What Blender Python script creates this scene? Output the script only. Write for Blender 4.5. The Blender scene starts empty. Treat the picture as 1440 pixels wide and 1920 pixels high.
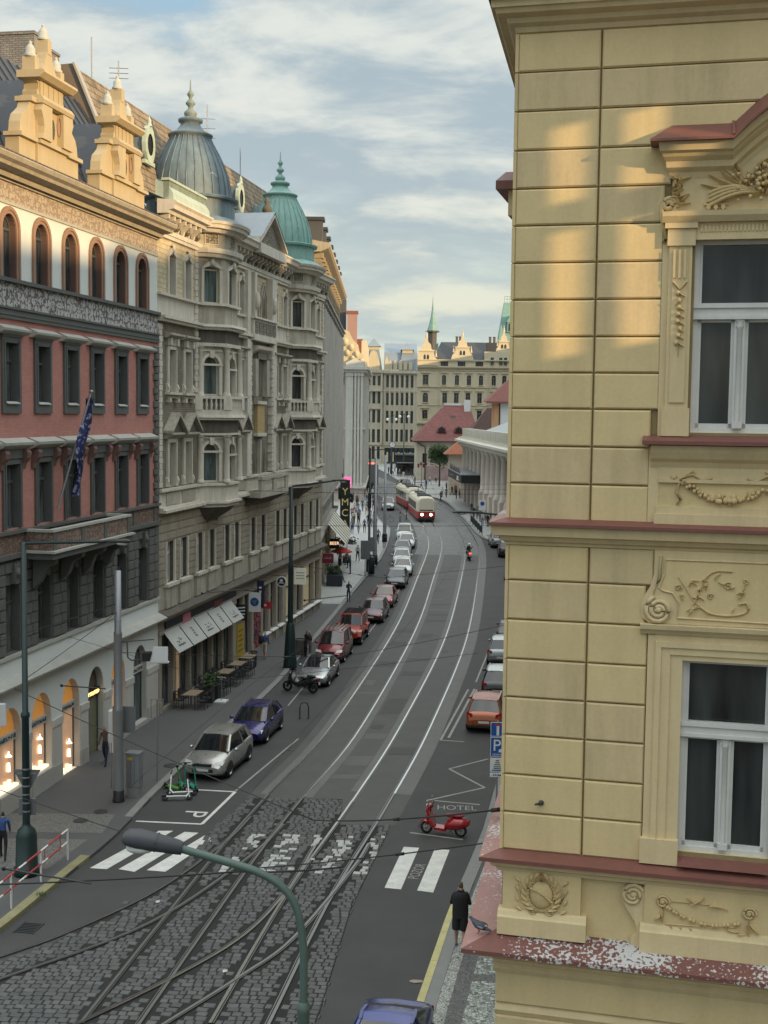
import bpy, bmesh, math, random
from mathutils import Vector, Matrix
R = random.Random(11)
SC = bpy.context.scene
COL = SC.collection
rad = math.radians
PI = math.pi

# ------------------------------------------------------------------ camera, sky, sun, exposure
cam_data = bpy.data.cameras.new("camera")
cam = bpy.data.objects.new("camera", cam_data)
COL.objects.link(cam)
SC.camera = cam
cam_data.sensor_fit = 'VERTICAL'
cam_data.sensor_height = 36.0
cam_data.lens = 36.0 * 2350.0 / 1920.0
cam_data.clip_start = 0.1
cam_data.clip_end = 6000.0
TH = math.atan(184.0 / 2350.0)
ROLL = 0.0125
fw = Vector((0, math.cos(TH), -math.sin(TH)))
up0 = Vector((0, math.sin(TH), math.cos(TH)))
ri = Vector((1, 0, 0)) * math.cos(ROLL) + up0 * math.sin(ROLL)
upv = up0 * math.cos(ROLL) - Vector((1, 0, 0)) * math.sin(ROLL)
cam.matrix_world = Matrix(((ri.x, upv.x, -fw.x, 0), (ri.y, upv.y, -fw.y, 0), (ri.z, upv.z, -fw.z, 15.3), (0, 0, 0, 1)))

SUN_AZ = rad(-37.0)      # measured from +X towards +Y
SUN_EL = rad(9.0)
world = bpy.data.worlds.new("World")
SC.world = world
world.use_nodes = True
wt = world.node_tree
wt.nodes.clear()
def wn(t, **k):
    n = wt.nodes.new(t)
    for a, b in k.items(): setattr(n, a, b)
    return n
wo = wn('ShaderNodeOutputWorld'); bg = wn('ShaderNodeBackground')
wt.links.new(bg.outputs[0], wo.inputs[0])
sky = wn('ShaderNodeTexSky', sky_type='NISHITA')
sky.sun_disc = False
sky.sun_elevation = SUN_EL
sky.sun_rotation = PI / 2 - SUN_AZ
sky.altitude = 250; sky.air_density = 1.0; sky.dust_density = 1.2; sky.ozone_density = 1.5
bg.inputs[1].default_value = 0.15
def mathn(op, a, b=None, c=None):
    n = wn('ShaderNodeMath', operation=op)
    for i, v in enumerate((a, b, c)):
        if v is None: continue
        if isinstance(v, (int, float)): n.inputs[i].default_value = v
        else: wt.links.new(v, n.inputs[i])
    return n.outputs[0]
def mixc(f, a, b):
    n = wn('ShaderNodeMix', data_type='RGBA')
    for i, v in ((0, f), (6, a), (7, b)):
        if isinstance(v, (int, float)): n.inputs[i].default_value = v
        elif isinstance(v, tuple): n.inputs[i].default_value = v
        else: wt.links.new(v, n.inputs[i])
    return n.outputs[2]
tcw = wn('ShaderNodeTexCoord'); sepw = wn('ShaderNodeSeparateXYZ')
wt.links.new(tcw.outputs['Generated'], sepw.inputs[0])
dx, dy, dz = sepw.outputs
zc = mathn('MAXIMUM', dz, 0.0)
den = mathn('ADD', zc, 0.30)
comw = wn('ShaderNodeCombineXYZ')
wt.links.new(mathn('DIVIDE', dx, den), comw.inputs[0]); wt.links.new(mathn('DIVIDE', dy, den), comw.inputs[1])
def cloud(scale, detail, rough, off, sx=1.0, sy=1.0, dist=0.3):
    mp = wn('ShaderNodeMapping'); mp.inputs['Location'].default_value = off; mp.inputs['Scale'].default_value = (sx, sy, 1)
    nz = wn('ShaderNodeTexNoise'); nz.inputs['Scale'].default_value = scale; nz.inputs['Detail'].default_value = detail
    nz.inputs['Roughness'].default_value = rough; nz.inputs['Distortion'].default_value = dist
    wt.links.new(comw.outputs[0], mp.inputs[0]); wt.links.new(mp.outputs[0], nz.inputs['Vector'])
    return nz.outputs['Fac']
def ramp(v, a, b):
    n = wn('ShaderNodeMapRange', interpolation_type='SMOOTHSTEP'); wt.links.new(v, n.inputs[0])
    n.inputs[1].default_value = a; n.inputs[2].default_value = b
    return n.outputs[0]
n1 = cloud(1.55, 8, 0.52, (3.1, 1.7, 0), 0.62, 1.1, .2)
n2 = cloud(5.0, 7, 0.6, (7.3, 4.1, 0), 0.7, 1.1, .3)
n3 = cloud(1.55, 8, 0.52, (3.14, 1.61, 0), 0.62, 1.1, .2)      # offset copy: lit edges of the clouds
cover = ramp(mathn('ADD', mathn('MULTIPLY', n1, 0.7), mathn('MULTIPLY', n2, 0.3)), 0.36, 0.50)
lit = ramp(mathn('ADD', mathn('MULTIPLY', mathn('SUBTRACT', n1, n3), 1.3), mathn('MULTIPLY', mathn('SUBTRACT', n2, 0.5), 0.6)), -0.07, 0.13)
low = ramp(dz, 0.22, 0.01)
top = ramp(dz, 0.10, 0.30)
clear = mixc(top, (2.95, 3.15, 2.75, 1), (1.45, 2.35, 3.05, 1))
skyc = mixc(0.85, sky.outputs[0], clear)
dark = mixc(low, (1.75, 2.1, 2.3, 1), (2.1, 2.45, 2.45, 1))
bright = mixc(low, (3.35, 3.4, 3.1, 1), (3.3, 3.3, 2.6, 1))
cl = mixc(lit, dark, bright)
full = mixc(mathn('MULTIPLY', cover, 0.9), skyc, cl)
# broken cloud deck: made brighter above the view than in it, to light the street
zenith_gain = mathn('MULTIPLY_ADD', ramp(dz, 0.30, 1.0), 2.3, 0.84)
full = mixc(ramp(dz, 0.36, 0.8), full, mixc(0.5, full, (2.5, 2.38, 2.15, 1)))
vmul = wn('ShaderNodeVectorMath', operation='SCALE'); wt.links.new(full, vmul.inputs[0]); wt.links.new(zenith_gain, vmul.inputs['Scale']); full = vmul.outputs[0]
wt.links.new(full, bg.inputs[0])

sun_d = bpy.data.lights.new("sun", 'SUN')
sun_d.energy = 2.7; sun_d.angle = rad(0.5); sun_d.color = (1.0, 0.68, 0.34)
sun = bpy.data.objects.new("sun", sun_d)
COL.objects.link(sun)
sdir = Vector((math.cos(SUN_AZ) * math.cos(SUN_EL), math.sin(SUN_AZ) * math.cos(SUN_EL), math.sin(SUN_EL)))
sun.rotation_euler = sdir.to_track_quat('Z', 'Y').to_euler()

SC.view_settings.view_transform = 'Standard'
SC.view_settings.look = 'None'
SC.view_settings.exposure = 0.95
SC.view_settings.gamma = 1.0
SC.view_settings.use_curve_mapping = False
try:
    SC.cycles.max_bounces = 8; SC.cycles.diffuse_bounces = 6; SC.cycles.glossy_bounces = 3
    SC.cycles.use_denoising = True
    SC.cycles.caustics_reflective = False; SC.cycles.caustics_refractive = False
except Exception:
    pass

# ------------------------------------------------------------------ helpers
def zg(Y):
    if Y < 80: return 0.0
    if Y < 110: return 0.3 * ((Y - 80) / 30.0) ** 2
    return 0.3 + 0.02 * (Y - 110)

class MB:
    def __init__(s): s.v = []; s.f = []; s.m = []; s.sm = []
    def add(s, vs, fs, mi=0, smooth=False):
        o = len(s.v); s.v += [tuple(p) for p in vs]
        for f in fs: s.f.append([i + o for i in f]); s.m.append(mi); s.sm.append(smooth)
        return s
    def box(s, x0, x1, y0, y1, z0, z1, mi=0):
        return s.add([(x0,y0,z0),(x1,y0,z0),(x1,y1,z0),(x0,y1,z0),(x0,y0,z1),(x1,y0,z1),(x1,y1,z1),(x0,y1,z1)],
            [(0,3,2,1),(4,5,6,7),(0,1,5,4),(1,2,6,5),(2,3,7,6),(3,0,4,7)], mi)
    def bevbox(s, x0, x1, y0, y1, z0, z1, b=.03, mi=0):      # block whose front (low y) face is chamfered
        return s.add([(x0,y1,z0),(x1,y1,z0),(x1,y1,z1),(x0,y1,z1),(x0,y0+b,z0),(x1,y0+b,z0),(x1,y0+b,z1),(x0,y0+b,z1),
            (x0+b,y0,z0+b),(x1-b,y0,z0+b),(x1-b,y0,z1-b),(x0+b,y0,z1-b)],
            [(8,9,10,11),(4,5,9,8),(5,6,10,9),(6,7,11,10),(7,4,8,11),(0,1,5,4),(1,2,6,5),(2,3,7,6),(3,0,4,7)], mi)
    def quad(s, a, b, c, d, mi=0): return s.add([a,b,c,d], [(0,1,2,3)], mi)
    def prism(s, pts, a, b, ax='y', mi=0, smooth=False):
        n = len(pts)
        def P(p, t):
            if ax == 'y': return (p[0], t, p[1])
            if ax == 'x': return (t, p[0], p[1])
            return (p[0], p[1], t)
        vs = [P(p, a) for p in pts] + [P(p, b) for p in pts]
        s.add(vs, [tuple(range(n))[::-1], tuple(range(n, 2*n))], mi)
        s.add(vs, [(i, (i+1) % n, n + (i+1) % n, n + i) for i in range(n)], mi, smooth)
        return s
    def lathe(s, prof, cx=0, cy=0, n=14, a0=0., a1=2*PI, mi=0, sx=1., sy=1., smooth=True, z0=0.):
        full = abs(a1 - a0 - 2*PI) < 1e-6
        k = n if full else n + 1
        vs = []
        for i in range(k):
            a = a0 + (a1 - a0) * i / n
            for r, z in prof: vs.append((cx + sx*r*math.cos(a), cy + sy*r*math.sin(a), z + z0))
        m = len(prof); fs = []
        for i in range(n):
            j = (i + 1) % k
            for q in range(m - 1): fs.append((i*m+q, j*m+q, j*m+q+1, i*m+q+1))
        return s.add(vs, fs, mi, smooth)
    def tube(s, pts, r, n=6, mi=0, smooth=True, r2=None, caps=True):
        pts = [Vector(p) for p in pts]; L = len(pts); vs = []
        for i, p in enumerate(pts):
            t = (pts[min(i+1, L-1)] - pts[max(i-1, 0)])
            if t.length < 1e-9: t = Vector((0,0,1))
            t.normalize()
            q = Vector((0,0,1)) if abs(t.z) < .95 else Vector((1,0,0))
            u = t.cross(q).normalized(); w = t.cross(u)
            rr = r if r2 is None else r + (r2 - r) * i / max(1, L-1)
            if isinstance(r, (list, tuple)): rr = r[i]
            for k in range(n):
                a = 2*PI*k/n; vs.append(p + u*rr*math.cos(a) + w*rr*math.sin(a))
        fs = []
        for i in range(L-1):
            for k in range(n):
                k2 = (k+1) % n; fs.append((i*n+k, i*n+k2, (i+1)*n+k2, (i+1)*n+k))
        s.add(vs, fs, mi, smooth)
        if caps: s.add(vs, [tuple(range(n))[::-1], tuple(range((L-1)*n, L*n))], mi)
        return s
    def beam(s, p, q, w, h, mi=0):
        p = Vector(p); q = Vector(q); t = (q-p).normalized()
        up = Vector((0,0,1)) if abs(t.z) < .95 else Vector((0,1,0))
        a = t.cross(up).normalized()*w/2; b = a.cross(t).normalized()*h/2
        return s.add([p-a-b,p+a-b,p+a+b,p-a+b,q-a-b,q+a-b,q+a+b,q-a+b],
            [(0,1,2,3),(7,6,5,4),(0,4,5,1),(1,5,6,2),(2,6,7,3),(3,7,4,0)], mi)
    def sph(s, c, rx, ry=None, rz=None, nu=8, nv=6, mi=0, smooth=True):
        ry = rx if ry is None else ry; rz = rx if rz is None else rz
        vs = [(c[0], c[1], c[2]-rz)]
        for j in range(1, nv):
            b = -PI/2 + PI*j/nv
            for i in range(nu):
                a = 2*PI*i/nu; vs.append((c[0]+rx*math.cos(b)*math.cos(a), c[1]+ry*math.cos(b)*math.sin(a), c[2]+rz*math.sin(b)))
        vs.append((c[0], c[1], c[2]+rz)); fs = []
        for i in range(nu): fs.append((0, 1+(i+1)%nu, 1+i))
        for j in range(nv-2):
            for i in range(nu):
                a = 1+j*nu+i; b = 1+j*nu+(i+1)%nu; fs.append((a, b, b+nu, a+nu))
        t = len(vs)-1
        for i in range(nu): fs.append((t, 1+(nv-2)*nu+i, 1+(nv-2)*nu+(i+1)%nu))
        return s.add(vs, fs, mi, smooth)
    def wall(s, u0, u1, z0, z1, holes, y=0., depth=.25, mi=0, mr=None):
        """front wall sheet at y with openings (ua,ub,za,zb,arch) and their reveals"""
        mr = mi if mr is None else mr
        us = sorted({u0, u1, *[h[0] for h in holes], *[h[1] for h in holes]})
        zs = sorted({z0, z1, *[h[2] for h in holes], *[h[3] for h in holes]})
        us = [u for u in us if u0-1e-6 <= u <= u1+1e-6]; zs = [z for z in zs if z0-1e-6 <= z <= z1+1e-6]
        for j in range(len(zs)-1):
            zm = (zs[j]+zs[j+1])/2; run = None
            for i in range(len(us)-1):
                um = (us[i]+us[i+1])/2
                solid = not any(h[0] < um < h[1] and h[2] < zm < h[3] for h in holes)
                if solid and run is None: run = us[i]
                if (not solid) and run is not None:
                    s.quad((run,y,zs[j]),(us[i],y,zs[j]),(us[i],y,zs[j+1]),(run,y,zs[j+1]), mi); run = None
            if run is not None: s.quad((run,y,zs[j]),(u1,y,zs[j]),(u1,y,zs[j+1]),(run,y,zs[j+1]), mi)
        for h in holes:
            ua, ub, za, zb = h[:4]; arch = len(h) > 4 and h[4]; d = y+depth
            s.quad((ua,y,za),(ua,d,za),(ub,d,za),(ub,y,za), mr)
            if not arch:
                s.quad((ua,y,za),(ua,y,zb),(ua,d,zb),(ua,d,za), mr); s.quad((ub,y,za),(ub,d,za),(ub,d,zb),(ub,y,zb), mr)
                s.quad((ua,y,zb),(ub,y,zb),(ub,d,zb),(ua,d,zb), mr)
            else:
                r = (ub-ua)/2; rz = r if arch is True else arch; c = (ua+ub)/2; zc = zb-rz; N = 10
                s.quad((ua,y,za),(ua,y,zc),(ua,d,zc),(ua,d,za), mr); s.quad((ub,y,za),(ub,d,za),(ub,d,zc),(ub,y,zc), mr)
                P = [(c-r*math.cos(PI*k/N), zc+rz*math.sin(PI*k/N)) for k in range(N+1)]
                for k in range(N):
                    (a, az), (b, bz) = P[k], P[k+1]
                    s.quad((a,y,az),(b,y,bz),(b,d,bz),(a,d,az), mr)
                    s.quad((a,y,az),(b,y,bz),(b,y,zb),(a,y,zb), mi)
        return s
    def mesh(s, name, mats):
        me = bpy.data.meshes.new(name)
        me.from_pydata([tuple(map(float, p)) for p in s.v], [], s.f)
        for m in mats: me.materials.append(m)
        me.polygons.foreach_set('material_index', s.m)
        me.polygons.foreach_set('use_smooth', s.sm)
        me.update()
        return me
    def build(s, name, mats, parent=None, loc=None, rotz=0., label=None, kind=None, fix=False):
        if not isinstance(mats, (list, tuple)): mats = [mats]
        me = s.mesh(name, mats)
        if fix:
            b = bmesh.new(); b.from_mesh(me); bmesh.ops.remove_doubles(b, verts=b.verts, dist=1e-4)
            bmesh.ops.recalc_face_normals(b, faces=b.faces); b.to_mesh(me); b.free()
        return link(name, me, parent, loc, rotz, label, kind)

def link(name, me, parent=None, loc=None, rotz=0., label=None, kind=None):
    o = bpy.data.objects.new(name, me); COL.objects.link(o)
    if parent: o.parent = parent
    if loc: o.location = loc
    if rotz: o.rotation_euler = (0, 0, rotz)
    if label: o['label'] = label
    if kind: o['kind'] = kind
    return o
def thing(name, label, cat, loc=(0,0,0), rotz=0., group=None):
    o = bpy.data.objects.new(name, None); COL.objects.link(o); o.empty_display_size = .2
    o.location = loc; o.rotation_euler = (0, 0, rotz); o['label'] = label; o['category'] = cat
    if group: o['group'] = group
    return o
def tag(o, label, cat, group=None):
    o['label'] = label; o['category'] = cat
    if group: o['group'] = group
    return o
def dup(root, loc, rotz, label=None, group=None):
    def cp(o, par):
        c = o.copy(); COL.objects.link(c)
        if par: c.parent = par
        for ch in o.children: cp(ch, c)
        return c
    r = cp(root, None); r.location = loc; r.rotation_euler = (0, 0, rotz)
    if label: r['label'] = label
    if group: r['group'] = group
    return r
def text_mesh(txt, size, mat, name='lettering', extrude=.006, align='CENTER'):
    cu = bpy.data.curves.new('lettering', 'FONT'); cu.body = txt; cu.size = size; cu.extrude = extrude
    cu.align_x = align; cu.align_y = 'CENTER'
    o = bpy.data.objects.new('lettering', cu); COL.objects.link(o)
    dg = bpy.context.evaluated_depsgraph_get()
    me = bpy.data.meshes.new_from_object(o.evaluated_get(dg)); me.name = name
    bpy.data.objects.remove(o); me.materials.clear(); me.materials.append(mat)
    return me
def spline(pts, n=8):
    out = []; P = [Vector((p[0], p[1], 0)) for p in pts]
    P = [P[0]*2-P[1]] + P + [P[-1]*2-P[-2]]
    for i in range(1, len(P)-2):
        a, b, c, d = P[i-1:i+3]
        for k in range(n):
            t = k/n
            out.append(.5*((2*b)+(-a+c)*t+(2*a-5*b+4*c-d)*t*t+(-a+3*b-3*c+d)*t**3))
    out.append(P[-2]); return [(p.x, p.y) for p in out]
def lerpx(poly, Y):
    for (x0, y0), (x1, y1) in zip(poly, poly[1:]):
        if y0 <= Y <= y1: return x0 + (x1-x0)*(Y-y0)/(y1-y0)
    return poly[0][0] if Y < poly[0][1] else poly[-1][0]

# ------------------------------------------------------------------ materials
def new_mat(name):
    m = bpy.data.materials.new(name); m.use_nodes = True
    nt = m.node_tree; b = nt.nodes['Principled BSDF']
    return m, nt, b
def MT(name, col, rough=.8, var=.18, scale=1.5, fine=14., bump=.25, bdist=.01, metal=0., streak=0., speck=0., coat=0., spec=.5, coords='pos', emit=0.):
    m, nt, b = new_mat(name); N = nt.nodes; L = nt.links
    b.inputs['Roughness'].default_value = rough; b.inputs['Metallic'].default_value = metal
    b.inputs['Specular IOR Level'].default_value = spec
    if coat: b.inputs['Coat Weight'].default_value = coat; b.inputs['Coat Roughness'].default_value = .06
    c = (col[0], col[1], col[2], 1)
    if emit:
        b.inputs['Emission Color'].default_value = c; b.inputs['Emission Strength'].default_value = emit
    if var <= 0 and bump <= 0:
        b.inputs['Base Color'].default_value = c; return m
    if coords == 'pos':
        g = N.new('ShaderNodeNewGeometry'); src = g.outputs['Position']
    else:
        g = N.new('ShaderNodeTexCoord'); src = g.outputs['Object']
    n1 = N.new('ShaderNodeTexNoise'); n1.inputs['Scale'].default_value = scale; n1.inputs['Detail'].default_value = 6; n1.inputs['Roughness'].default_value = .65
    n2 = N.new('ShaderNodeTexNoise'); n2.inputs['Scale'].default_value = fine; n2.inputs['Detail'].default_value = 4
    L.new(src, n1.inputs['Vector']); L.new(src, n2.inputs['Vector'])
    def mth(op, a, bb):
        n = N.new('ShaderNodeMath'); n.operation = op
        for i, v in enumerate((a, bb)):
            if isinstance(v, (int, float)): n.inputs[i].default_value = v
            else: L.new(v, n.inputs[i])
        return n.outputs[0]
    s = mth('ADD', mth('MULTIPLY', n1.outputs['Fac'], .65), mth('MULTIPLY', n2.outputs['Fac'], .35))
    fac = mth('ADD', mth('MULTIPLY', mth('SUBTRACT', s, .5), 4.*var), 1.0)
    if streak:
        mp = N.new('ShaderNodeMapping'); mp.inputs['Scale'].default_value = (1.7, 1.7, .16)
        n3 = N.new('ShaderNodeTexNoise'); n3.inputs['Scale'].default_value = 2.2; n3.inputs['Detail'].default_value = 6; n3.inputs['Roughness'].default_value = .7
        L.new(src, mp.inputs[0]); L.new(mp.outputs[0], n3.inputs['Vector'])
        mr = N.new('ShaderNodeMapRange'); mr.inputs[1].default_value = .45; mr.inputs[2].default_value = .72; mr.inputs[3].default_value = 1.; mr.inputs[4].default_value = 1.-streak
        L.new(n3.outputs['Fac'], mr.inputs[0]); fac = mth('MULTIPLY', fac, mr.outputs[0])
    vm = N.new('ShaderNodeVectorMath'); vm.operation = 'SCALE'; vm.inputs[0].default_value = col[:3]; L.new(fac, vm.inputs['Scale'])
    out = vm.outputs[0]
    if speck:
        vo = N.new('ShaderNodeTexNoise'); vo.inputs['Scale'].default_value = 26; vo.inputs['Detail'].default_value = 3
        L.new(src, vo.inputs['Vector'])
        big = N.new('ShaderNodeTexNoise'); big.inputs['Scale'].default_value = 1.3; L.new(src, big.inputs['Vector'])
        sm = mth('ADD', vo.outputs['Fac'], mth('MULTIPLY', mth('SUBTRACT', big.outputs['Fac'], .5), .75))
        mr = N.new('ShaderNodeMapRange'); mr.inputs[1].default_value = .62-speck*.1; mr.inputs[2].default_value = .66-speck*.1; L.new(sm, mr.inputs[0])
        mx = N.new('ShaderNodeMix'); mx.data_type = 'RGBA'; L.new(mr.outputs[0], mx.inputs[0]); L.new(out, mx.inputs[6]); mx.inputs[7].default_value = (.5, .5, .5, 1); out = mx.outputs[2]
    L.new(out, b.inputs['Base Color'])
    if bump:
        bp = N.new('ShaderNodeBump'); bp.inputs['Strength'].default_value = bump; bp.inputs['Distance'].default_value = bdist
        L.new(n2.outputs['Fac'], bp.inputs['Height']); L.new(bp.outputs[0], b.inputs['Normal'])
    return m
def brick_mat(name, c1, c2, mortar, bw, bh, mort=.012, rough=.85, swap='xz', bump=.5, var=.25, off=.5):
    """brick / slab / tile pattern in the thing's own coordinates"""
    m, nt, b = new_mat(name); N = nt.nodes; L = nt.links
    tc = N.new('ShaderNodeTexCoord'); sp = N.new('ShaderNodeSeparateXYZ'); cb = N.new('ShaderNodeCombineXYZ')
    L.new(tc.outputs['Object'], sp.inputs[0])
    i = {'xz': (0, 2), 'yz': (1, 2), 'xy': (0, 1), 'yx': (1, 0)}[swap]
    L.new(sp.outputs[i[0]], cb.inputs[0]); L.new(sp.outputs[i[1]], cb.inputs[1])
    bt = N.new('ShaderNodeTexBrick'); bt.offset = off
    bt.inputs['Scale'].default_value = 1.; bt.inputs['Brick Width'].default_value = bw; bt.inputs['Row Height'].default_value = bh
    bt.inputs['Mortar Size'].default_value = mort; bt.inputs['Color1'].default_value = (*c1, 1); bt.inputs['Color2'].default_value = (*c2, 1); bt.inputs['Mortar'].default_value = (*mortar, 1)
    L.new(cb.outputs[0], bt.inputs['Vector'])
    nz = N.new('ShaderNodeTexNoise'); nz.inputs['Scale'].default_value = 1.2; nz.inputs['Detail'].default_value = 7; nz.inputs['Roughness'].default_value = .7
    L.new(tc.outputs['Object'], nz.inputs['Vector'])
    mr = N.new('ShaderNodeMapRange'); mr.inputs[1].default_value = .3; mr.inputs[2].default_value = .7; mr.inputs[3].default_value = 1-var; mr.inputs[4].default_value = 1+var
    L.new(nz.outputs['Fac'], mr.inputs[0])
    vm = N.new('ShaderNodeVectorMath'); vm.operation = 'SCALE'; L.new(bt.outputs['Color'], vm.inputs[0]); L.new(mr.outputs[0], vm.inputs['Scale'])
    L.new(vm.outputs[0], b.inputs['Base Color']); b.inputs['Roughness'].default_value = rough
    bp = N.new('ShaderNodeBump'); bp.inputs['Strength'].default_value = bump; bp.inputs['Distance'].default_value = .01; bp.invert = True
    L.new(bt.outputs['Fac'], bp.inputs['Height']); L.new(bp.outputs[0], b.inputs['Normal'])
    return m
def mosaic_mat(name, c1, c2, cell=14., rough=.7):
    m, nt, b = new_mat(name); N = nt.nodes; L = nt.links
    g = N.new('ShaderNodeNewGeometry'); v = N.new('ShaderNodeTexVoronoi'); v.inputs['Scale'].default_value = cell
    v2 = N.new('ShaderNodeTexVoronoi'); v2.feature = 'DISTANCE_TO_EDGE'; v2.inputs['Scale'].default_value = cell
    L.new(g.outputs['Position'], v.inputs['Vector']); L.new(g.outputs['Position'], v2.inputs['Vector'])
    sx = N.new('ShaderNodeSeparateXYZ'); L.new(v.outputs['Color'], sx.inputs[0])
    mx = N.new('ShaderNodeMix'); mx.data_type = 'RGBA'; mx.inputs[6].default_value = (*c1, 1); mx.inputs[7].default_value = (*c2, 1); L.new(sx.outputs[0], mx.inputs[0])
    mr = N.new('ShaderNodeMapRange'); mr.inputs[1].default_value = .02; mr.inputs[2].default_value = .09; L.new(v2.outputs['Distance'], mr.inputs[0])
    m2 = N.new('ShaderNodeMix'); m2.data_type = 'RGBA'; m2.inputs[6].default_value = (.05, .05, .05, 1); L.new(mx.outputs[2], m2.inputs[7]); L.new(mr.outputs[0], m2.inputs[0])
    L.new(m2.outputs[2], b.inputs['Base Color']); b.inputs['Roughness'].default_value = rough
    return m
def ornament_mat(name, c1, c2, scale=3., stretch=(1, 1, 1), thr=.5, bump=.6, rough=.85):
    """scroll-like two-tone painted or moulded ornament"""
    m, nt, b = new_mat(name); N = nt.nodes; L = nt.links
    tc = N.new('ShaderNodeTexCoord'); mp = N.new('ShaderNodeMapping'); mp.inputs['Scale'].default_value = stretch
    L.new(tc.outputs['Object'], mp.inputs[0])
    v = N.new('ShaderNodeTexVoronoi'); v.feature = 'DISTANCE_TO_EDGE'; v.inputs['Scale'].default_value = scale; v.inputs['Randomness'].default_value = .45
    w = N.new('ShaderNodeTexNoise'); w.inputs['Scale'].default_value = scale*1.6; w.inputs['Detail'].default_value = 2; w.inputs['Distortion'].default_value = 1.5
    L.new(mp.outputs[0], v.inputs['Vector']); L.new(mp.outputs[0], w.inputs['Vector'])
    a = N.new('ShaderNodeMath'); a.operation = 'MULTIPLY_ADD'; a.inputs[1].default_value = .9; L.new(v.outputs['Distance'], a.inputs[0]); L.new(w.outputs['Fac'], a.inputs[2])
    mr = N.new('ShaderNodeMapRange'); mr.inputs[1].default_value = thr+.05; mr.inputs[2].default_value = thr+.14; L.new(a.outputs[0], mr.inputs[0])
    mx = N.new('ShaderNodeMix'); mx.data_type = 'RGBA'; mx.inputs[6].default_value = (*c1, 1); mx.inputs[7].default_value = (*c2, 1); L.new(mr.outputs[0], mx.inputs[0])
    L.new(mx.outputs[2], b.inputs['Base Color']); b.inputs['Roughness'].default_value = rough
    bp = N.new('ShaderNodeBump'); bp.inputs['Strength'].default_value = bump; bp.inputs['Distance'].default_value = .03; L.new(mr.outputs[0], bp.inputs['Height']); L.new(bp.outputs[0], b.inputs['Normal'])
    return m
def glass_mat(name, col, rough=.08, var=.5, scale=1.2, emit=0., spec=.5):
    m, nt, b = new_mat(name); N = nt.nodes; L = nt.links
    g = N.new('ShaderNodeNewGeometry'); mp = N.new('ShaderNodeMapping'); mp.inputs['Scale'].default_value = (3.2, 3.2, .5)
    n = N.new('ShaderNodeTexNoise'); n.inputs['Scale'].default_value = scale; n.inputs['Detail'].default_value = 3
    L.new(g.outputs['Position'], mp.inputs[0]); L.new(mp.outputs[0], n.inputs['Vector'])
    mr = N.new('ShaderNodeMapRange'); mr.inputs[1].default_value = .35; mr.inputs[2].default_value = .7; mr.inputs[3].default_value = 1-var; mr.inputs[4].default_value = 1+var*2
    L.new(n.outputs['Fac'], mr.inputs[0])
    vm = N.new('ShaderNodeVectorMath'); vm.operation = 'SCALE'; vm.inputs[0].default_value = col; L.new(mr.outputs[0], vm.inputs['Scale'])
    L.new(vm.outputs[0], b.inputs['Base Color']); b.inputs['Roughness'].default_value = rough; b.inputs['Specular IOR Level'].default_value = spec
    if emit:
        L.new(vm.outputs[0], b.inputs['Emission Color']); b.inputs['Emission Strength'].default_value = emit
    return m
m_asphalt = MT('asphalt', (.052,.0525,.053), .75, .28, .5, 60, .3, .006)
m_walk = MT('pavement_asphalt', (.092,.093,.094), .8, .14, .6, 50, .25, .005)
m_trackbed = MT('track_concrete', (.080,.081,.079), .7, .22, .8, 30, .25, .006)
m_sett = MT('granite_sett', (.088,.09,.09), .6, .3, 2.6, 20, .5, .012)
m_settw = MT('painted_sett', (.42,.43,.42), .6, .3, 3., 24, .5, .012)
m_joint = MT('joint_dirt', (.02,.021,.02), .95, .3, 3., 30, .3)
m_kerb = MT('granite_kerb', (.22,.225,.22), .75, .15, 1.5, 40, .3)
m_kerby = MT('worn_yellow_paint', (.50,.46,.22), .75, .25, 2., 30, .3)
m_kerbold = MT('old_yellow_kerb', (.26,.24,.13), .8, .3, 2., 30, .3)
m_white = MT('road_paint', (.62,.63,.6), .7, .3, 2.5, 22, .3)
m_whiteworn = MT('worn_road_paint', (.30,.30,.28), .75, .3, 2.5, 22, .3)
m_mosw = mosaic_mat('light_mosaic', (.27,.28,.26), (.5,.51,.48))
m_mosd = mosaic_mat('dark_mosaic', (.10,.105,.105), (.17,.175,.17))
m_mosm = mosaic_mat('mixed_mosaic', (.10,.115,.105), (.52,.56,.52), 11.)
m_slab = brick_mat('stone_slabs', (.33,.345,.34), (.40,.41,.40), (.2,.21,.2), .6, .4, .012, .55, 'xy', .25, .12)
m_rail = MT('polished_rail', (.92,.92,.9), .2, .05, 3., 20, 0, metal=1.)
m_railold = MT('dull_rail', (.30,.30,.29), .42, .1, 3., 20, 0, metal=1.)
m_groove = MT('rail_groove', (.015,.015,.015), .9, 0, bump=0)
m_iron = MT('cast_iron', (.035,.04,.042), .55, .1, 3., 30, .1)
m_dgreen = MT('dark_green_paint', (.012,.03,.03), .4, .1, 3., 30, .05)
m_green = MT('grey_green_paint', (.085,.13,.115), .45, .12, 5., 40, .1)
m_galv = MT('galvanised_steel', (.30,.31,.33), .5, .1, 2., 30, .05, metal=.6)
m_black = MT('black_plastic', (.012,.013,.014), .5, 0, bump=0)
m_rubber = MT('tyre_rubber', (.014,.014,.014), .85, 0, bump=0)
m_signw = MT('white_sign', (.72,.74,.75), .4, .05, 2., 20, 0)
m_signgrey = MT('sign_back_grey', (.20,.21,.22), .5, .08, 3., 20, 0, metal=.5)
m_signblue = MT('blue_sign', (.01,.09,.36), .4, .04, 2., 20, 0)
m_signred = MT('red_sign', (.5,.03,.04), .45, .04, 2., 20, 0)
m_red = MT('red_paint', (.42,.05,.045), .5, .15, 5., 30, .1)
m_whitep = MT('white_paint', (.7,.7,.68), .5, .08, 5., 30, .1)
m_glass = glass_mat('dark_window_glass', (.035,.042,.046))
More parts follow.
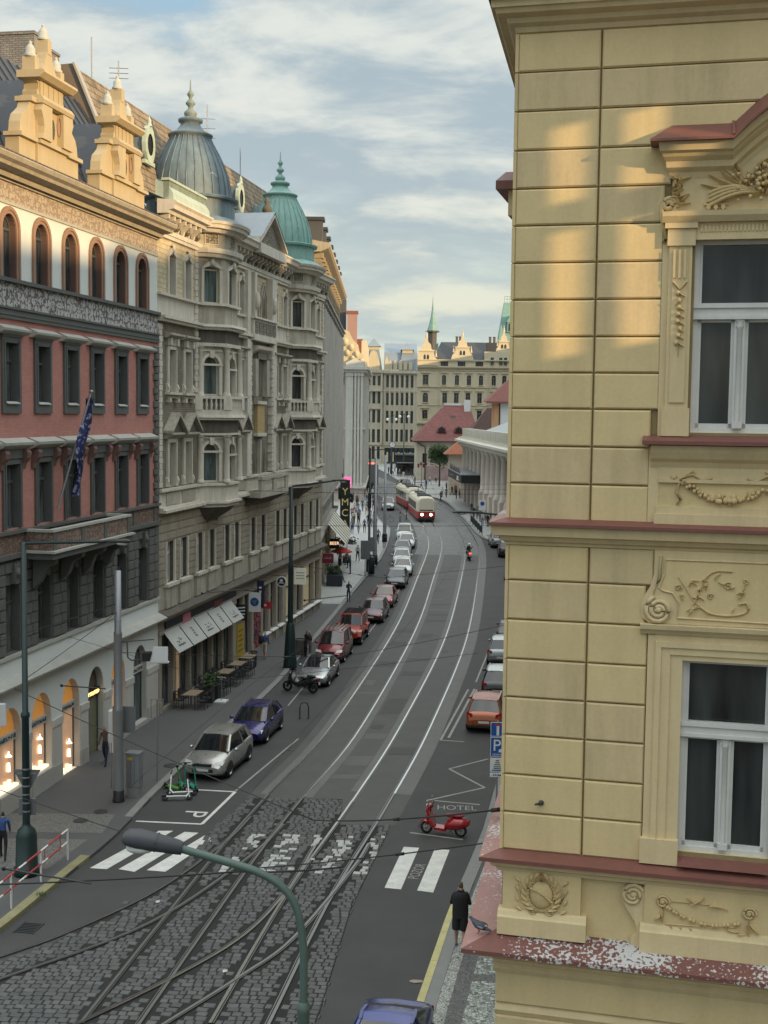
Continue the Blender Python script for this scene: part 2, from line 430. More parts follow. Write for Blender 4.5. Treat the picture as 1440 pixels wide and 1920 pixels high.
m_glass2 = glass_mat('grey_window_glass', (.075,.085,.085), .1)
m_glasst = glass_mat('teal_window_glass', (.06,.085,.085), .1)
m_glassw = glass_mat('curtained_glass', (.10,.105,.10), .08, .6, 1.0)
m_glassbig = glass_mat('near_window_glass', (.022,.026,.026), .05, .75, .8)
# ------------------------------------------------------------------ ground, road, pavements
def frange(a, b, st):
    n = max(1, int(round((b-a)/st))); return [a+(b-a)*i/n for i in range(n+1)]
def strip(name, fl, fr, Ys, dz, m, kind='structure', nx=1, side=0., parent=None):
    mb = MB(); vs = []; fs = []
    for Y in Ys:
        a = fl(Y) if callable(fl) else fl; b = fr(Y) if callable(fr) else fr
        for i in range(nx+1): vs.append((a+(b-a)*i/nx, Y, zg(Y)+dz))
    k = nx+1
    for j in range(len(Ys)-1):
        for i in range(nx): fs.append((j*k+i, j*k+i+1, (j+1)*k+i+1, (j+1)*k+i))
    mb.add(vs, fs)
    if side:                                     # vertical faces on both long sides and the ends
        for j in range(len(Ys)-1):
            for e in (0, k-1):
                a, b = vs[j*k+e], vs[(j+1)*k+e]
                mb.quad(a, b, (b[0],b[1],b[2]-side), (a[0],a[1],a[2]-side))
    return mb.build(name, m, parent, kind=kind)
Yr = frange(-40, 30, 10) + frange(32, 130, 2) + frange(135, 420, 6)
g = MB(); g.add([(-3000,-500,-.35),(3000,-500,-.35),(3000,4000,-.35),(-3000,4000,-.35)], [(0,1,2,3)])
g.build('ground', MT('earth', (.10,.10,.095), .9), kind='structure')
road = strip('road', -30, 60, Yr, 0., m_asphalt, nx=3)

kerbL = [(-15.0,20),(-12.0,33.0),(-11.09,35.6),(-10.1,40.8),(-9.55,43.5),(-9.3,45.8),(-9.05,48.4),(-8.0,56.4),(-6.6,63.8),(-5.7,71),(-3.2,97.3),(-2.4,105.4),(-1.4,114.6),(-.2,126),(.3,134),(.75,146),(.8,154),(.0,160),(-.9,166),(-1.0,176),(-1.4,200),(-2.2,236),(-6,262),(-14,300)]
kerbR = [(-2.0,15),(1.0,31.4),(2.08,37.2),(2.7,40),(3.1,41.8),(3.8,45.1),(4.7,50.4),(6.3,59.5),(9.2,76),(10.6,83),(12.0,95),(13.0,108),(13.7,122),(13.9,132),(13.0,139),(11.6,144),(11.1,148),(10.6,165.5),(9.6,188.5),(9.0,195),(4.9,207),(2.9,231),(.1,256),(-6,300)]
XL = lambda Y: lerpx(kerbL, Y); XR = lambda Y: lerpx(kerbR, Y)
Ywl = frange(20, 130, 1.5) + frange(132, 300, 3)
strip('pavement', -24, XL, Ywl, .12, m_walk, side=.14, nx=2)
strip('pavement', XR, 45, frange(15, 130, 1.5)+frange(132, 300, 3), .12, m_walk, side=.14, nx=2)
# pale slab paving further along both pavements, light mosaic at the near corner
strip('slab_paving', -12, lambda Y: XL(Y)-.32, frange(98.5, 130, 2)+frange(133, 260, 4), .126, m_slab)
strip('slab_paving', lambda Y: XR(Y)+.3, 30, frange(138, 290, 4), .126, m_slab)
strip('mosaic_paving', -17, lambda Y: -11.0+(Y-40.5)*.22, frange(40.5, 43.4, .7), .125, mosaic_mat('corner_mosaic', (.15,.15,.14), (.22,.22,.205)))
strip('mosaic_paving', -17, lambda Y: -10.0, frange(44.1, 46.2, .7), .125, mosaic_mat('corner_mosaic', (.15,.15,.14), (.22,.22,.205)))
strip('mosaic_paving', lambda Y: XR(Y)+.55, lambda Y: XR(Y)+.86, frange(24, 62, 1.5), .128, m_mosw)
strip('mosaic_paving', lambda Y: XR(Y)+.86, lambda Y: XR(Y)+1.3, frange(24, 62, 1.5), .128, m_mosd)
strip('mosaic_paving', lambda Y: XR(Y)+1.3, lambda Y: XR(Y)+7, frange(24, 62, 1.5), .128, m_mosm)
for ya in (32.6, 35.9, 40.2, 40.9, 47.0):
    strip('mosaic_band', lambda Y: XR(Y)+1.3, lambda Y: XR(Y)+7, frange(ya, ya+.42, .42), .132, m_mosd)
# kerb stones, one by one along the near kerbs
def kerbs(poly, y0, y1, w, ln, m, inward, group, pave):
    Y = y0; i = 0; base = None
    while Y < y1:
        a = Vector((lerpx(poly, Y), Y, 0)); Y2 = Y+ln
        b = Vector((lerpx(poly, Y2), Y2, 0)); d = b-a; ang = math.atan2(d.y, d.x)
        if base is None:
            k = MB().bevbox(0, ln*1.0-.012, -.001, w, -.02, .145, .012); base = k.mesh('kerb_stone', [m])
            if inward < 0: base.transform(Matrix.Scale(-1, 4, (0,1,0))); base.flip_normals()
        o = link('kerb_stone', base, pave, (a.x, a.y, zg(a.y)+R.uniform(-.004,.004)), ang)
        Y = Y2 if d.length < 1e-6 else Y + ln*math.sin(ang)
pl = bpy.data.objects['pavement']; pr = bpy.data.objects['pavement.001']
kerbs(kerbL, 45.9, 104, .30, 1.15, m_kerb, 1, '', pl)
kerbs(kerbL, 30, 40.7, .32, 1.1, m_kerbold, 1, '', pl)
kerbs(kerbR, 38.2, 62, .42, 1.0, m_kerb, -1, '', pr)
kerbs(kerbR, 24, 38.1, .20, 1.0, m_kerby, -1, '', pr)
k2 = strip('kerb_line', lambda Y: XL(Y)-.3, XL, frange(104.4, 130, 2)+frange(133, 250, 4), .132, m_kerb, parent=None)
strip('kerb_line', lambda Y: XR(Y)+.2, lambda Y: XR(Y)+.54, frange(24, 38.2, 1.5), .13, m_kerb)
strip('kerb_line', XR, lambda Y: XR(Y)+.35, frange(63, 130, 2)+frange(133, 290, 4), .132, m_kerb)

# ------------------------------------------------------------------ tram tracks
A1 = spline([(-7.43,30.2),(-6.5,36.8),(-5.51,43.5),(-4.5,49.3),(-2.4,60.8),(.9,88.3),(3.1,113.4),(4.5,130.1),(5.1,141.6),(5.0,155.3),(4.5,166),(3.4,180),(1.6,194),(-1.2,212),(-5,232),(-10,255)])
B1 = spline([(-4.2,30.3),(-2.91,39.1),(-1.12,48.5),(1.0,61.0),(4.3,85),(7.3,115.4),(8.7,132.6),(9.1,144.6),(9.0,158.8),(8.5,172.3),(7.2,186),(5.2,199),(2.2,216),(-1.6,236),(-6.5,258)])
def offset(P, d):
    out = []
    for i, p in enumerate(P):
        a = P[max(0,i-1)]; b = P[min(len(P)-1,i+1)]; t = Vector((b[0]-a[0], b[1]-a[1])).normalized()
        out.append((p[0]+t.y*d, p[1]-t.x*d))
    return out
GA = 1.46
railpaths = [A1, offset(A1, GA), B1, offset(B1, GA)]
# turn-out curves on the setts
branch = [spline([(-4.9,46.4),(-5.51,43.54),(-7.12,38.94),(-9.1,35.67),(-10.58,33.96),(-13.2,31.2)]),
          spline([(-3.6,45.6),(-4.58,41.9),(-6.87,36.43),(-10.17,32.61),(-12.6,30.2)]),
          spline([(-2.3,43.2),(-2.92,39.26),(-3.94,35.63),(-5.69,32.58),(-8.2,29.2)]),
          spline([(-.4,43.6),(-.93,41.08),(-2.49,35.49),(-3.76,32.92),(-5.6,29.8)])]
allrails = railpaths + branch
def xat(P, Y):
    for a, b in zip(P, P[1:]):
        if (a[1]-Y)*(b[1]-Y) <= 0 and a[1] != b[1]: return a[0]+(b[0]-a[0])*(Y-a[1])/(b[1]-a[1])
    return None
TL = lambda Y: xat(A1, Y)-.75 if 31 < Y < 254 else -6.
TR = lambda Y: xat(railpaths[3], Y)+.72
strip('track_bed', TL, TR, frange(48.8, 130, 1.6), .004, m_trackbed)
m_fsett = brick_mat('far_setts', (.14,.145,.145), (.19,.195,.195), (.07,.07,.07), .25, .18, .02, .65, 'yx', .4, .25)
strip('sett_paving', lambda Y: TL(Y)-.5, TR, frange(130, 250, 3), .004, m_fsett)
# paler concrete strips beside each rail and crossing slabs of slightly different age
m_strip = MT('pale_concrete', (.135,.137,.133), .7, .2, 1., 30, .2)
for P in railpaths:
    mb = MB(); Q0 = offset(P, -.34 if P in (A1, B1) else -.10); Q1 = offset(P, .10 if P in (A1, B1) else .36)
    if P is railpaths[3]: Q1 = offset(P, .7)
    for (a, b, c, d) in zip(Q0, Q0[1:], Q1, Q1[1:]):
        if 48.9 < a[1] < 140: mb.quad((a[0],a[1],zg(a[1])+.008),(c[0],c[1],zg(c[1])+.008),(d[0],d[1],zg(d[1])+.008),(b[0],b[1],zg(b[1])+.008))
    mb.build('concrete_strip', m_strip, kind='structure')
m_patch = MT('old_asphalt_patch', (.066,.067,.066), .75, .2, 1., 30, .2); m_patchl = MT('pale_patch', (.105,.107,.104), .7, .25, 1., 30, .2)
for i in range(34):                              # patched slabs between the rails
    Y = 51+i*2.4+R.uniform(-.6,.6); t = R.choice((0, 1, 2))
    a = (xat(A1,Y)+.16, xat(railpaths[1],Y)+.45, xat(B1,Y)+.16)[t]; b = (xat(railpaths[1],Y)-.16, xat(B1,Y)-.4, xat(railpaths[3],Y)-.16)[t]
    if R.random() < .45: b = a+(b-a)*R.uniform(.3,.7)
    h = R.uniform(.5,1.8); dd = .185
    mb = MB(); z = zg(Y)+.0115
    mb.add([(a,Y,z),(b,Y,z),(b+h*dd,Y+h,z),(a+h*dd,Y+h,z)], [(0,1,2,3)])
    mb.build('paving_patch', m_patchl if R.random() < .45 else m_patch, kind='structure')
def rail(P, m, z, lip=1):
    mb = MB()
    for off, w, mi, dz in ((0, .085, 0, .004), (.06*lip, .03, 1, .001), (.087*lip, .022, 2, .003)):
        a = offset(P, off-w/2); b = offset(P, off+w/2)
        vs = []; fs = []
        for p, q in zip(a, b):
            zz = zg(p[1])+z+dz; vs += [(p[0],p[1],zz),(q[0],q[1],zz)]
        for i in range(len(a)-1): fs.append((2*i,2*i+1,2*i+3,2*i+2))
        mb.add(vs, fs, mi)
    return mb.build('tram_rail', [m, m_groove, m_railold], kind='structure')
ZS = .034
for i, P in enumerate(railpaths):
    lip = 1 if i in (0, 2) else -1
    near = [p for p in P if p[1] < 49.6]; far = [p for p in P if p[1] > 48.4]
    rail(far, m_rail, .013, lip); rail(near, (m_railold, m_railold, m_rail, m_railold)[i], ZS+.006, lip)
for i, P in enumerate(branch): rail(P, m_railold if i != 2 else m_rail, ZS+.0075+i*.0006, 1 if i % 2 == 0 else -1)
# granite setts at the junction: real stones; the 300 that show largest are objects, the rest one part
cl_ = [(-16.5,28.0),(-9.75,34.2),(-6.66,40.0),(-6.09,44.7),(-5.05,48.9)]
cr_ = [(-1.9,28.0),(-1.48,30.95),(-.84,37.9),(-.38,40.7),(.34,45.1),(.36,45.55),(-1.5,45.7),(-1.5,48.9)]
strip('sett_bed', lambda Y: lerpx(cl_, Y), lambda Y: lerpx(cr_, Y), frange(28, 45.5, .7)+[45.7]+frange(46.2, 48.8, .65), .005, m_joint)
strip('track_bed', -1.5, TR, [45.7, 47, 48.8], .006, m_trackbed)
zebra_c = [(-5.0,-4.45),(-3.75,-3.1),(-2.75,-2.15),(-1.75,-1.2),(-.75,-.15)]
setts = []
Y = 28.1; row = 0
while Y < 48.6:
    h = R.uniform(.215,.25); x = lerpx(cl_, Y)+R.uniform(-.2,0); xe = lerpx(cr_, Y)
    if Y > 45.6: xe = min(xe, -1.5) if Y > 45.7 else xe
    row += 1
    while x < xe:
        w = min(R.uniform(.19,.34), max(.08, xe-x)); cx = x+w/2; cy = Y+h/2+.03*math.sin(cx*1.3)-.05*(cx+5)*.18
        ok = True
        for P in allrails:
            xx = xat(P, cy)
            if xx is not None and abs(xx-cx) < w/2+.10: ok = False; break
        if ok:
            u = cx-(cy-42)*.185
            pz = any(a <= cx-(cy-42)*.185+.1 <= b for a, b in zebra_c) and 40.6 < cy < 44.4 and R.random() < .62
            setts.append((cx, cy, w-.028, h-.03, R.uniform(-.006,.008), R.uniform(-.07,.07)-.14, pz))
        x += w
    Y += h
def sett_mb(mb, cx, cy, w, h, dz, rz, mi):
    c, s_ = math.cos(rz), math.sin(rz); z = ZS+dz; e = .035
    pts = []
    for (px, py, pz) in ((-.5,-.5,.004),(.5,-.5,.004),(.5,.5,.004),(-.5,.5,.004)): pts.append((px*w, py*h, pz))
    for (px, py) in ((-.5,-.5),(.5,-.5),(.5,.5),(-.5,.5)): pts.append((px*w*(1-e), py*h*(1-e), z-.012))
    for (px, py) in ((-.5,-.5),(.5,-.5),(.5,.5),(-.5,.5)): pts.append((px*(w-.05), py*(h-.05), z))
    mb.add([(cx+x*c-y*s_, cy+x*s_+y*c, zz) for x, y, zz in pts],
        [(0,1,5,4),(1,2,6,5),(2,3,7,6),(3,0,4,7),(4,5,9,8),(5,6,10,9),(6,7,11,10),(7,4,8,11),(8,9,10,11)], mi)
def inview(x, y):
    return abs(x*2350/max(y,1)) < 700 and y > 30.6
m_setts = [m_sett, MT('granite_sett_dark', (.075,.077,.078), .6, .25, 2.6, 20, .5, .012), MT('granite_sett_pale', (.105,.107,.106), .6, .25, 2.6, 20, .5, .012), m_settw]
vis = sorted([s for s in setts if inview(s[0], s[1])], key=lambda s: s[1])
near = set(id(s) for s in vis[:298])
rest = MB(); protos = {}
for s in setts:
    mi = 3 if s[6] else R.choice((0,0,0,1,1,2))
    if id(s) in near:
        key = (mi, R.randrange(4))
        if key not in protos:
            q = MB(); sett_mb(q, 0, 0, 1, 1, 0, 0, 0)
            q = MB(); sett_mb(q, 0, 0, (.17,.2,.23,.26)[key[1]], .205, 0, 0, 0); protos[key] = q.mesh('sett', [m_setts[mi]])
        o = link('sett', protos[key], road, (s[0], s[1], s[4]), s[5])
        o.scale = (s[2]/(.17,.2,.23,.26)[key[1]], s[3]/.205, 1)
    else: sett_mb(rest, s[0], s[1], s[2], s[3], s[4], s[5], mi)
rest.build('setts', m_setts, road, kind='stuff')

# ------------------------------------------------------------------ painted markings
def poly(name, pts, m, z=.009, lab=None):
    mb = MB(); mb.add([(x, y, zg(y)+z) for x, y in pts], [tuple(range(len(pts)))])
    return mb.build(name, m, kind='structure')
def line(a, b, w, m, name='road_line', z=.009):
    d = Vector((b[0]-a[0], b[1]-a[1])).normalized(); n = (-d.y*w/2, d.x*w/2)
    return poly(name, [(a[0]-n[0],a[1]-n[1]),(b[0]-n[0],b[1]-n[1]),(b[0]+n[0],b[1]+n[1]),(a[0]+n[0],a[1]+n[1])], m, z)
poly('zebra_stripe', [(.17,39.5),(.70,39.38),(1.39,43.29),(.85,43.38)], m_white); poly('zebra_stripe', [(1.22,39.3),(1.73,39.14),(2.46,43.1),(1.94,43.2)], m_white)
poly('zebra_stripe', [(-9.71,40.92),(-9.12,40.84),(-7.56,44.77),(-8.08,44.75)], m_white); poly('zebra_stripe', [(-8.73,40.86),(-8.15,40.63),(-6.61,44.58),(-7.13,44.67)], m_white)
poly('zebra_stripe', [(-7.78,40.79),(-7.13,40.67),(-5.9,44.1),(-6.35,44.3)], m_white)
line((-9.13,45.8),(-6.63,45.55), .13, m_white); line((-6.63,45.55),(-5.87,49.58), .13, m_white, z=.0092); line((-5.87,49.58),(-8.2,49.9), .13, m_white, z=.0094)
line((-5.87,49.7),(-3.9,58), .09, m_whiteworn); line((-3.75,75.5),(-1.0,86), .1, m_whiteworn); line((-1.0,86.4),(.74,100.2), .1, m_whiteworn); line((.9,101),(2.9,126), .1, m_whiteworn)
line((-4.9,64.6),(-3.6,76), .08, m_whiteworn)
for a, b in (((4.78,54.9),(2.96,53.25)), ((2.96,53.25),(4.29,50.58)), ((4.29,50.58),(1.84,48.75)), ((2.15,48.75),(3.92,48.3))): line(a, b, .11, m_whiteworn, z=.009+R.uniform(0,.001))
line((4.83,69.05),(2.8,58.04), .11, m_whiteworn); line((2.8,58.04),(3.9,57.8), .11, m_whiteworn, z=.0092); line((5.2,69.2),(3.2,58.5), .12, m_whiteworn, z=.0094); line((7.3,83),(5.4,71), .1, m_whiteworn)
line((1.1,44.9),(3.0,44.2), .12, m_whiteworn)
def road_text(txt, size, x, y, rz, m, sy=1.0, z=.0095):
    me = text_mesh(txt, size, m, 'road_lettering', 0.0); o = link('road_lettering', me, None, (x, y, z), rz, kind='structure'); o.scale = (1, sy, 1)
road_text('HOTEL', .50, 2.98, 47.85, rad(-3), m_whiteworn, 1.6)
road_text('P', 1.5, -7.1, 46.75, rad(-97), m_white, .85)
road_text('POZOR', .42, 1.28, 41.0, rad(77), m_whiteworn, 1.2)
def manhole(x, y, r, z=.13):
    mb = MB().lathe([(0,.004),(r*.86,.004),(r*.88,.0),(r,.006),(r,-.01)], n=20); mb.build('manhole_cover', m_iron, None, (x, y, z+zg(y)), kind='structure')
manhole(-10.6,46.5,.26); manhole(-11.1,45.4,.28); manhole(-9.0,52.8,.32); manhole(3.1,35.6,.3); manhole(-8.3,56.5,.25)
manhole(-4.1,56,.2,.012); manhole(-4.35,43.9,.16,.05)
mb = MB()
for k in range(7): mb.box(-.36+k*.11, -.32+k*.11, -.28, .28, 0, .012)
mb.box(-.40,.40,-.32,-.28,0,.013); mb.box(-.40,.40,.28,.32,0,.013); mb.build('drain_grate', m_iron, None, (-10.35,36.0,.012), rad(80), kind='structure')
mb = MB()
for k in range(9): mb.box(-.5+k*.12, -.44+k*.12, -.3, .3, 0, .012)
mb.box(-.53,.53,-.34,-.3,0,.013); mb.box(-.53,.53,.3,.34,0,.013); mb.build('drain_grate', m_galv, None, (3.75,39.0,.135), rad(-8), kind='structure')
# ------------------------------------------------------------------ the red brick house on the left
FR = rad(79.8)
m_pink = brick_mat('pink_brick', (.43,.185,.155), (.47,.215,.18), (.37,.17,.145), .28, .085, .008, .85, 'xz', .35, .10)
m_dkstone = MT('dark_grey_stone', (.10,.106,.10), .75, .2, 1.5, 25, .35, .01)
m_rust = MT('sooty_rusticated_stone', (.115,.117,.11), .8, .28, 2.0, 22, .5, .012)
m_pwhite = MT('pale_grey_plaster', (.66,.69,.67), .85, .07, 1., 30, .15)
m_terra = MT('terracotta_frame', (.30,.185,.13), .8, .12, 2., 30, .15)
m_terrad = MT('brown_reveal', (.17,.10,.085), .8, .12, 2., 30, .15)
m_sgraf = ornament_mat('sgraffito_frieze', (.12,.105,.105), (.46,.45,.44), 3.4, (1,1,1), .5, .15)
m_scroll = ornament_mat('scroll_frieze', (.30,.235,.19), (.46,.40,.32), 4.2, (1,1,1), .5, .6)
m_panel = ornament_mat('red_brown_panel', (.15,.09,.07), (.25,.19,.155), 5., (1,1,1), .52, .6)
m_cream = MT('cream_plaster', (.55,.48,.33), .85, .1, 1.2, 30, .2, streak=.12)
m_gable = MT('gable_plaster', (.46,.38,.24), .85, .08, 1.2, 30, .2, streak=.1)
m_slate = MT('dark_sheet_roof', (.040,.045,.056), .55, .15, .8, 20, .1)
m_hoodtop = MT('lead_hood', (.42,.43,.39), .6, .15, 2., 20, .15)
m_corn = MT('sooty_cornice', (.36,.32,.25), .85, .2, 1.2, 20, .3, streak=.25)
m_shopst = MT('shop_stone', (.52,.505,.47), .6, .12, 1.2, 25, .2)
m_frame_d = MT('dark_window_frame', (.075,.082,.082), .5, 0, bump=0)
m_warm = MT('warm_lit_wall', (.55,.33,.20), .8, .2, 1.2, 12, 0, emit=.22)
m_warmo = MT('orange_lit_wall', (.60,.27,.06), .8, .2, 1.2, 12, 0, emit=.20)
m_lampw = MT('lit_lamp_glass', (1.,.86,.62), .5, 0, bump=0, emit=1.4)
m_display = MT('lit_display', (.9,.78,.58), .6, .15, 3., 12, 0, emit=.55)
m_goldlit = MT('lit_gold_letters', (1.,.68,.22), .5, 0, bump=0, emit=1.3)
PB = thing('brick_house', 'red brick townhouse with white arcaded shop floor and two curved gables', 'building', (-11.2, 61.8, 0), FR)
UC = [-20.65, -18.0, -15.35, -12.7, -10.05, -7.4, -4.7, -2.05]
SHOP = [(-18.35, 1.8), (-15.65, 1.8), (-13.0, 1.75), (-10.25, 1.7), (-7.65, 1.65), (-5.1, 1.6), (-2.4, 1.7)]
# street floor arcade
mb = MB()
holes = [(c-w/2, c+w/2, (.02 if k in (3, 4) else .9 if k < 6 else .35), 4.1, w*.62) for k, (c, w) in enumerate(SHOP)]
mb.wall(-22, 0, 0, 4.82, holes, 0, .34, 0, 1)
mb.build('shop_wall', [m_pwhite, m_shopst], PB)
m_plinth = MT('plinth_stone', (.40,.39,.36), .7, .15, 1.2, 25, .2)
for a, b in [(-22,-19.3)] + [(SHOP[k][0]+SHOP[k][1]/2+.06, SHOP[k+1][0]-SHOP[k+1][1]/2-.06) for k in range(6)] + [(-1.5, -.02)]:
    mb = MB(); mb.box(a, b, -.05, .0, .0, .8, 1); mb.box(a, b, -.03, .0, .8, 2.45, 0); mb.box(a-.03, b+.03, -.07, 0, 2.45, 2.75, 0); mb.build('stone_pier', [m_shopst, m_plinth], PB)
for k, (c, w) in enumerate(SHOP):
    if k not in (3, 4): q = MB().box(c-w/2-.06, c+w/2+.06, -.08, .0, .0, .88 if k < 6 else .33); q.build('stall_riser', m_plinth, PB)
for k, (c, w) in enumerate(SHOP):
    lit = k in (0, 1, 2, 3, 5); z0 = .02 if k in (3, 4) else .9
    if k == 6: z0 = .35
    mb = MB()                                                        # shop window: display niche, glass, fascia
    N = 10; P = [(c-w/2, z0), (c+w/2, z0), (c+w/2, 4.1-w*.62)] + [(c+w/2*math.cos(PI*q/N), 4.1-w*.62+w*.62*math.sin(PI*q/N)) for q in range(1, N)] + [(c-w/2, 4.1-w*.62)]
    zf = 2.75
    lower = [(c-w/2, z0), (c+w/2, z0), (c+w/2, zf), (c-w/2, zf)]
    upper = [(c-w/2, zf)] + [(c+w/2, zf)] + [p for p in P[2:] if p[1] > zf]
    win = MB(); win.prism(upper, .31, .33, 'y', 1); win.prism(lower, .31, .33, 'y', 0)
    win.box(c-w/2, c-w/2+.05, .26, .31, z0, zf, 2); win.box(c+w/2-.05, c+w/2, .26, .31, z0, zf, 2); win.box(c-w/2, c+w/2, .26, .31, z0, z0+.06, 2)
    if k == 4: mw = [MT('olive_door_glass', (.13,.13,.085), .15, .3, 1., 8, 0, emit=.05), MT('brown_glass', (.10,.075,.05), .15, .2, 1., 8, 0), m_frame_d]
    elif lit: mw = [m_warm, m_warmo, m_frame_d]
    else: mw = [m_glasst, m_glass2, m_frame_d]
    wo_ = win.build('shop_window', mw, PB)
    f = MB(); f.box(c-w/2+.02, c+w/2-.02, .16, .26, zf-.02, zf+.30, 0)
    fo = f.build('fascia_board', m_shopst if k != 4 else m_black, PB)
    s = MB()                                                         # worn illegible lettering
    x = c-w/2+.12
    while x < c+w/2-.15:
        ww = R.uniform(.05,.11); s.box(x, x+.025, .145, .16, zf+.06, zf+.22); s.box(x, x+ww, .145, .16, zf+R.choice((.06,.12,.19)), zf+R.choice((.10,.15,.225))); x += ww+.05
    s.build('lettering', m_goldlit if k == 4 else m_black, fo)
    if lit and k != 5:
        d = MB(); d.box(c-w/2+.06, c+w/2-.06, .10, .30, z0+.005, z0+.10, 0)
        for q in range(4): d.box(c-w/2+.2+q*.3, c-w/2+.32+q*.3, .14, .26, z0+.1, z0+R.uniform(.2,.55), 0)
        d.build('display', m_display, wo_)
        l = MB().lathe([(.02,.2),(.04,.1),(.13,0),(.0,-.03)], c+.25, .2, 8, z0=z0+1.25); l.lathe([(.0,.0),(.07,.02),(.05,.35),(0,.36)], c+.27, .22, 6, z0=z0+.65)
        l.build('pendant_lamp', m_lampw, wo_)
mb = MB(); mb.prism([(-.0,4.80),(-.12,4.82),(-.5,5.0),(-.52,5.08),(.0,5.32)], -22, .0, 'x', 0); mb.build('shop_cornice', MT('weathered_cornice', (.40,.40,.37), .8, .2, 1.5, 20, .3), PB)
mb = MB(); mb.wall(-22, 0, 5.2, 6.0, [], -.02); mb.build('plaster_band', m_pwhite, PB)
# rusticated first floor: each stone block its own part
mb = MB(); mb.wall(-22, 0, 6.0, 9.75, [(c-.6, c+.6, 6.12, 8.75) for c in UC], 0, .4); mb.build('rusticated_wall', m_dkstone, PB)
mb = MB(); mb.box(-22, 0, -.12, 0, 5.96, 6.1); mb.build('string_course', m_hoodtop, PB)
blk = [MB().bevbox(-.5, .5, -.10, 0, -.5, .5, .06).mesh('stone_block', [m_rust])]
zz = 6.14; r_ = 0
while zz < 9.6:
    h = .435
    for c in UC[1:] + [None]:
        a = -19.65 if c is None else None
        lo, hi = ((UC[UC.index(c)-1]+.68), c-.68) if c else (UC[-1]+.68, -.05)
        if zz > 8.8 and c: lo, hi = UC[UC.index(c)-1]+(.05), c-.05
        n = 2 if hi-lo < 1.6 else 3
        if c is None: n = 2
        sh = .0 if r_ % 2 == 0 else .16
        cuts = [lo]+[lo+(hi-lo)*q/n+(sh if 0 < q < n else 0) for q in range(1, n)]+[hi]
        for q in range(n):
            o = link('stone_block', blk[0], PB, ((cuts[q]+cuts[q+1])/2, 0, zz+h/2)); o.scale = (cuts[q+1]-cuts[q]-.025, 1, h-.025)
    zz += h; r_ += 1
def win_parts(par, c, y, z0, z1, w, fm, gm, arch=0, trans=.72, cas=True, fr=.07, mesh=None):
    """casement window set in an opening: frame part with its glass as sub-part"""
    f = MB(); d = .07
    f.box(-w/2, -w/2+fr, 0, d, 0, z1-z0-arch); f.box(w/2-fr, w/2, 0, d, 0, z1-z0-arch); f.box(-w/2+fr, w/2-fr, 0, d, 0, fr)
    if not arch: f.box(-w/2+fr, w/2-fr, 0, d, z1-z0-fr, z1-z0)
    t = (z1-z0-arch)*trans if not arch else z1-z0-arch
    f.box(-w/2+fr, w/2-fr, -.02, d, t-fr*.7, t+fr*.7)
    if cas: f.box(-fr*.5, fr*.5, -.015, d, fr, t-fr*.7)
    if arch:
        N = 8; r = w/2
        for k in range(N):
            a0, a1 = PI*k/N, PI*(k+1)/N; zc = z1-z0-arch
            f.add([(r*math.cos(a0)*q, yy, zc+arch*math.sin(a0)*q) for yy in (0, d) for q in (1, 1-fr/r)] + [(r*math.cos(a1)*q, yy, zc+arch*math.sin(a1)*q) for yy in (0, d) for q in (1, 1-fr/r)],
                [(0,1,5,4),(1,3,7,5)])
    o = f.build('window', fm, par, (c, y, z0))
    g = MB()
    if arch:
        N = 8; zc = z1-z0-arch; P = [(-w/2, 0), (w/2, 0), (w/2, zc)] + [(w/2*math.cos(PI*k/N), zc+arch*math.sin(PI*k/N)) for k in range(1, N)] + [(-w/2, zc)]
        g.prism(P, .045, .055)
    else: g.box(-w/2, w/2, .045, .055, 0, z1-z0)
    g.build('pane', gm, o)
    return o
def copies(o, par, places):
    """more of the same part (and its sub-parts), sharing meshes"""
    for p in places:
        c = o.copy(); COL.objects.link(c); c.parent = par; c.location = p
        for ch in o.children:
            d = ch.copy(); COL.objects.link(d); d.parent = c
w0 = win_parts(PB, UC[0], .3, 6.12, 8.75, 1.2, m_frame_d, m_glass2); copies(w0, PB, [(c, .3, 6.12) for c in UC[1:]])
k0 = MB(); k0.prism([(-.14,0),(.14,0),(.2,.75),(-.2,.75)], -.22, 0); k0.lathe([(0,0),(.1,.03),(.13,.15),(.08,.32),(0,.36)], 0, -.22, 8, z0=.25)
k0 = k0.build('keystone', m_rust, PB, (UC[0], 0, 8.78)); copies(k0, PB, [(c, 0, 8.78) for c in UC[1:]])
# balustrade band and balcony
mb = MB(); mb.box(-22, 0, -.22, 0, 9.74, 9.92); mb.box(-22, 0, -.06, 0, 9.92, 10.66, 1); mb.box(-22, 0, -.2, 0, 10.66, 10.78)
for c in [-16.7,-14.0,-5.9,-3.3,-.6]: mb.box(c-.12, c+.12, -.1, -.06, 9.92, 10.66, 0)
mb.build('ornament_band', [m_dkstone, m_panel], PB)
mb = MB(); mb.box(-14.6,-6.6,-1.3,-.22,9.62,9.86,0); mb.box(-14.7,-6.5,-1.4,-.22,9.86,9.95,2)
mb.box(-14.5,-6.7,-1.22,-1.08,9.95,10.66,1); mb.box(-14.5,-14.36,-1.08,-.2,9.95,10.66,1); mb.box(-6.84,-6.7,-1.08,-.2,9.95,10.66,1)
mb.box(-14.55,-6.65,-1.28,-1.02,10.66,10.76,2); mb.box(-14.55,-14.3,-1.02,-.2,10.66,10.76,2); mb.box(-6.9,-6.65,-1.02,-.2,10.66,10.76,2)
for c in (-14.3,-11.7,-9.4,-6.9): mb.box(c-.14, c+.14, -1.25, -1.05, 9.95, 10.66, 0)
bal = mb.build('balcony', [m_dkstone, m_panel, m_hoodtop], PB)
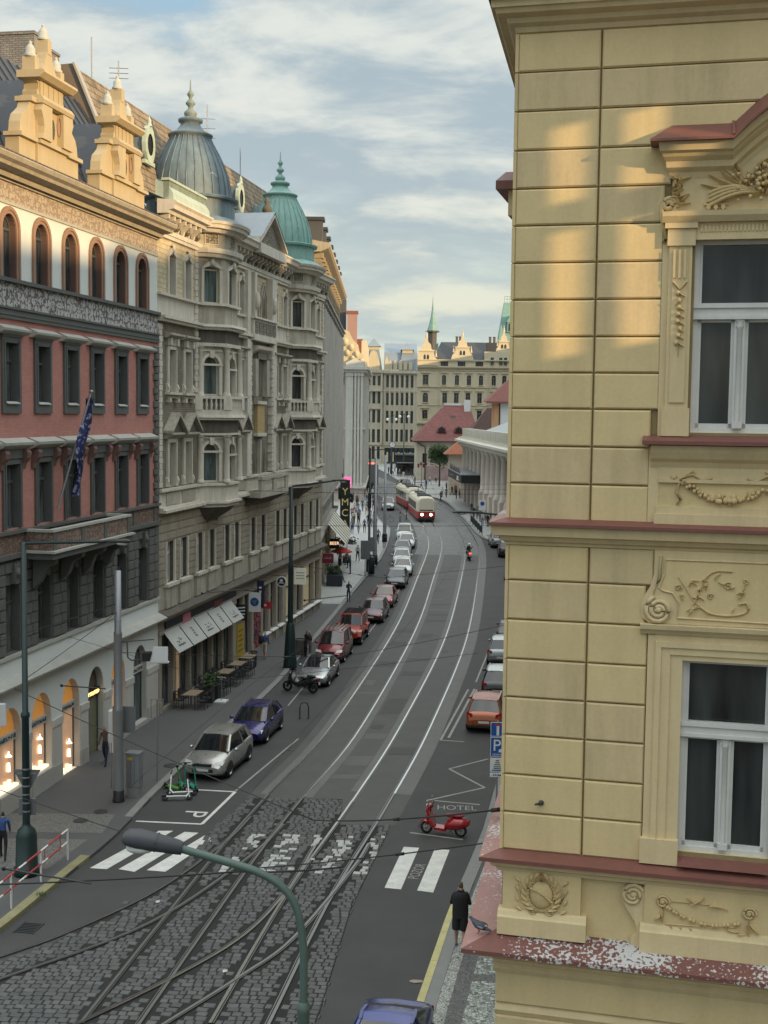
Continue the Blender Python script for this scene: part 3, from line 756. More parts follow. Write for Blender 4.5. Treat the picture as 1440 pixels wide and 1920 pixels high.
for c in (-13.9,-11.4,-9.2,-7.1):
    b = MB(); b.prism([(-.2,9.62),(-1.15,9.62),(-1.1,9.4),(-.7,9.2),(-.5,8.7),(-.2,8.4)], c-.16, c+.16, 'x'); b.build('bracket', m_rust, bal)
# brick storeys
mb = MB(); mb.wall(-22, 0, 10.7, 18.65, [(c-.56, c+.56, 10.85, 13.25) for c in UC]+[(c-.52, c+.52, 15.55, 17.75) for c in UC], 0, .3, 0, 1); mb.build('brick_wall', [m_pink, m_dkstone], PB)
w0 = win_parts(PB, UC[0], .2, 10.85, 13.25, 1.12, m_frame_d, m_glass2); copies(w0, PB, [(c, .2, 10.85) for c in UC[1:]])
w0 = win_parts(PB, UC[0], .2, 15.55, 17.75, 1.04, m_frame_d, m_glass2, trans=.7); copies(w0, PB, [(c, .2, 15.55) for c in UC[1:]])
def surround(par, c, w, za, zb, fr, m, y=-.09):
    s = MB(); s.box(c-w/2-fr, c-w/2, y, .0, za, zb+fr); s.box(c+w/2, c+w/2+fr, y, 0, za, zb+fr); s.box(c-w/2, c+w/2, y, 0, zb, zb+fr)
    s.box(c-w/2-fr*.45, c-w/2-.01, y-.03, y, za, zb+fr*.45); s.box(c+w/2+.01, c+w/2+fr*.45, y-.03, y, za, zb+fr*.45)
    return s
s = surround(PB, 0, 1.12, 0, 2.4, .2, None); s.box(-.8,.8,-.14,0,2.62,2.95); s.prism([(0,2.95),(-.1,2.95),(-.4,3.12),(-.42,3.22),(0,3.38)], -1.18, 1.18, 'x', 1)
s0 = s.build('window_surround', [m_dkstone, m_hoodtop], PB, (UC[0], 0, 10.85))
b = MB(); b.prism([(0,.0),(-.08,.0),(-.14,.22),(-.3,.42),(-.34,.62),(-.28,.72),(0,.74)], -.16, .16, 'x')
for q in (-.86, .86): b_ = link('bracket', b.mesh('bracket', [m_terrad]) if q < 0 else b_.data, s0, (q, 0, 2.2))
copies(s0, PB, [(c, 0, 10.85) for c in UC[1:]])
s = surround(PB, 0, 1.04, -.02, 2.2, .22, None); s.box(-.76,.76,-.13,0,2.42,2.5); s.prism([(0,2.5),(-.1,2.5),(-.34,2.62),(-.36,2.7),(0,2.86)], -1.08, 1.08, 'x', 1); s.box(-.74,.74,-.09,0,-.4,-.02); s.prism([(0,.04),(-.02,.04),(-.16,-.02),(-.16,-.06),(0,-.06)], -.5, .5, 'x', 1)
s0 = s.build('window_surround', [m_dkstone, m_hoodtop], PB, (UC[0], 0, 15.55)); copies(s0, PB, [(c, 0, 15.55) for c in UC[1:]])
# quoins, frieze, arched top floor
q0 = MB().bevbox(-.5,.5,-.12,0,-.5,.5,.08).mesh('quoin', [m_rust])
for k in range(24):
    z = 10.85+k*.33
    if z > 18.4: break
    ww = .62 if k % 2 == 0 else .46
    o = link('quoin', q0, PB, (-ww/2-.01, 0, z+.16)); o.scale = (ww, 1, .31)
mb = MB(); mb.box(-22, 0, -.1, 0, 18.62, 19.04); mb.box(-22, 0, -.16, 0, 18.98, 19.06); mb.box(-22, 0, -.13, 0, 18.76, 18.82); mb.build('dark_moulding', m_dkstone, PB)
mb = MB(); mb.wall(-22, 0, 19.05, 19.97, [], -.02); mb.build('frieze', m_sgraf, PB)
mb = MB(); mb.box(-22, 0, -.2, 0, 19.96, 20.10); mb.build('string_course', m_dkstone, PB)
mb = MB(); mb.wall(-22, 0, 20.1, 22.78, [(c-.54, c+.54, 20.1, 22.46, True) for c in UC], 0, .34, 0, 1); mb.build('plaster_wall', [m_pwhite, m_terrad], PB)
w0 = win_parts(PB, UC[0], .22, 20.1, 22.46, 1.08, m_frame_d, m_glass, arch=.54, cas=True); copies(w0, PB, [(c, .22, 20.1) for c in UC[1:]])
s = MB()
for i_, (r0, r1, yy) in enumerate(((.54, .67, -.05), (.67, .8, -.09))):
    s.box(-r1, -r0, yy, 0, 0, 1.82); s.box(r0, r1, yy, 0, 0, 1.82); N = 12
    for k in range(N):
        a0, a1 = PI*k/N, PI*(k+1)/N
        P = [(r*math.cos(a), 1.82+r*math.sin(a)) for a in (a0, a1) for r in (r0, r1)]
        s.add([(P[0][0],yy,P[0][1]),(P[1][0],yy,P[1][1]),(P[3][0],yy,P[3][1]),(P[2][0],yy,P[2][1]),(P[1][0],0,P[1][1]),(P[3][0],0,P[3][1]),(P[0][0],0,P[0][1]),(P[2][0],0,P[2][1])], [(0,1,2,3),(1,4,5,2),(0,3,7,6)])
s0 = s.build('window_surround', m_terra, PB, (UC[0], 0, 20.1)); copies(s0, PB, [(c, 0, 20.1) for c in UC[1:]])
mb = MB(); mb.box(-22, 0, -.07, 0, 22.78, 22.88); mb.build('string_course', m_hoodtop, PB)
mb = MB(); mb.wall(-22, 0, 22.88, 23.6, [], -.02); mb.build('frieze', m_scroll, PB)
mb = MB(); mb.box(-22, .0, -.12, 0, 23.58, 23.66)
mb.prism([(0,23.66),(-.3,23.66),(-.34,23.84),(-.8,23.9),(-.84,24.02),(-1.0,24.1),(-1.06,24.25),(-1.02,24.3),(0,24.5)], -22, .0, 'x')
co = mb.build('cornice', m_corn, PB)
d = MB()
for k in range(150): d.box(-22+k*.147, -22+k*.147+.085, -.26, -.1, 23.66, 23.8)
d.build('dentils', m_corn, co, kind='stuff')
# tiled edge of the roof, sheet roofs behind the gables
mb = MB(); mb.add([(-22,-1.0,24.33),(0,-1.0,24.33),(0,.35,24.95),(-22,.35,24.95)], [(0,1,2,3)])
e = mb.build('roof_edge', MT('old_roof_tiles', (.16,.125,.10), .85, .3, 3, 30, .5), PB)
t0 = MB(); t0.lathe([(.09,-.5),(.10,.5)], n=6, a0=0, a1=PI); tm = t0.mesh('roof_tile', [MT('ridge_tile', (.23,.19,.15), .85, .3, 3, 30, .4)])
for k in range(70):
    o = link('roof_tile', tm, e, (-21.9+k*.315, -.55, 24.56)); o.rotation_euler = (-PI/2+.43, 0, 0)
GU = [-19.95, -12.35, -4.95]
def seams(mb, a, b, c, d, n, mi=0):
    a, b, c, d = map(Vector, (a, b, c, d)); nn = (b-a).cross(d-a).normalized()*.04
    for k in range(1, n):
        p = a+(b-a)*k/n; q = d+(c-d)*k/n; mb.beam(p+nn, q+nn, .035, .05, mi)
mb = MB(); mb.add([(-22,.35,24.9),(0,.35,24.9),(0,3.9,30.2),(-22,3.9,30.2)], [(0,1,2,3)]); mb.add([(-22,3.9,30.2),(0,3.9,30.2),(0,12,30.6),(-22,12,30.6)], [(0,1,2,3)])
seams(mb, (-22,.35,24.9), (0,.35,24.9), (0,3.9,30.2), (-22,3.9,30.2), 26)
mb.build('roof', m_slate, PB)
for gi, gu in enumerate(GU):                          # gable with its saddle roof
    half = 2.55; zr = 28.05
    mb = MB()
    for sx in (-1, 1):
        a = (gu+sx*half, .3, 24.9); b = (gu+sx*half, 5.2, 24.9); c = (gu, 5.2, zr); d_ = (gu, .3, zr)
        if sx < 0: mb.add([a,b,c,d_], [(3,2,1,0)]); seams(mb, a, b, c, d_, 8)
        else: mb.add([a,b,c,d_], [(0,1,2,3)]); seams(mb, b, a, d_, c, 8)
    mb.build('dormer_roof', m_slate, PB)
    G = MB(); T = .55; y0 = -.25
    # stepped, scrolled outline drawn as stacked solid tiers
    G.box(gu-2.6, gu+2.6, y0, y0+T, 24.4, 25.35); G.box(gu-2.72, gu-1.35, y0-.16, y0+T+.02, 25.35, 25.5); G.box(gu+1.35, gu+2.72, y0-.16, y0+T+.02, 25.35, 25.5); G.box(gu-1.3, gu+1.3, y0-.24, y0+T+.03, 25.36, 25.52)
    G.box(gu-1.28, gu+1.28, y0-.1, y0, 24.45, 25.36)
    for sx in (-1, 1):
        c1 = [(1.2,25.52),(2.55,25.52),(2.5,25.9),(2.35,26.2),(2.05,26.4),(1.85,26.55),(1.72,26.8),(1.2,26.8)]
        G.prism([(gu+sx*p, z) for p, z in (c1 if sx > 0 else c1[::-1])], y0, y0+T-.1)
        G.box(gu+sx*1.62-.2, gu+sx*1.62+.2, y0-.14, y0+T, 26.8, 26.98)
        c2 = [(.5,25.52),(1.36,25.52),(1.22,25.75),(1.18,26.0),(1.28,26.3),(1.42,26.55),(1.3,26.8),(.5,26.8)]
        G.prism([(gu+sx*p, z) for p, z in (c2 if sx > 0 else c2[::-1])], y0-.34, y0)
        c3 = [(.6,27.12),(1.15,27.12),(1.2,27.3),(1.05,27.45),(1.05,27.62),(1.28,27.75),(.6,27.75)]
        G.prism([(gu+sx*p, z) for p, z in (c3 if sx > 0 else c3[::-1])], y0-.04, y0+T)
    G.box(gu-1.25, gu+1.25, y0-.06, y0+T-.05, 25.5, 26.85); G.prism([(y0-.36,26.82),(y0-.42,26.95),(y0-.3,27.12),(y0+T,27.12),(y0+T,26.82)], gu-1.38, gu+1.38, 'x')
    G.box(gu-1.0, gu+1.0, y0-.1, y0+T, 27.12, 27.75)
    for q in range(4): G.box(gu-.78+q*.44, gu-.6+q*.44, y0-.14, y0-.1, 27.16, 27.7)
    G.prism([(y0-.3,27.75),(y0-.5,27.92),(y0-.48,28.02),(y0+T+.08,28.02),(y0+T+.08,27.75)], gu-1.5, gu+1.5, 'x')
    top = [(-.72,28.02),(.72,28.02),(.62,28.3),(.42,28.52),(.3,28.75),(.22,29.0),(-.22,29.0),(-.3,28.75),(-.42,28.52),(-.62,28.3)]
    G.prism([(gu+a, z) for a, z in top], y0, y0+T-.15)
    go = G.build('gable', m_gable, PB)
    ov = MB().lathe([(0,0),(.3,0),(.34,.03),(.3,.05)], n=14); ovm = ov.mesh('oval_recess', [m_terra]); o = link('oval_recess', ovm, go, (gu, y0-.345, 26.2)); o.rotation_euler = (PI/2, 0, 0); o.scale = (.5, 1.15, 1)
    for px, pz, hh in ((-1.12, 28.02, .55), (1.12, 28.02, .55), (0, 28.95, .55)):
        P = MB(); P.box(px-.17+gu, px+.17+gu, y0-.02, y0+.5, pz, pz+hh, 0); P.lathe([(.24,0),(.26,.08),(.2,.12),(.2,.3),(.12,.42),(.06,.5),(.08,.56),(0,.62)], px+gu, y0+.24, 8, z0=pz+hh, mi=1)
        P.build('pinnacle', [m_gable, m_hoodtop], go)
# brick stacks behind
m_oldbrick = brick_mat('old_pale_brick', (.20,.19,.175), (.27,.255,.23), (.11,.11,.11), .3, .1, .015, .9, 'yz', .5, .25)
ch = MB(); ch.box(-2.2, -.9, 4.6, 7.4, 29.5, 32.2); ch.box(-2.3, -.8, 5.2, 7.6, 29.5, 32.9); ch.box(-2.35,-.75,5.15,7.65,32.9,33.05); ch.box(-2.25,-.85,4.55,5.15,32.2,32.32); ch.build('chimney_stack', m_oldbrick, PB)
# flag on a slanting pole
FL = thing('flag', 'dark blue flag hanging from a slanting pole on the red brick house', 'flag', (-11.2, 61.8, 0), FR)
pole_a = Vector((-12.04,-.3,11.34)); pole_b = Vector((-10.75,-1.2,16.04))
FL2 = MB().tube([pole_a, pole_b], .045, 6); FL2.sph(pole_b, .09); FL2.build('pole', m_galv, FL)
mb = MB(); vs = []; NZ = 16
for k in range(NZ+1):
    t = k/NZ; top = pole_a.lerp(pole_b, .97-.05*t)
    base = pole_b.lerp(pole_a, .05)
    z = base.z-3.9*t; xx = base.x-.9*t+.12*math.sin(t*9); yy = base.y+.3*t
    w = .12+.30*math.sin(min(1, t*1.5)*PI*.62)
    for j in range(7):
        s_ = j/6-.5; vs.append((xx+s_*w*2*.6, yy+.16*math.sin(j*1.9+t*5), z-abs(s_)*.1))
fs = [(k*7+j, k*7+j+1, (k+1)*7+j+1, (k+1)*7+j) for k in range(NZ) for j in range(6)]
mb.add(vs, fs, 0, True); cl_o = mb.build('cloth', ornament_mat('flag_cloth', (.012,.018,.085), (.25,.27,.36), 4., (1,1,.7), .62, .0), FL)
# ------------------------------------------------------------------ the ornate grey house with two domes
def merge(mb, other, M):
    mb.add([M @ Vector(p) for p in other.v], [], 0); o = len(mb.v)-len(other.v)
    for f, mi, sm in zip(other.f, other.m, other.sm): mb.f.append([i+o for i in f]); mb.m.append(mi); mb.sm.append(sm)
    return mb
m_gst = MT('sooty_sandstone', (.41,.375,.31), .85, .28, 1.1, 16, .35, .012, streak=.4)
m_gstd = MT('soot_black_stone', (.115,.10,.08), .85, .3, 1.6, 16, .45, .015, streak=.35)
m_glight = MT('pale_limestone', (.60,.56,.48), .8, .16, 1.6, 20, .25, streak=.25)
m_gyel = brick_mat('ochre_ashlar', (.54,.455,.29), (.58,.50,.34), (.27,.235,.17), .62, .24, .012, .85, 'xz', .4, .2)
m_gbrick = brick_mat('grey_brown_brick', (.19,.165,.12), (.24,.21,.155), (.11,.10,.08), .3, .1, .012, .85, 'xz', .5, .32)
m_grel = ornament_mat('sooty_relief', (.10,.09,.075), (.27,.24,.19), 6., (1,1,1), .5, .9)
m_copg = MT('green_copper', (.20,.36,.32), .6, .2, 1.6, 14, .15, streak=.3)
m_copb = MT('blue_grey_copper', (.145,.195,.22), .6, .3, 1.3, 14, .2, streak=.35)
m_coppale = MT('pale_copper', (.42,.50,.42), .65, .14, 1.5, 16, .15, streak=.2)
m_oldroof = brick_mat('mossy_roof_tiles', (.21,.16,.105), (.30,.235,.155), (.10,.085,.06), .22, .15, .015, .9, 'xy', .6, .55)
m_fire = MT('brown_firewall', (.20,.16,.125), .9, .12, .7, 20, .2)
m_shopg = MT('shopfront_stone', (.34,.305,.25), .8, .18, 1.3, 18, .3, streak=.25)
m_wf = MT('weathered_window_frame', (.24,.22,.18), .7, .15, 3, 20, .1)
m_wfw = MT('white_window_frame', (.62,.62,.58), .6, .08, 3, 20, .1)
m_brownglass = glass_mat('dusty_window_glass', (.095,.085,.07), .15, .5)
GB = thing('domed_house', 'sooty ornate corner-bay apartment house with two copper domes', 'building', (-11.2, 61.8, 0), FR)
LN = 35.8
WF = [1.95,4.35,11.7,14.0,21.75,24.1,31.5,33.9]
WM = [1.7,3.75,6.35,8.4,11.25,13.2,16.7,19.0,22.6,24.5,27.4,29.4,32.0,34.1]
BAYC = [8.4, 27.4]
cw = 1.1                                               # centre projection half width 3 m, 0.25 m forward
mb = MB(); mb.wall(0, LN, 11.4, 16.2, [(c-.5,c+.5,11.5,13.72) for c in WF], 0, .3, 0, 1); mb.wall(0, LN, 16.2, 20.0, [(c-.5,c+.5,16.25,18.4) for c in WF], 0, .3, 0, 1)
mb.build('brick_wall', [m_gbrick, m_glight], GB)
mb = MB(); mb.wall(0, LN, 20.0, 21.1, [], 0, .3, 1, 1); mb.wall(0, LN, 21.1, 23.9, [(c-.45,c+.45,21.12,23.15,.2) for c in WF], 0, .32, 0, 1); mb.wall(0, LN, 23.9, 25.3, [], 0, .3, 2, 1)
mb.build('ashlar_wall', [m_gyel, m_glight, m_gstd], GB)
for (za, zb, w, hw, arch) in ((11.5,13.72,1.0,.1,0),(16.25,18.4,1.0,.1,0),(21.12,23.15,.9,.1,.2)):
    w0 = win_parts(GB, WF[0], .2, za, zb, w, m_wf, m_brownglass, arch=arch, trans=.68); copies(w0, GB, [(c, .2, za) for c in WF[1:]])
# window surrounds of the three storeys
s = surround(None, 0, 1.0, 0, 2.22, .2, None, -.1)
s.prism([(0,2.42),(-.12,2.42),(-.42,2.62),(-.42,2.72),(0,2.72)], -1.05, 1.05, 'x', 1)
s.prism([(-1.05,2.72),(1.05,2.72),(0,3.5)], -.3, 0, 'y', 2)
for sx in (-1, 1):
    a = (sx*1.15, 2.70); b = (0, 3.58)
    vs = [(a[0],-.52,a[1]),(b[0],-.52,b[1]),(b[0],0,b[1]),(a[0],0,a[1]),(a[0]-sx*.0,-.52,a[1]+.14),(b[0],-.52,b[1]+.16),(b[0],0,b[1]+.16),(a[0],0,a[1]+.14)]
    s.add(vs, [(0,1,5,4),(4,5,6,7),(0,3,2,1),(0,4,7,3)] if sx < 0 else [(1,0,4,5),(5,4,7,6),(1,2,3,0),(4,0,3,7)], 1)
s.prism([(0,0),(-.1,0),(-.18,.25),(-.1,.45),(0,.5)], -.82, -.66, 'x'); s.prism([(0,0),(-.1,0),(-.18,.25),(-.1,.45),(0,.5)], .66, .82, 'x')
s0 = s.build('window_surround', [m_glight, m_gst, m_gstd], GB, (WF[0], 0, 11.5)); copies(s0, GB, [(c, 0, 11.5) for c in WF[1:]])
s = surround(None, 0, 1.0, 0, 2.15, .17, None, -.1); s.box(-.8,.8,-.14,0,2.33,2.7,1); s.prism([(0,2.7),(-.16,2.7),(-.4,2.84),(-.4,2.94),(0,3.02)], -1.05, 1.05, 'x', 1)
for sx in (-1,1): s.box(sx*.52-.11, sx*.52+.11, -.24, 0, 2.36, 2.7, 0); s.prism([(0,0),(-.1,0),(-.2,.2),(-.1,.42),(0,.46)], sx*.7-.08, sx*.7+.08, 'x')
s.box(-.9,.9,-.3,0,-.12,0,0); s.box(-.8,.8,-.16,0,-.3,-.12,1); s.box(-.72,-.5,-.22,0,-.5,-.3,0); s.box(.5,.72,-.22,0,-.5,-.3,0)
s0 = s.build('window_surround', [m_glight, m_gst], GB, (WF[0], 0, 16.25)); copies(s0, GB, [(c, 0, 16.25) for c in WF[1:]])
s = MB(); s.box(-.64,-.45,-.1,0,0,1.9); s.box(.45,.64,-.1,0,0,1.9); s.prism([(-.64,1.9),(-.45,1.9),(0,2.12),(.45,1.9),(.64,1.9),(.3,2.25),(0,2.36),(-.3,2.25)], -.13, 0); s.sph((0,-.15,2.28), .14,.1,.2, 6, 5); s.box(-.2,.2,-.16,0,2.42,2.5)
s0 = s.build('window_surround', m_glight, GB, (WF[0], 0, 21.12)); copies(s0, GB, [(c, 0, 21.12) for c in WF[1:]])
# string courses, panels, main cornice
mb = MB()
for z0, z1, p in ((10.25,10.4,.45),(10.4,10.5,.3),(11.28,11.42,.25),(19.72,19.86,.3),(19.86,20.0,.42),(21.0,21.12,.2),(23.82,24.0,.14),(24.0,24.22,.2)): mb.box(0, LN, -p, 0, z0, z1, 0)
mb.box(0, LN, -.08, 0, 10.5, 11.28, 0)
mb.build('string_courses', m_glight, GB)
pn_ = MB().box(-1.0, 1.0, -.14, -.08, 10.6, 11.2).build('parapet_panel', m_gst, GB, (WF[0],0,0)); copies(pn_, GB, [(c,0,0) for c in WF[1:]])
mb = MB(); mb.prism([(0,24.9),(-.55,24.9),(-.6,25.05),(-.85,25.1),(-.9,25.3),(-1.0,25.42),(-.98,25.5),(0,25.6)], 0, LN, 'x'); co = mb.build('main_cornice', m_glight, GB)
b = MB(); b.prism([(0,0),(-.1,0),(-.16,.2),(-.34,.36),(-.5,.42),(-.52,.62),(0,.66)], -.1, .1, 'x'); bm_ = b.mesh('modillion', [m_glight])
f = MB(); f.sph((0,-.2,0), .16, .14, .2, 6, 5); f.prism([(-.12,-.15),(.12,-.15),(.16,.2),(-.16,.2)], -.16, 0); fm_ = f.mesh('relief_mask', [m_grel])
for k in range(45):
    u = .35+k*.8
    if any(abs(u-c) < 2.5 for c in BAYC): continue
    link('modillion', bm_, GB, (u, 0, 24.26))
    if k % 2 == 0: link('relief_mask', fm_, GB, (u+.4, 0, 24.5))
# quoins
q0 = MB().bevbox(-.5,.5,-.09,0,-.5,.5,.03).mesh('quoin', [m_glight])
for uq, z0, z1 in ((.28,11.5,19.7),(LN-.28,11.5,19.7),(15.35,11.5,19.7),(20.45,11.5,19.7),(5.75,16.3,23.8),(25.0,16.3,23.8),(LN-.28,21.2,23.8)):
    z = z0; k = 0
    while z < z1-.2:
        ww = .52 if k % 2 == 0 else .38
        o = link('quoin', q0, GB, (uq, -.0, z+.15)); o.scale = (ww, 1 if uq not in (15.35,20.45) else 3.2, .285); z += .3; k += 1
# mezzanine: courses of stone blocks, windows, panels below
mb = MB(); mb.wall(0, LN, 5.0, 10.3, [(c-.55,c+.55,6.62,8.7) for c in WM], 0, .3, 0, 1); mb.build('mezzanine_wall', [m_gst, m_gstd], GB)
w0 = win_parts(GB, WM[0], .2, 6.62, 8.7, 1.1, m_wfw, m_glass2, trans=.7); copies(w0, GB, [(c, .2, 6.62) for c in WM[1:7]])
w0 = win_parts(GB, WM[7], .22, 6.62, 8.7, 1.1, m_wf, m_brownglass, trans=.7); copies(w0, GB, [(c, .22, 6.62) for c in WM[8:]])
sb = MB().bevbox(-.5,.5,-.07,0,-.5,.5,.035).mesh('stone_block', [MT('ashlar_block', (.33,.285,.22), .85, .25, 1.2, 18, .35, .012, streak=.3)])
def blocks(a, b, z, h):
    o = link('stone_block', sb, GB, ((a+b)/2, 0, z+h/2)); o.scale = (b-a-.02, 1, h-.035)
for k in range(6):
    z = 6.6+k*.36
    edges = [0.0]
    for c in WM: edges += [c-.68, c+.68]
    edges.append(LN)
    for a, b in zip(edges[::2], edges[1::2]):
        if b-a > .25: blocks(a+.02, b-.02, z, .36)
for k in range(3):
    z = 8.8+k*.42; x = 0.02; w = 2.9 if k % 2 else 2.55
    while x < LN-.2: blocks(x, min(x+w, LN-.02), z, .42); x += w
mb = MB(); mb.box(-.78, .78, -.16, 0, 5.35, 6.44, 0); mb.box(-.86, .86, -.26, 0, 6.44, 6.6, 1); mb.box(-.68, -.55, -.1, 0, 6.6, 8.72, 1); mb.box(.55, .68, -.1, 0, 6.6, 8.72, 1)
pn_ = mb.build('sill_panel', [m_gst, m_glight], GB, (WM[0],0,0)); copies(pn_, GB, [(c,0,0) for c in WM[1:]])
mb = MB(); mb.prism([(0,4.86),(-.2,4.9),(-.55,5.02),(-.56,5.12),(0,5.34)], 0, LN, 'x'); mb.build('shop_ledge', m_gstd, GB)
# bays
def plan(c, e, w=2.3, d=1.15, k=1.12):
    return [(c-w-e, .0), (c-w+k-e*.42, -d-e), (c+w-k+e*.42, -d-e), (c+w+e, .0)]
def band(mb, c, z0, z1, e0, e1=None, mi=0, rnd=False):
    e1 = e0 if e1 is None else e1
    def pl(e):
        if not rnd: return plan(c, e)
        P = []
        for i in range(11):
            a = PI-PI*i/10; P.append((c+(2.35+e)*math.cos(a), -(1.3+e)*math.sin(a)**.8 if 0 < i < 10 else 0.))
        return P
    A, B = pl(e0), pl(e1); n = len(A)
    vs = [(x, y, z0) for x, y in A]+[(x, y, z1) for x, y in B]
    mb.add(vs, [(i, i+1, n+i+1, n+i) for i in range(n-1)]+[tuple(range(n, 2*n)), tuple(range(n))[::-1]], mi)
def column(h, r): return [(r*1.35,0),(r*1.35,.1),(r*1.15,.14),(r*1.02,.22),(r*1.0,h*.4),(r*.86,h-.28),(r*.95,h-.26),(r*.9,h-.22),(r*1.3,h-.06),(r*1.4,h-.05),(r*1.4,h)]
baluster = MB().lathe([(.05,0),(.085,.05),(.05,.12),(.095,.3),(.055,.5),(.085,.6),(.06,.66)], n=6).mesh('baluster', [m_glight])
for c in BAYC:
    mb = MB(); P = plan(c, 0)
    for i, ((x0, y0), (x1, y1)) in enumerate(zip(P, P[1:])):
        L_ = math.hypot(x1-x0, y1-y0); M = Matrix.Translation((x0, y0, 0)) @ Matrix.Rotation(math.atan2(y1-y0, x1-x0), 4, 'Z')
        ww = .92 if i != 1 else 1.35; m_ = L_/2
        f = MB(); f.wall(0, L_, 10.4, 25.2, [(m_-ww/2,m_+ww/2,11.5,13.6,ww/2),(m_-ww/2,m_+ww/2,16.2,18.3,ww/2),(m_-ww/2,m_+ww/2,21.15,23.1,.18)], 0, .3, 0, 1)
        merge(mb, f, M)
    bo = mb.build('bay', [m_gst, m_glight], GB)
    for i, ((x0, y0), (x1, y1)) in enumerate(zip(P, P[1:])):
        L_ = math.hypot(x1-x0, y1-y0); an = math.atan2(y1-y0, x1-x0); ww = .92 if i != 1 else 1.35
        mx, my = (x0+x1)/2, (y0+y1)/2; nx, ny = math.sin(an), -math.cos(an)
        for za, zb, ar in ((11.5,13.6,ww/2),(16.2,18.3,ww/2),(21.15,23.1,.18)):
            o = win_parts(bo, 0, 0, za, zb, ww, m_glight if i == 0 else m_wf, m_glasst if c < 20 else m_glass, arch=ar, cas=i == 1, fr=.06); o.location = (mx-nx*.18, my-ny*.18, za); o.rotation_euler = (0, 0, an)
        a = MB()
        for za, zb in ((11.5,13.6),(16.2,18.3)):
            zc = zb-ww/2
            for k in range(8):
                a0, a1 = PI*k/8, PI*(k+1)/8
                for (r0, r1) in ((ww/2+.01, ww/2+.16),):
                    Q = [(r*math.cos(t), zc+r*math.sin(t)) for t in (a0, a1) for r in (r0, r1)]
                    a.add([(Q[0][0],-.08,Q[0][1]),(Q[1][0],-.08,Q[1][1]),(Q[3][0],-.08,Q[3][1]),(Q[2][0],-.08,Q[2][1]),(Q[1][0],0,Q[1][1]),(Q[3][0],0,Q[3][1]),(Q[0][0],0,Q[0][1]),(Q[2][0],0,Q[2][1])],[(0,1,2,3),(1,4,5,2),(0,3,7,6)])
            a.box(-ww/2-.17, -ww/2, -.08, 0, za, zc); a.box(ww/2, ww/2+.17, -.08, 0, za, zc); a.box(-ww/2-.2, ww/2+.2, -.12, -.02, zc-.06, zc+.05)
            a.box(-L_/2+.12, L_/2-.12, -.05, 0, zb+.25, zb+.33); a.prism([(-.1,zb-.1),(.1,zb-.1),(.15,zb+.3),(-.15,zb+.3)], -.16, 0)
        za, zb = 21.15, 23.1
        a.box(-ww/2-.16, -ww/2, -.1, 0, za, zb-.1); a.box(ww/2, ww/2+.16, -.1, 0, za, zb-.1); a.prism([(-ww/2-.18,zb-.15),(-ww/2,zb-.12),(0,zb+.06),(ww/2,zb-.12),(ww/2+.18,zb-.15),(.3,zb+.2),(0,zb+.28),(-.3,zb+.2)], -.14, 0); a.sph((0,-.16,zb+.2), .15, .12, .22, 6, 5)
        a.prism([(-.42,24.25),(.42,24.25),(.42,24.85),(-.42,24.85)], -.06, 0)
        o = a.build('window_surround', m_glight, bo, (mx, my, 0), an)
        pn = MB().box(-.36,.36,-.1,0,24.3,24.8); pn.box(-L_/2+.2, L_/2-.2, -.04, 0, 19.2, 19.6); pn.box(-L_/2+.2, L_/2-.2, -.04, 0, 14.25, 14.75); pn.build('relief_panel', m_grel, bo, (mx, my, 0), an)
    for za, h in ((11.45, 2.55), (16.15, 2.65)):
        cm = MB().lathe(column(h, .17), n=10).mesh('column', [m_glight])
        for (x, y) in P[1:3]: link('column', cm, bo, (x, y-.14, za))
        for (x, y) in (P[0], P[3]): link('column', cm, bo, (x+(.12 if x < c else -.12), y-.1, za))
    d = MB()
    band(d, c, 9.0, 9.35, -1.5, -.95, 1); band(d, c, 9.35, 9.75, -.95, -.35, 1); band(d, c, 9.75, 10.1, -.35, -.02, 1)
    band(d, c, 10.1, 10.3, .12); band(d, c, 10.3, 10.42, .28); band(d, c, 11.28, 11.42, .22); band(d, c, 10.42, 11.28, .08)
    band(d, c, 14.02, 14.14, .2); band(d, c, 14.14, 14.85, .06, .06, 1); band(d, c, 14.85, 14.98, .36); band(d, c, 14.98, 15.12, .46, .42); band(d, c, 15.12, 15.4, .34, .34); band(d, c, 16.0, 16.15, .38)
    band(d, c, 18.82, 19.0, .2); band(d, c, 19.0, 19.7, .08, .08, 1); band(d, c, 19.7, 19.85, .36, .4); band(d, c, 19.85, 20.0, .5, .46); band(d, c, 21.0, 21.14, .2)
    band(d, c, 23.55, 23.75, .12, .16, 0, True); band(d, c, 23.75, 24.0, .3, .36, 0, True); band(d, c, 24.85, 25.05, .2, .34, 0, True); band(d, c, 25.05, 25.25, .55, .6, 0, True); band(d, c, 25.25, 25.4, .68, .74, 0, True); band(d, c, 25.4, 25.75, .72, .1, 2, True)
    d.build('bay_mouldings', [m_glight, m_gstd, m_copg if c > 20 else m_copb], bo)
    Q = plan(c, .34)
    for i, ((x0, y0), (x1, y1)) in enumerate(zip(Q, Q[1:])):
        n = 5 if i != 1 else 7
        for k in range(n):
            t = .22+.56*k/(n-1); link('baluster', baluster, bo, (x0+(x1-x0)*t, (y0+(y1-y0)*t)+.08, 15.38))
        for t in (.08, .92):
            p = MB().box(-.2,.2,-.04,.24,15.4,16.0); p.build('pedestal', m_glight, bo, (x0+(x1-x0)*t, y0+(y1-y0)*t, 0), math.atan2(y1-y0, x1-x0))
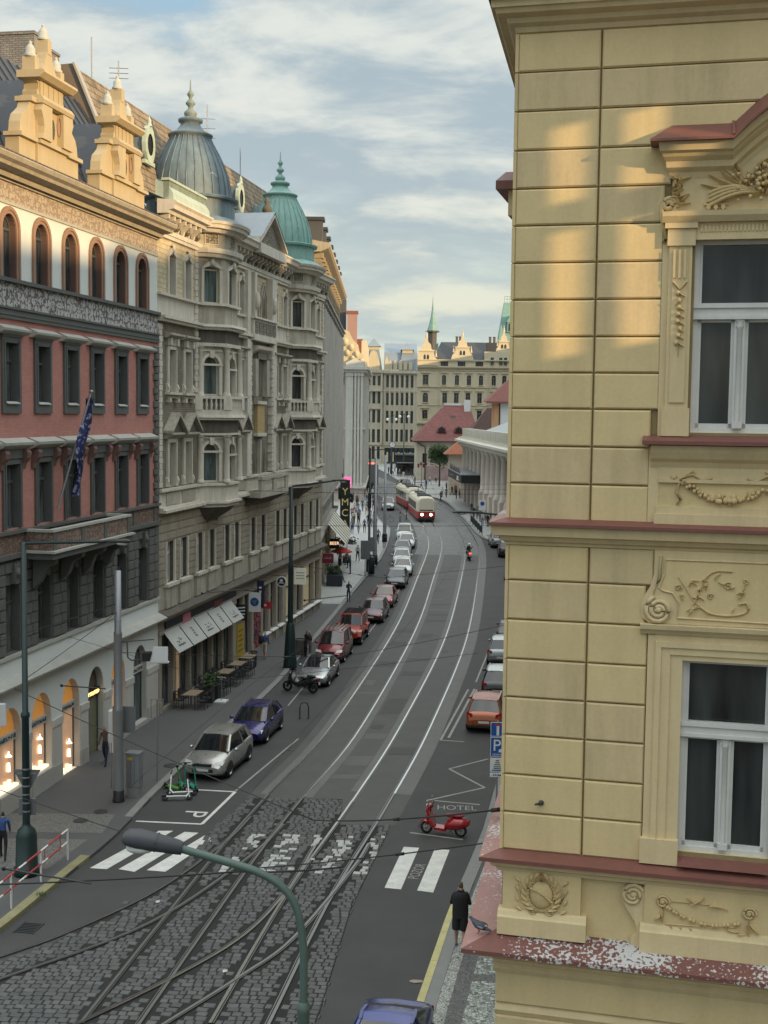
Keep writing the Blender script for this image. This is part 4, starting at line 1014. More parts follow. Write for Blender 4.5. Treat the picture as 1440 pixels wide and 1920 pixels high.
# domes
for c, md, drum in ((8.4, m_copb, m_coppale), (27.4, m_copg, m_coppale)):
    D_ = MB()
    D_.lathe([(2.55,25.55),(2.42,25.75),(2.4,26.72),(2.62,26.78),(2.66,26.9),(2.5,26.96),(2.25,27.0)], n=32, mi=0, smooth=False)
    prof = [(2.24,26.98),(2.2,27.5),(2.08,28.1),(1.86,28.75),(1.55,29.4),(1.24,29.95),(1.1,30.25),(1.2,30.32),(1.24,30.42),(1.05,30.5),(.78,30.66),(.58,30.9),(.52,31.06),(.66,31.12),(.68,31.26),(.5,31.34),(.26,31.42)]
    D_.lathe(prof, n=32, mi=0)
    do = D_.build('dome', [md], GB, (c, 1.2, 0))
    rb = MB()
    for k in range(28):
        a = 2*PI*k/28; rb.tube([((r+.012)*math.cos(a), (r+.012)*math.sin(a), z) for r, z in prof[:7]], .035, 4, smooth=False)
        for z in (25.8, 26.7): pass
    rb.build('standing_seams', md, do, kind='stuff')
    fi = MB().lathe([(.24,31.3),(.36,31.55),(.34,31.68),(.14,31.85),(.12,31.95),(.27,32.1),(.25,32.2),(.1,32.35),(.09,32.45),(.19,32.6),(.17,32.68),(.05,32.85),(.025,33.4),(0,33.42)], n=10); fi.build('finial', m_copg if c > 20 else MT('grey_copper', (.20,.24,.22), .6, .2, 3, 20, .1), do)
    wd = MB(); a = rad(-62); wd.box(-.26,.26,-.1,.6,27.25,27.98,0); wd.prism([(-.34,27.98),(.34,27.98),(0,28.2)], -.16, .6); w_ = wd.build('dome_window', m_coppale, do); w_.rotation_euler = (0,0,rad(-38)); w_.location = (1.85*math.sin(rad(-38)), -1.95*math.cos(rad(-38)), 0)
    gp_ = MB().box(-.17,.17,-.115,-.1,27.35,27.92); gp_.build('pane', m_black, w_)
# parapets, pediment, roof
mb = MB(); mb.box(.3, 5.9, -.5, -.2, 25.5, 26.55); mb.box(.2, 6.0, -.56, -.14, 26.5, 26.62); mb.box(10.9, 14.9, -.4, -.1, 25.5, 25.9)
mb.prism([(.2,25.5),(-.75,25.5),(-.7,25.9),(-.5,26.2),(-.5,26.55),(.2,26.55)], .3, 5.9, 'x'); mb.build('parapet', m_coppale, GB)
mb = MB(); mb.box(14.9, 20.9, -1.0, -.2, 24.9, 25.5, 0); mb.prism([(15.0,25.55),(20.8,25.55),(17.9,27.3)], -.75, -.2, 'y', 1)
for sx in (-1, 1):
    a = Vector((17.9+sx*3.15, 0, 25.5)); b = Vector((17.9, 0, 27.42))
    for yy, hh, o_ in ((-1.05, .14, .0), (-.95, .14, .14)):
        vs = [(a.x,yy,a.z+o_),(b.x,yy,b.z+o_),(b.x,yy,b.z+o_+hh),(a.x,yy,a.z+o_+hh),(a.x,.2,a.z+o_),(b.x,.2,b.z+o_),(b.x,.2,b.z+o_+hh),(a.x,.2,a.z+o_+hh)]
        mb.add(vs, [(0,1,2,3),(3,2,6,7),(0,4,5,1),(0,3,7,4)] if sx < 0 else [(1,0,3,2),(2,3,7,6),(1,5,4,0),(3,0,4,7)], 0)
    vs = [(a.x,-1.05,a.z+.3),(b.x,-1.05,b.z+.3),(b.x,2.6,b.z+.3),(a.x,2.6,a.z+.3)]; mb.add(vs, [(0,1,2,3)] if sx < 0 else [(3,2,1,0)], 2)
mb.build('pediment', [m_glight, m_grel, MT('blue_grey_sheet', (.25,.29,.32), .55, .15, 1.5, 20, .1)], GB)
pc = MB()                                              # centre projection: tall pilasters, niche windows and balcony
for u in (14.9, 20.9): pc.box(u-.35, u+.35, -.3, 0, 11.4, 23.8, 0)
pc.box(15.3, 20.5, -.5, 0, 19.7, 20.0, 0); pc.box(15.3, 20.5, -.45, 0, 20.0, 21.0, 0); pc.box(15.2, 20.6, -.6, 0, 21.0, 21.12, 0)
for k in range(6): pc.box(15.6+k*.82, 16.2+k*.82, -.5, -.45, 20.15, 20.85, 1)
for u in (15.9, 19.9): pc.box(u-.22, u+.22, -.42, 0, 21.12, 23.82, 0); pc.sph((u,-.5,22.1), .2, .2, .55, 8, 6)
for u in (17.0, 18.8): pc.prism([(u-.62,21.12),(u+.62,21.12),(u+.62,22.7),(u+.3,23.3),(u,23.5),(u-.3,23.3),(u-.62,22.7)], -.12, 0, 'y', 2); pc.prism([(u-.45,21.15),(u+.45,21.15),(u+.45,22.6),(u,23.25),(u-.45,22.6)], -.16, -.12, 'y', 3)
pc.box(16.9, 18.9, -.3, 0, 18.6, 19.3, 1); pc.prism([(0,18.9),(-.5,19.2),(-.55,19.4),(0,19.45)], 16.2, 19.6, 'x')
for u in (16.6, 19.2): pc.box(u-.3, u+.3, -.3, 0, 16.3, 18.6, 2)
pc.prism([(17.2,16.35),(18.6,16.35),(18.6,18.0),(17.9,18.7),(17.2,18.0)], -.04, 0, 'y', 3)
pc.box(17.1,18.7,-.2,0,14.0,15.8,4); pc.box(16.9,18.9,-.3,0,13.8,14.0,0); pc.box(16.9,18.9,-.3,0,15.8,16.0,0)
pc.box(16.4,17.6,-.03,0,11.5,13.5,3); pc.box(18.2,19.4,-.03,0,11.5,13.5,3); pc.box(17.75,18.05,-.2,0,11.4,13.6,2)
pc.build('centre_bay', [m_glight, m_grel, m_gst, m_brownglass, MT('gilded_relief', (.42,.30,.14), .7, .3, 6, 20, .5)], GB)
bl = MB(); bl.box(14.6, 21.2, -1.15, 0, 10.1, 10.4, 0); bl.box(14.6,21.2,-1.2,-.95,11.2,11.38,0); bl.box(14.7,15.4,-1.15,-.95,10.4,11.2,0); bl.box(20.4,21.1,-1.15,-.95,10.4,11.2,0); bl.box(17.5,18.3,-1.15,-.95,10.4,11.2,0); bl.prism([(0,9.5),(-.5,9.7),(-1.05,10.05),(-1.1,10.12),(0,10.12)], 14.9, 20.9, 'x', 1)
bb = bl.build('balcony', [m_gst, m_gstd], GB)
for k in range(14):
    u = 15.6+k*.145*1.0 if k < 7 else 18.5+(k-7)*.28
    link('baluster', baluster, bb, (15.65+k*.3 if k < 6 else 18.55+(k-6)*.24, -1.05, 10.45))
rf = MB(); A = [(0,2.0,26.6),(LN,2.0,26.6),(LN,4.1,31.9),(0,4.1,31.9)]
rf.add(A, [(0,1,2,3)]); rf.add([(0,4.1,31.9),(LN,4.1,31.9),(LN,12,31.4),(0,12,31.4)], [(0,1,2,3)]); rf.add([(0,-.3,25.62),(LN,-.3,25.62),(LN,2.0,26.6),(0,2.0,26.6)], [(0,1,2,3)], 1)
rf.add([(LN,2,26.6),(LN,12,26.6),(LN,12,31.4),(LN,4.1,31.9)], [(0,1,2,3)], 2)
rf.build('roof', [m_oldroof, MT('roof_lead', (.22,.24,.25), .6, .2, 1.2, 20, .1), m_fire], GB)
fwl = MB(); fwl.prism([(.9,24),(1.9,26.7),(4.12,32.1),(13,31.6),(13,24)], -.18, 0, 'x'); fwl.build('firewall', m_fire, GB)
fwl = MB(); fwl.beam((-.1,1.9,26.75),(-.1,4.15,32.1), .42, .1); fwl.build('verge_flashing', MT('pale_flashing', (.36,.35,.32), .6, .1, 2, 20, .1), GB)
fwl = MB(); fwl.prism([(-.3,25.3),(-.3,26.2),(2.0,27.6),(2.2,28.6),(2.4,28.6),(2.4,25.3)], 19.2, 19.5, 'x'); fwl.prism([(.6,25.5),(3.4,30.4),(3.4,25.5)], 13.2, 13.5, 'x'); fwl.build('roof_upstand', MT('ochre_plaster_wall', (.42,.31,.19), .85, .1, 1.5, 20, .2), GB)
for u in (5.3, 21.9):                                  # round-eyed roof dormers
    d = MB(); d.box(-.5,.5,.1,1.2,-.7,.7,1); d.lathe([(.62,0),(.66,.12),(.9,.16),(.95,.05),(.92,-.05),(.62,0)], n=16, mi=0)
    dm = MB(); dm.box(-.55,.55,-.1,1.4,-.75,.75,1)
    rr = MB()
    for k in range(14):
        a0, a1 = 2*PI*k/14, 2*PI*(k+1)/14
        Q = [(r*math.cos(t)*.75, 1.05*r*math.sin(t)) for t in (a0, a1) for r in (.55, .95)]
        dm.add([(Q[0][0],-.22,Q[0][1]),(Q[1][0],-.22,Q[1][1]),(Q[3][0],-.22,Q[3][1]),(Q[2][0],-.22,Q[2][1]),(Q[1][0],.0,Q[1][1]),(Q[3][0],0,Q[3][1])],[(0,1,2,3),(1,4,5,2)], 0)
    dm.lathe([(.18,.95),(.1,1.15),(.12,1.25),(0,1.5)], 0, -.15, 6, mi=0); dm.box(-.7,.7,-.2,0,-1.05,-.85,0)
    dmo = dm.build('roof_dormer', [m_coppale, m_copb], GB, (u, 2.55, 29.3)); e = MB().prism([(.42*math.cos(t*PI/6), .58*math.sin(t*PI/6)) for t in range(12)], -.16, -.12); e.build('pane', m_black, dmo)
for u, y, z, h in ((20.6,1.0,26.4,1.4),(16.5,1.6,26.6,1.2)):
    c = MB().box(-.4,.4,-.35,.35,0,h,0); c.lathe([(.58,h),(.5,h+.1),(.3,h+.35),(.15,h+.8),(0,h+.9)], n=4, mi=1, smooth=False); c.build('chimney', [m_gst, m_copb], GB, (u, y, z))
st = MB().lathe([(.35,0),(.3,.6),(.45,.7),(.3,.9),(.22,1.2),(.36,1.4),(.3,1.6),(.14,1.8),(.2,2.0),(0,2.3)], n=8); st.build('roof_ornament', m_gstd, GB, (22.6, .8, 27.2))
def mast(name, lab, x, y, z, h, arms=0):
    t = thing(name, lab, 'aerial', (x, y, z)); p = MB().tube([(0,0,0),(0,0,h)], .035, 5)
    p.build('mast', m_galv, t)
    for k in range(arms): q = MB().tube([(-.5,0,h*(.55+.13*k)),(.5,.1,h*(.55+.13*k))], .022, 4); q.build('cross_arm', m_galv, t)
    return t
def lc(u, v, z):                                       # point of the left facades' frame
    a = rad(10.2); return (-11.2+u*math.sin(a)+v*math.cos(a), 61.8+u*math.cos(a)-v*math.sin(a), z)
mast('roof_aerial', 'thin bare rod on the roof ridge above the brown firewall', *lc(1.8,-4.1,31.8), 2.1)
mast('roof_aerial', 'small aerial with cross arms on the tiled ridge', *lc(5.3,-4.1,31.7), 2.0, 3)
mast('roof_aerial', 'thin rod on the ridge just left of the nearer dome', *lc(16.6,-4.1,31.8), 1.5)
mast('roof_aerial', 'tall mast with cross arms rising behind the nearer dome', *lc(18.6,-3.6,30.0), 4.6, 3)
mast('roof_aerial', 'thin rod on the red ridge between the two domes', *lc(27.4,-4.1,31.8), 1.9)
# street floor of the domed house
SH = [(.5,2.0,'d'),(2.3,3.1,'w'),(3.3,4.7,'d'),(5.0,6.6,'d'),(6.9,8.5,'d'),(8.8,10.4,'d'),(10.7,12.4,'d'),(13.3,14.6,'y'),(15.0,16.4,'d'),(17.0,18.6,'r'),(19.2,20.4,'d'),(21.0,22.2,'d'),(22.8,24.0,'d'),(25.0,27.6,'l'),(28.0,29.6,'d'),(30.0,33.0,'l'),(33.4,35.0,'l')]
mb = MB(); mb.wall(0, LN, 0, 4.95, [(a,b,.9 if k_ in 'l' or a > 18 else .25,4.05) for a,b,k_ in SH], 0, .3); mb.build('shop_wall', m_shopg, GB)
mb = MB(); mb.box(0, LN, -.12, 0, 4.1, 4.3); mb.box(0, LN, -.16, 0, 4.74, 4.86)
for a, b in zip([0]+[s[1] for s in SH], [s[0] for s in SH]+[LN]):
    if b-a > .25: mb.box(a+.03, b-.03, -.09, 0, 0, .7); mb.box(a+.06, b-.06, -.05, 0, .7, 4.1)
mb.build('shop_pilasters', m_shopg, GB)
m_warmsh = MT('dim_lit_shop', (.42,.36,.22), .4, .4, .9, 6, 0, emit=.12); m_litdoor = MT('lit_doorway', (1.,.72,.48), .5, .1, 1, 6, 0, emit=.75)
for a, b, k_ in SH:
    z0 = .9 if k_ in 'l' or a > 18 else .25
    f = MB(); f.box(a, b, .2, .3, z0, z0+.08); f.box(a, b, .2, .3, 3.95, 4.05); f.box(a, a+.07, .2, .3, z0, 4.05); f.box(b-.07, b, .2, .3, z0, 4.05); f.box(a, b, .19, .3, 3.0, 3.1)
    o = f.build('shop_window', m_frame_d, GB)
    g = MB().box(a, b, .27, .29, z0, 4.05); g.build('pane', {'d': m_glass2, 'l': m_warmsh, 'y': m_glass, 'r': m_glass, 'w': m_litdoor}[k_], o)
    if k_ == 'l' or a > 18: s = MB().prism([(0,.9),(-.26,.86),(-.26,.8),(0,.78)], a-.1, b+.1, 'x'); s.build('window_sill', m_signw, GB)
yb = MB().box(13.25,14.65,-.1,-.02,.3,3.6,0); yb.box(13.35,14.55,-.115,-.1,2.5,3.3,1)
for k in range(5): yb.box(13.5,14.4-.2*(k%2),-.115,-.1,.8+k*.3,.9+k*.3,2)
yb.build('yellow_panel', [MT('yellow_board', (.42,.30,.03), .6, .08, 2, 20, 0), m_signgrey, MT('brown_print', (.2,.12,.02), .7, 0, bump=0)], GB)
pn = MB().box(.9,13.0,-.1,-.02,4.1,4.72,0); pn.box(3.4,4.6,-.13,-.1,4.15,4.68,1); pn.box(8.6,10.2,-.12,-.1,4.2,4.6,2); pn.build('dark_fascia', [MT('dark_blue_board', (.012,.014,.03), .5, .1, 2, 20, 0), MT('pink_poster', (.55,.18,.24), .6, .2, 5, 20, 0), MT('red_brown_print', (.16,.05,.05), .7, .3, 6, 20, 0)], GB)
rp = MB().box(17.0,18.6,-.02,.02,.3,4.0); rp.build('red_display', ornament_mat('red_display_goods', (.02,.02,.025), (.42,.08,.11), 3., (1,1,1), .55, 0), GB)
# ------------------------------------------------------------------ buildings further down the street
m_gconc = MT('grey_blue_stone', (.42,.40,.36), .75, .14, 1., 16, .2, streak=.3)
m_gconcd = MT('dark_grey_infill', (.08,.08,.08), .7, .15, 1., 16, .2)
m_tan = MT('tan_stone', (.40,.345,.25), .85, .15, 1., 16, .2, streak=.2)
CB = thing('pilastered_bank', 'grey palace with a row of giant dark pilasters beyond the domed house', 'building', (-5.65, 98.0, 0), rad(90))
L3 = 42.4
mb = MB(); mb.wall(0, L3, 0, 4.9, [(2+k*5.4, 5.6+k*5.4, .9, 4.2) for k in range(7)], 0, .5, 0); mb.wall(0, L3, 4.9, 8.6, [(1.4+k*2.7, 2.9+k*2.7, 5.8, 8.0) for k in range(15)], 0, .4, 0)
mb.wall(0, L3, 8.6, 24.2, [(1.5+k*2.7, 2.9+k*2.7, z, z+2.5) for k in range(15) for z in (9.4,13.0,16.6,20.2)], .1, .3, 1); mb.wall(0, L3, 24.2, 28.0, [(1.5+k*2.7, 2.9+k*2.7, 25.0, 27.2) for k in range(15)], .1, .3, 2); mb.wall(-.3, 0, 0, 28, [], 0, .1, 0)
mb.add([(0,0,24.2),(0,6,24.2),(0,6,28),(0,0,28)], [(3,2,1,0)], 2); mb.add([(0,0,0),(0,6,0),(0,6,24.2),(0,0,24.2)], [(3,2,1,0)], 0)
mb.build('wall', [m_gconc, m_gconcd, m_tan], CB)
def pane_row(par, items, y, m, frame=m_frame_d):
    """simple windows: one frame part with a pane sub-part, copied"""
    o = None
    for (a, b, za, zb) in items:
        if o is None or abs((b-a)-sz[0]) > .02 or abs((zb-za)-sz[1]) > .02:
            w, h = b-a, zb-za; f = MB(); f.box(0, .07, 0, .06, 0, h); f.box(w-.07, w, 0, .06, 0, h); f.box(.07, w-.07, 0, .06, h-.07, h); f.box(.07, w-.07, 0, .06, 0, .07); f.box(w/2-.035, w/2+.035, .005, .06, .07, h-.07); f.box(.07, w-.07, 0, .06, h*.68, h*.68+.08)
            o = f.build('window', frame, par, (a, y, za)); g = MB().box(.04, w-.04, .03, .04, .04, h-.04); g.build('pane', m, o); sz = (w, h)
        else: copies(o, par, [(a, y, za)])
pane_row(CB, [(1.5+k*2.7, 2.9+k*2.7, z, z+2.5) for k in range(15) for z in (9.4,13.0,16.6,20.2)], .35, m_glass)
pane_row(CB, [(1.5+k*2.7, 2.9+k*2.7, 25.0, 27.2) for k in range(15)], .32, m_glass); pane_row(CB, [(1.4+k*2.7, 2.9+k*2.7, 5.8, 8.0) for k in range(15)], .3, m_glass); pane_row(CB, [(2+k*5.4, 5.6+k*5.4, .9, 4.2) for k in range(7)], .4, m_warmsh)
p = MB(); p.box(-.55,.55,-.45,0,8.7,23.4); p.box(-.75,.75,-.9,0,8.2,8.7); p.box(-.65,.65,-.85,0,23.4,23.7); p.box(-.78,.78,-1.0,0,23.7,24.1)
p.lathe([(.5,8.7),(.47,15),(.42,23.4)], 0, -.55, 12)
p0 = p.build('pilaster', m_gconc, CB, (.9, 0, 0)); copies(p0, CB, [(.9+k*2.7, 0, 0) for k in range(1, 16)])
p = MB(); p.box(-.3,.3,-.5,0,24.2,27.6); p.box(-.4,.4,-.7,0,27.3,27.7); p0 = p.build('bracket', m_tan, CB, (.9, 0, 0)); copies(p0, CB, [(.9+k*2.7, 0, 0) for k in range(1, 16)])
mb = MB(); mb.box(-.2,L3,-1.15,0,24.05,24.2); mb.prism([(.2,27.7),(-.5,27.7),(-1.1,27.95),(-1.25,28.1),(-1.25,28.35),(.2,28.6)], -.3, L3, 'x', 1); mb.box(-.1,L3,-.5,0,4.7,5.0); mb.box(-.1,L3,-.9,0,8.0,8.25); mb.build('cornice', [m_gconc, m_tan], CB)
mb = MB(); mb.add([(-.3,.3,28.5),(L3,.3,28.5),(L3,4,32),(-.3,4,32)], [(0,1,2,3)]); mb.add([(-.3,4,32),(L3,4,32),(L3,12,32),(-.3,12,32)], [(0,1,2,3)]); mb.add([(-.3,.3,28.5),(-.3,4,32),(-.3,12,32),(-.3,12,25),(-.3,.3,25)], [(0,1,2,3,4)]); mb.build('roof', m_slate, CB)
d = MB(); d.box(-.6,.6,-.6,2,28.5,30.2,0); d.box(-.75,.75,-.75,2,30.2,30.45,1); d0 = d.build('roof_dormer', [m_gconcd, m_slate], CB, (1.2, 0, 0)); copies(d0, CB, [(1.2+k*5.4, 0, 0) for k in range(1, 8)])
m_fn = MT('marquee_post', (.05,.05,.05), .5, 0, bump=0)
for k in range(8):
    b = MB(); b.box(-.6,.6,-.35,0,0,4.7); [b.box(-.66,.66,-.45,-.35,z,z+.42) for z in (.1,.65,1.2,1.75,2.3,2.85,3.4,3.95)]
    if k == 0: b0 = b.build('rusticated_pier', m_gst, CB, (.9, 0, 0))
    else: copies(b0, CB, [(.9+k*5.4, 0, 0)])
# baroque front facing the camera where the street turns
m_bw = MT('white_baroque_plaster', (.56,.55,.50), .85, .08, 1, 16, .15, streak=.2); m_bp = MT('pale_pink_plaster', (.50,.42,.37), .85, .08, 1, 16, .15, streak=.15)
zb_ = 1.9
BQ = thing('baroque_house', 'pale pink and white baroque house with gilded sunlit attic past the pilasters', 'building', (-8.0, 190.0, 0), 0)
W4 = 4.7
mb = MB(); mb.wall(-4, W4, 0, 22.2, [(1.05,1.75,z,z+2.2) for z in (9.9,16.6)]+[(1.0,1.8,19.6,21.0,.4),(1.0,1.8,5.6,8.4)], 0, .25, 0, 1)
mb.wall(0, 45, 0, 22.2, [], 0)if False else None
mb.add([(W4,0,0),(W4,40,0),(W4,40,22.2),(W4,0,22.2)], [(0,1,2,3)], 1); mb.add([(-4,0,22.2),(W4,0,22.2),(W4,40,22.2),(-4,40,22.2)], [(0,1,2,3)], 1)
mb.build('wall', [m_bp, m_bw], BQ)
pane_row(BQ, [(1.05,1.75,9.9,12.1),(1.05,1.75,16.6,18.8)], .2, m_glass2, m_wfw); pane_row(BQ, [(1.0,1.8,5.6,8.4)], .2, m_glass2)
gq = MB().box(1.02,1.78,.2,.24,19.6,21.0); gq.build('pane', m_glass2, BQ)
mb = MB()
for a, b in ((2.0,3.1),(3.3,3.62),(3.78,4.1),(4.26,4.6)): mb.box(a,b,-.35,0,4.6,21.0); mb.box(a-.06,b+.06,-.45,0,20.9,21.5); mb.box(a-.06,b+.06,-.45,0,4.3,4.8)
for y in range(3, 38, 5): mb.box(W4,W4+.45,y-.5,y+.5,4.6,21.0)
mb.build('pilasters', m_bw, BQ)
mb = MB(); mb.box(-4,W4+.5,-.6,40,21.5,21.9); mb.box(-4,W4+.9,-.95,40,21.9,22.3); mb.box(-4,W4+.5,-.5,40,4.0,4.3); mb.box(-4,W4+.3,-.2,40,12.9,13.2); mb.prism([(2.0,22.3),(4.7,22.3),(4.7,22.9),(3.4,23.6),(2.0,22.9)],-.7,0); mb.build('cornice', m_bw, BQ)
mb = MB()
mb.prism([(.2,22.3),(4.9,22.3),(4.7,23.8),(4.0,24.6),(3.8,25.6),(3.0,26.4),(2.4,27.6),(1.6,27.9),(1.2,27.0),(.2,26.6)], .2, 1.4)
for x, z, r in ((1.0,27.6,.5),(1.9,26.0,.55),(2.8,25.2,.5),(3.6,24.2,.5),(4.4,23.2,.45),(2.2,24.4,.5),(1.3,24.8,.5),(3.0,23.6,.45)): mb.sph((x,.1,z),r*.8,.4,r,8,6)
for y in (6,12,18,24,30): mb.prism([(y-2.3,22.3),(y+2.3,22.3),(y+1.6,23.6),(y+.9,25.2),(y,26.6),(y-.9,25.2),(y-1.6,23.6)], W4-.5, W4+.3, 'x')
mb.build('sculpted_attic', m_cream, BQ)
mb = MB(); mb.box(2.0,3.5,4,6,22,31.0,0); mb.box(1.85,3.65,3.85,6.15,30.6,31.0,1); mb.box(3.2,4.3,9,11,22,27.0,1); mb.build('chimney', [MT('pink_render', (.36,.22,.19), .85, .1, 1, 16, .1), MT('brick_red', (.24,.09,.075), .85, .1, 1, 16, .1)], BQ)
mb = MB(); mb.box(.2,1.7,6,9,22,33.0); mb.build('chimney', m_gconcd, BQ)
# tan corner house with grey mansard roof, closing the bend
m_sand = MT('sandstone_front', (.52,.475,.37), .85, .12, .6, 16, .2, streak=.25); m_mans = MT('blue_grey_mansard', (.20,.25,.30), .6, .15, .6, 12, .1)
CH = thing('mansard_house', 'sand coloured corner house with blue grey mansard roofs where the street bends', 'building', (-6.0, 286, 0), 0)
wf1 = [(1.9+k*1.15, 2.55+k*1.15, z, z+h) for z, h in ((21.7,2.2),(17.6,2.7),(13.3,2.9),(8.8,3.0),(5.0,2.9)) for k in range(3)]
wf2 = [(6.15+k*1.12, 6.75+k*1.12, z, z+h) for z, h in ((21.3,2.8),(17.3,2.8),(13.2,2.8),(9.0,2.8)) for k in range(6)]
mb = MB(); mb.wall(-8, 5.2, 0, 25.0, wf1, 0, .3); mb.wall(5.2, 13.2, 0, 25.0, wf2+[(5.9,12.8,3.4,7.6)], .5, .3); mb.add([(5.2,0,0),(5.2,.5,0),(5.2,.5,25),(5.2,0,25)], [(0,1,2,3)])
mb.build('wall', m_sand, CH); pane_row(CH, wf1, .25, m_glass); pane_row(CH, wf2, .75, m_glass)
sg = MB().box(5.9,12.8,.75,.8,3.4,7.6,0); [sg.box(6.4+k*1.3,6.75+k*1.3,.7,.75,4.4,6.6,1) for k in range(5)]; sg.build('shop_window', [m_glass, m_warmsh], CH)
mb = MB(); mb.box(-8,5.3,-.6,0,24.6,25.3); mb.box(5.2,13.4,-.2,.5,24.5,25.2); mb.box(1.4,5.2,-.5,0,20.4,21.3); mb.box(1.4,5.2,-.3,0,16.4,16.8); mb.box(-8,5.2,-.2,0,8.2,8.5); mb.box(5.2,13.2,.2,.5,8.2,8.5); mb.box(5.2,13.2,.3,.5,20.4,20.8); mb.box(1.4,1.8,-.4,0,8.5,24.6); mb.box(4.9,5.3,-.4,0,8.5,24.6)
for k in range(7): mb.box(5.62+k*1.12,5.98+k*1.12,.25,.5,8.6,24.4)
mb.build('mouldings', m_sand, CH)
mb = MB()
for x0, x1, zt in ((-8,1.2,29.2),(5.6,13.2,29.3)): mb.add([(x0,.2,25.3),(x1,.2,25.3),(x1,2.4,zt),(x0,2.4,zt),(x0,12,zt+2.6),(x1,12,zt+2.6)], [(0,1,2,3),(3,2,5,4)])
for cx, w, zt, za in ((3.2,2.0,29.9,32.6),(10.9,1.9,29.2,31.6)):
    mb.add([(cx-w,.1,25.3),(cx+w,.1,25.3),(cx+w*.62,1.4,zt),(cx-w*.62,1.4,zt),(cx-w,6,25.3),(cx+w,6,25.3),(cx+w*.62,4.6,zt),(cx-w*.62,4.6,zt)], [(0,1,2,3),(1,5,6,2),(5,4,7,6),(4,0,3,7)])
    mb.add([(cx-w*.8,.9,zt+.7),(cx+w*.8,.9,zt+.7),(cx+w*.8,5.1,zt+.7),(cx-w*.8,5.1,zt+.7),(cx,3,za)], [(0,1,4),(1,2,4),(2,3,4),(3,0,4)])
mb.build('mansard_roof', m_mans, CH)
mb = MB()
for cx, w, zt in ((3.2,2.0,29.9),(10.9,1.9,29.2)): mb.box(cx-w*.62,cx+w*.62,1.3,4.7,zt-.05,zt+.7)
mb.prism([(1.9,25.3),(4.6,25.3),(4.6,26.6),(4.3,28.0),(3.9,29.2),(3.2,29.7),(2.5,29.2),(2.1,28.0),(1.9,26.6)], -.1, .6)
for k in range(5): c = 7.0+k*1.15; mb.prism([(c-.42,25.3),(c+.42,25.3),(c+.42,26.9),(c,27.5),(c-.42,26.9)], -.2, 1.0)
mb.prism([(5.5,25.3),(6.9,25.3),(6.6,27.2),(6.2,28.4),(5.8,27.2)], -.3, .5); mb.prism([(-1.2,25.3),(.9,25.3),(.3,27.8),(-.4,28.6),(-1.0,27.4)], -.4, .5)
mb.build('dormers', m_cream, CH)
# frontal cream palace closing the view
m_pal = MT('cream_palace_plaster', (.60,.53,.38), .85, .07, .5, 16, .15, streak=.1); m_pald = MT('cream_moulding', (.54,.475,.34), .85, .1, .8, 16, .15)
PL = thing('gabled_palace', 'long cream palace with ornate gables closing the end of the street', 'building', (7.0, 325, 0), 0)
wl = [(2.55,4.05,22.9,25.5)] + [(c-.55-7, c+.55-7, 22.9, 25.5, .55) for c in (15.05,18.4,21.5,24.6,27.9,30.6,33.6)] + [(2.6,4.0,18.4,20.9,.7)] + [(c-.6-7, c+.6-7, 18.3, 20.9) for c in (15.3,18.3,21.3,24.3,27.9,30.6,33.6)] + [(2.55,3.95,14.2,16.4)] + [(c-.6-7, c+.6-7, 13.9, 16.4) for c in (15.3,18.3,21.3,24.3,27.9,30.6,33.6)] + [(c-.65-7, c+.65-7, 8.5, 11.5) for c in (10.3,13.3,16.3,19.3,22.3,25.3,28.3)]
mb = MB(); mb.wall(0, 29, 0, 27.4, wl, 0, .35, 0); mb.wall(0, 29, 27.4, 29.3, [(c-.5-7,c+.5-7,27.8,29.0) for c in (14.6,15.6,19.0,20.0,23.6,24.6)], .2, .3); mb.add([(0,0,0),(0,20,0),(0,20,29.3),(0,0,29.3)], [(3,2,1,0)]); mb.build('wall', m_pal, PL)
pane_row(PL, [w[:4] for w in wl], .3, m_glass, m_wf); pane_row(PL, [(c-.5-7,c+.5-7,27.8,29.0) for c in (14.6,15.6,19.0,20.0,23.6,24.6)], .45, m_glass)
mb = MB()
for z0, z1, p in ((27.1,27.4,.35),(27.4,27.6,.6),(22.3,22.55,.25),(17.6,17.8,.15),(12.9,13.3,.5),(26.6,26.8,.2),(29.2,29.45,.3)): mb.box(-p,29,-p,0,z0,z1)
for w in wl[:24]: mb.box(w[0]-.4, w[1]+.4, -.3, 0, w[3]+.45, w[3]+.7); mb.box(w[0]-.15, w[1]+.15, -.2, 0, w[2]-.2, w[2])
for x in (0,6.6,19.2,19.8): mb.box(x,x+.3,-.15,0,13.3,27.1)
mb.build('mouldings', m_pald, PL)
def gable(cx, w, z0, h, y, name='gable'):
    g = MB(); P = [(-w,0),(w,0),(w*.92,h*.18),(w*.66,h*.32),(w*.6,h*.52),(w*.42,h*.58),(w*.36,h*.74),(w*.14,h*.84),(w*.1,h*.98),(-w*.1,h*.98),(-w*.14,h*.84),(-w*.36,h*.74),(-w*.42,h*.58),(-w*.6,h*.52),(-w*.66,h*.32),(-w*.92,h*.18)]
    g.prism([(cx+a, z0+b) for a, b in P], y, y+.6); g.box(cx-w*.66, cx+w*.66, y-.2, y+.7, z0+h*.5, z0+h*.55)
    for sx in (-1, 0, 1): g.lathe([(.28,0),(.32,.3),(.18,.5),(.24,.8),(.1,1.1),(.14,1.35),(0,1.9)], cx+sx*w*.78, y+.3, 6, z0=z0+(h*.98 if sx == 0 else h*.3))
    for q in (-.42,.42): g.prism([(cx+q-.28,z0+h*.2),(cx+q+.28,z0+h*.2),(cx+q+.28,z0+h*.34),(cx+q,z0+h*.4),(cx+q-.28,z0+h*.34)], y-.05, y, 'y', 1)
    return g.build(name, [m_pal, m_glass], PL)
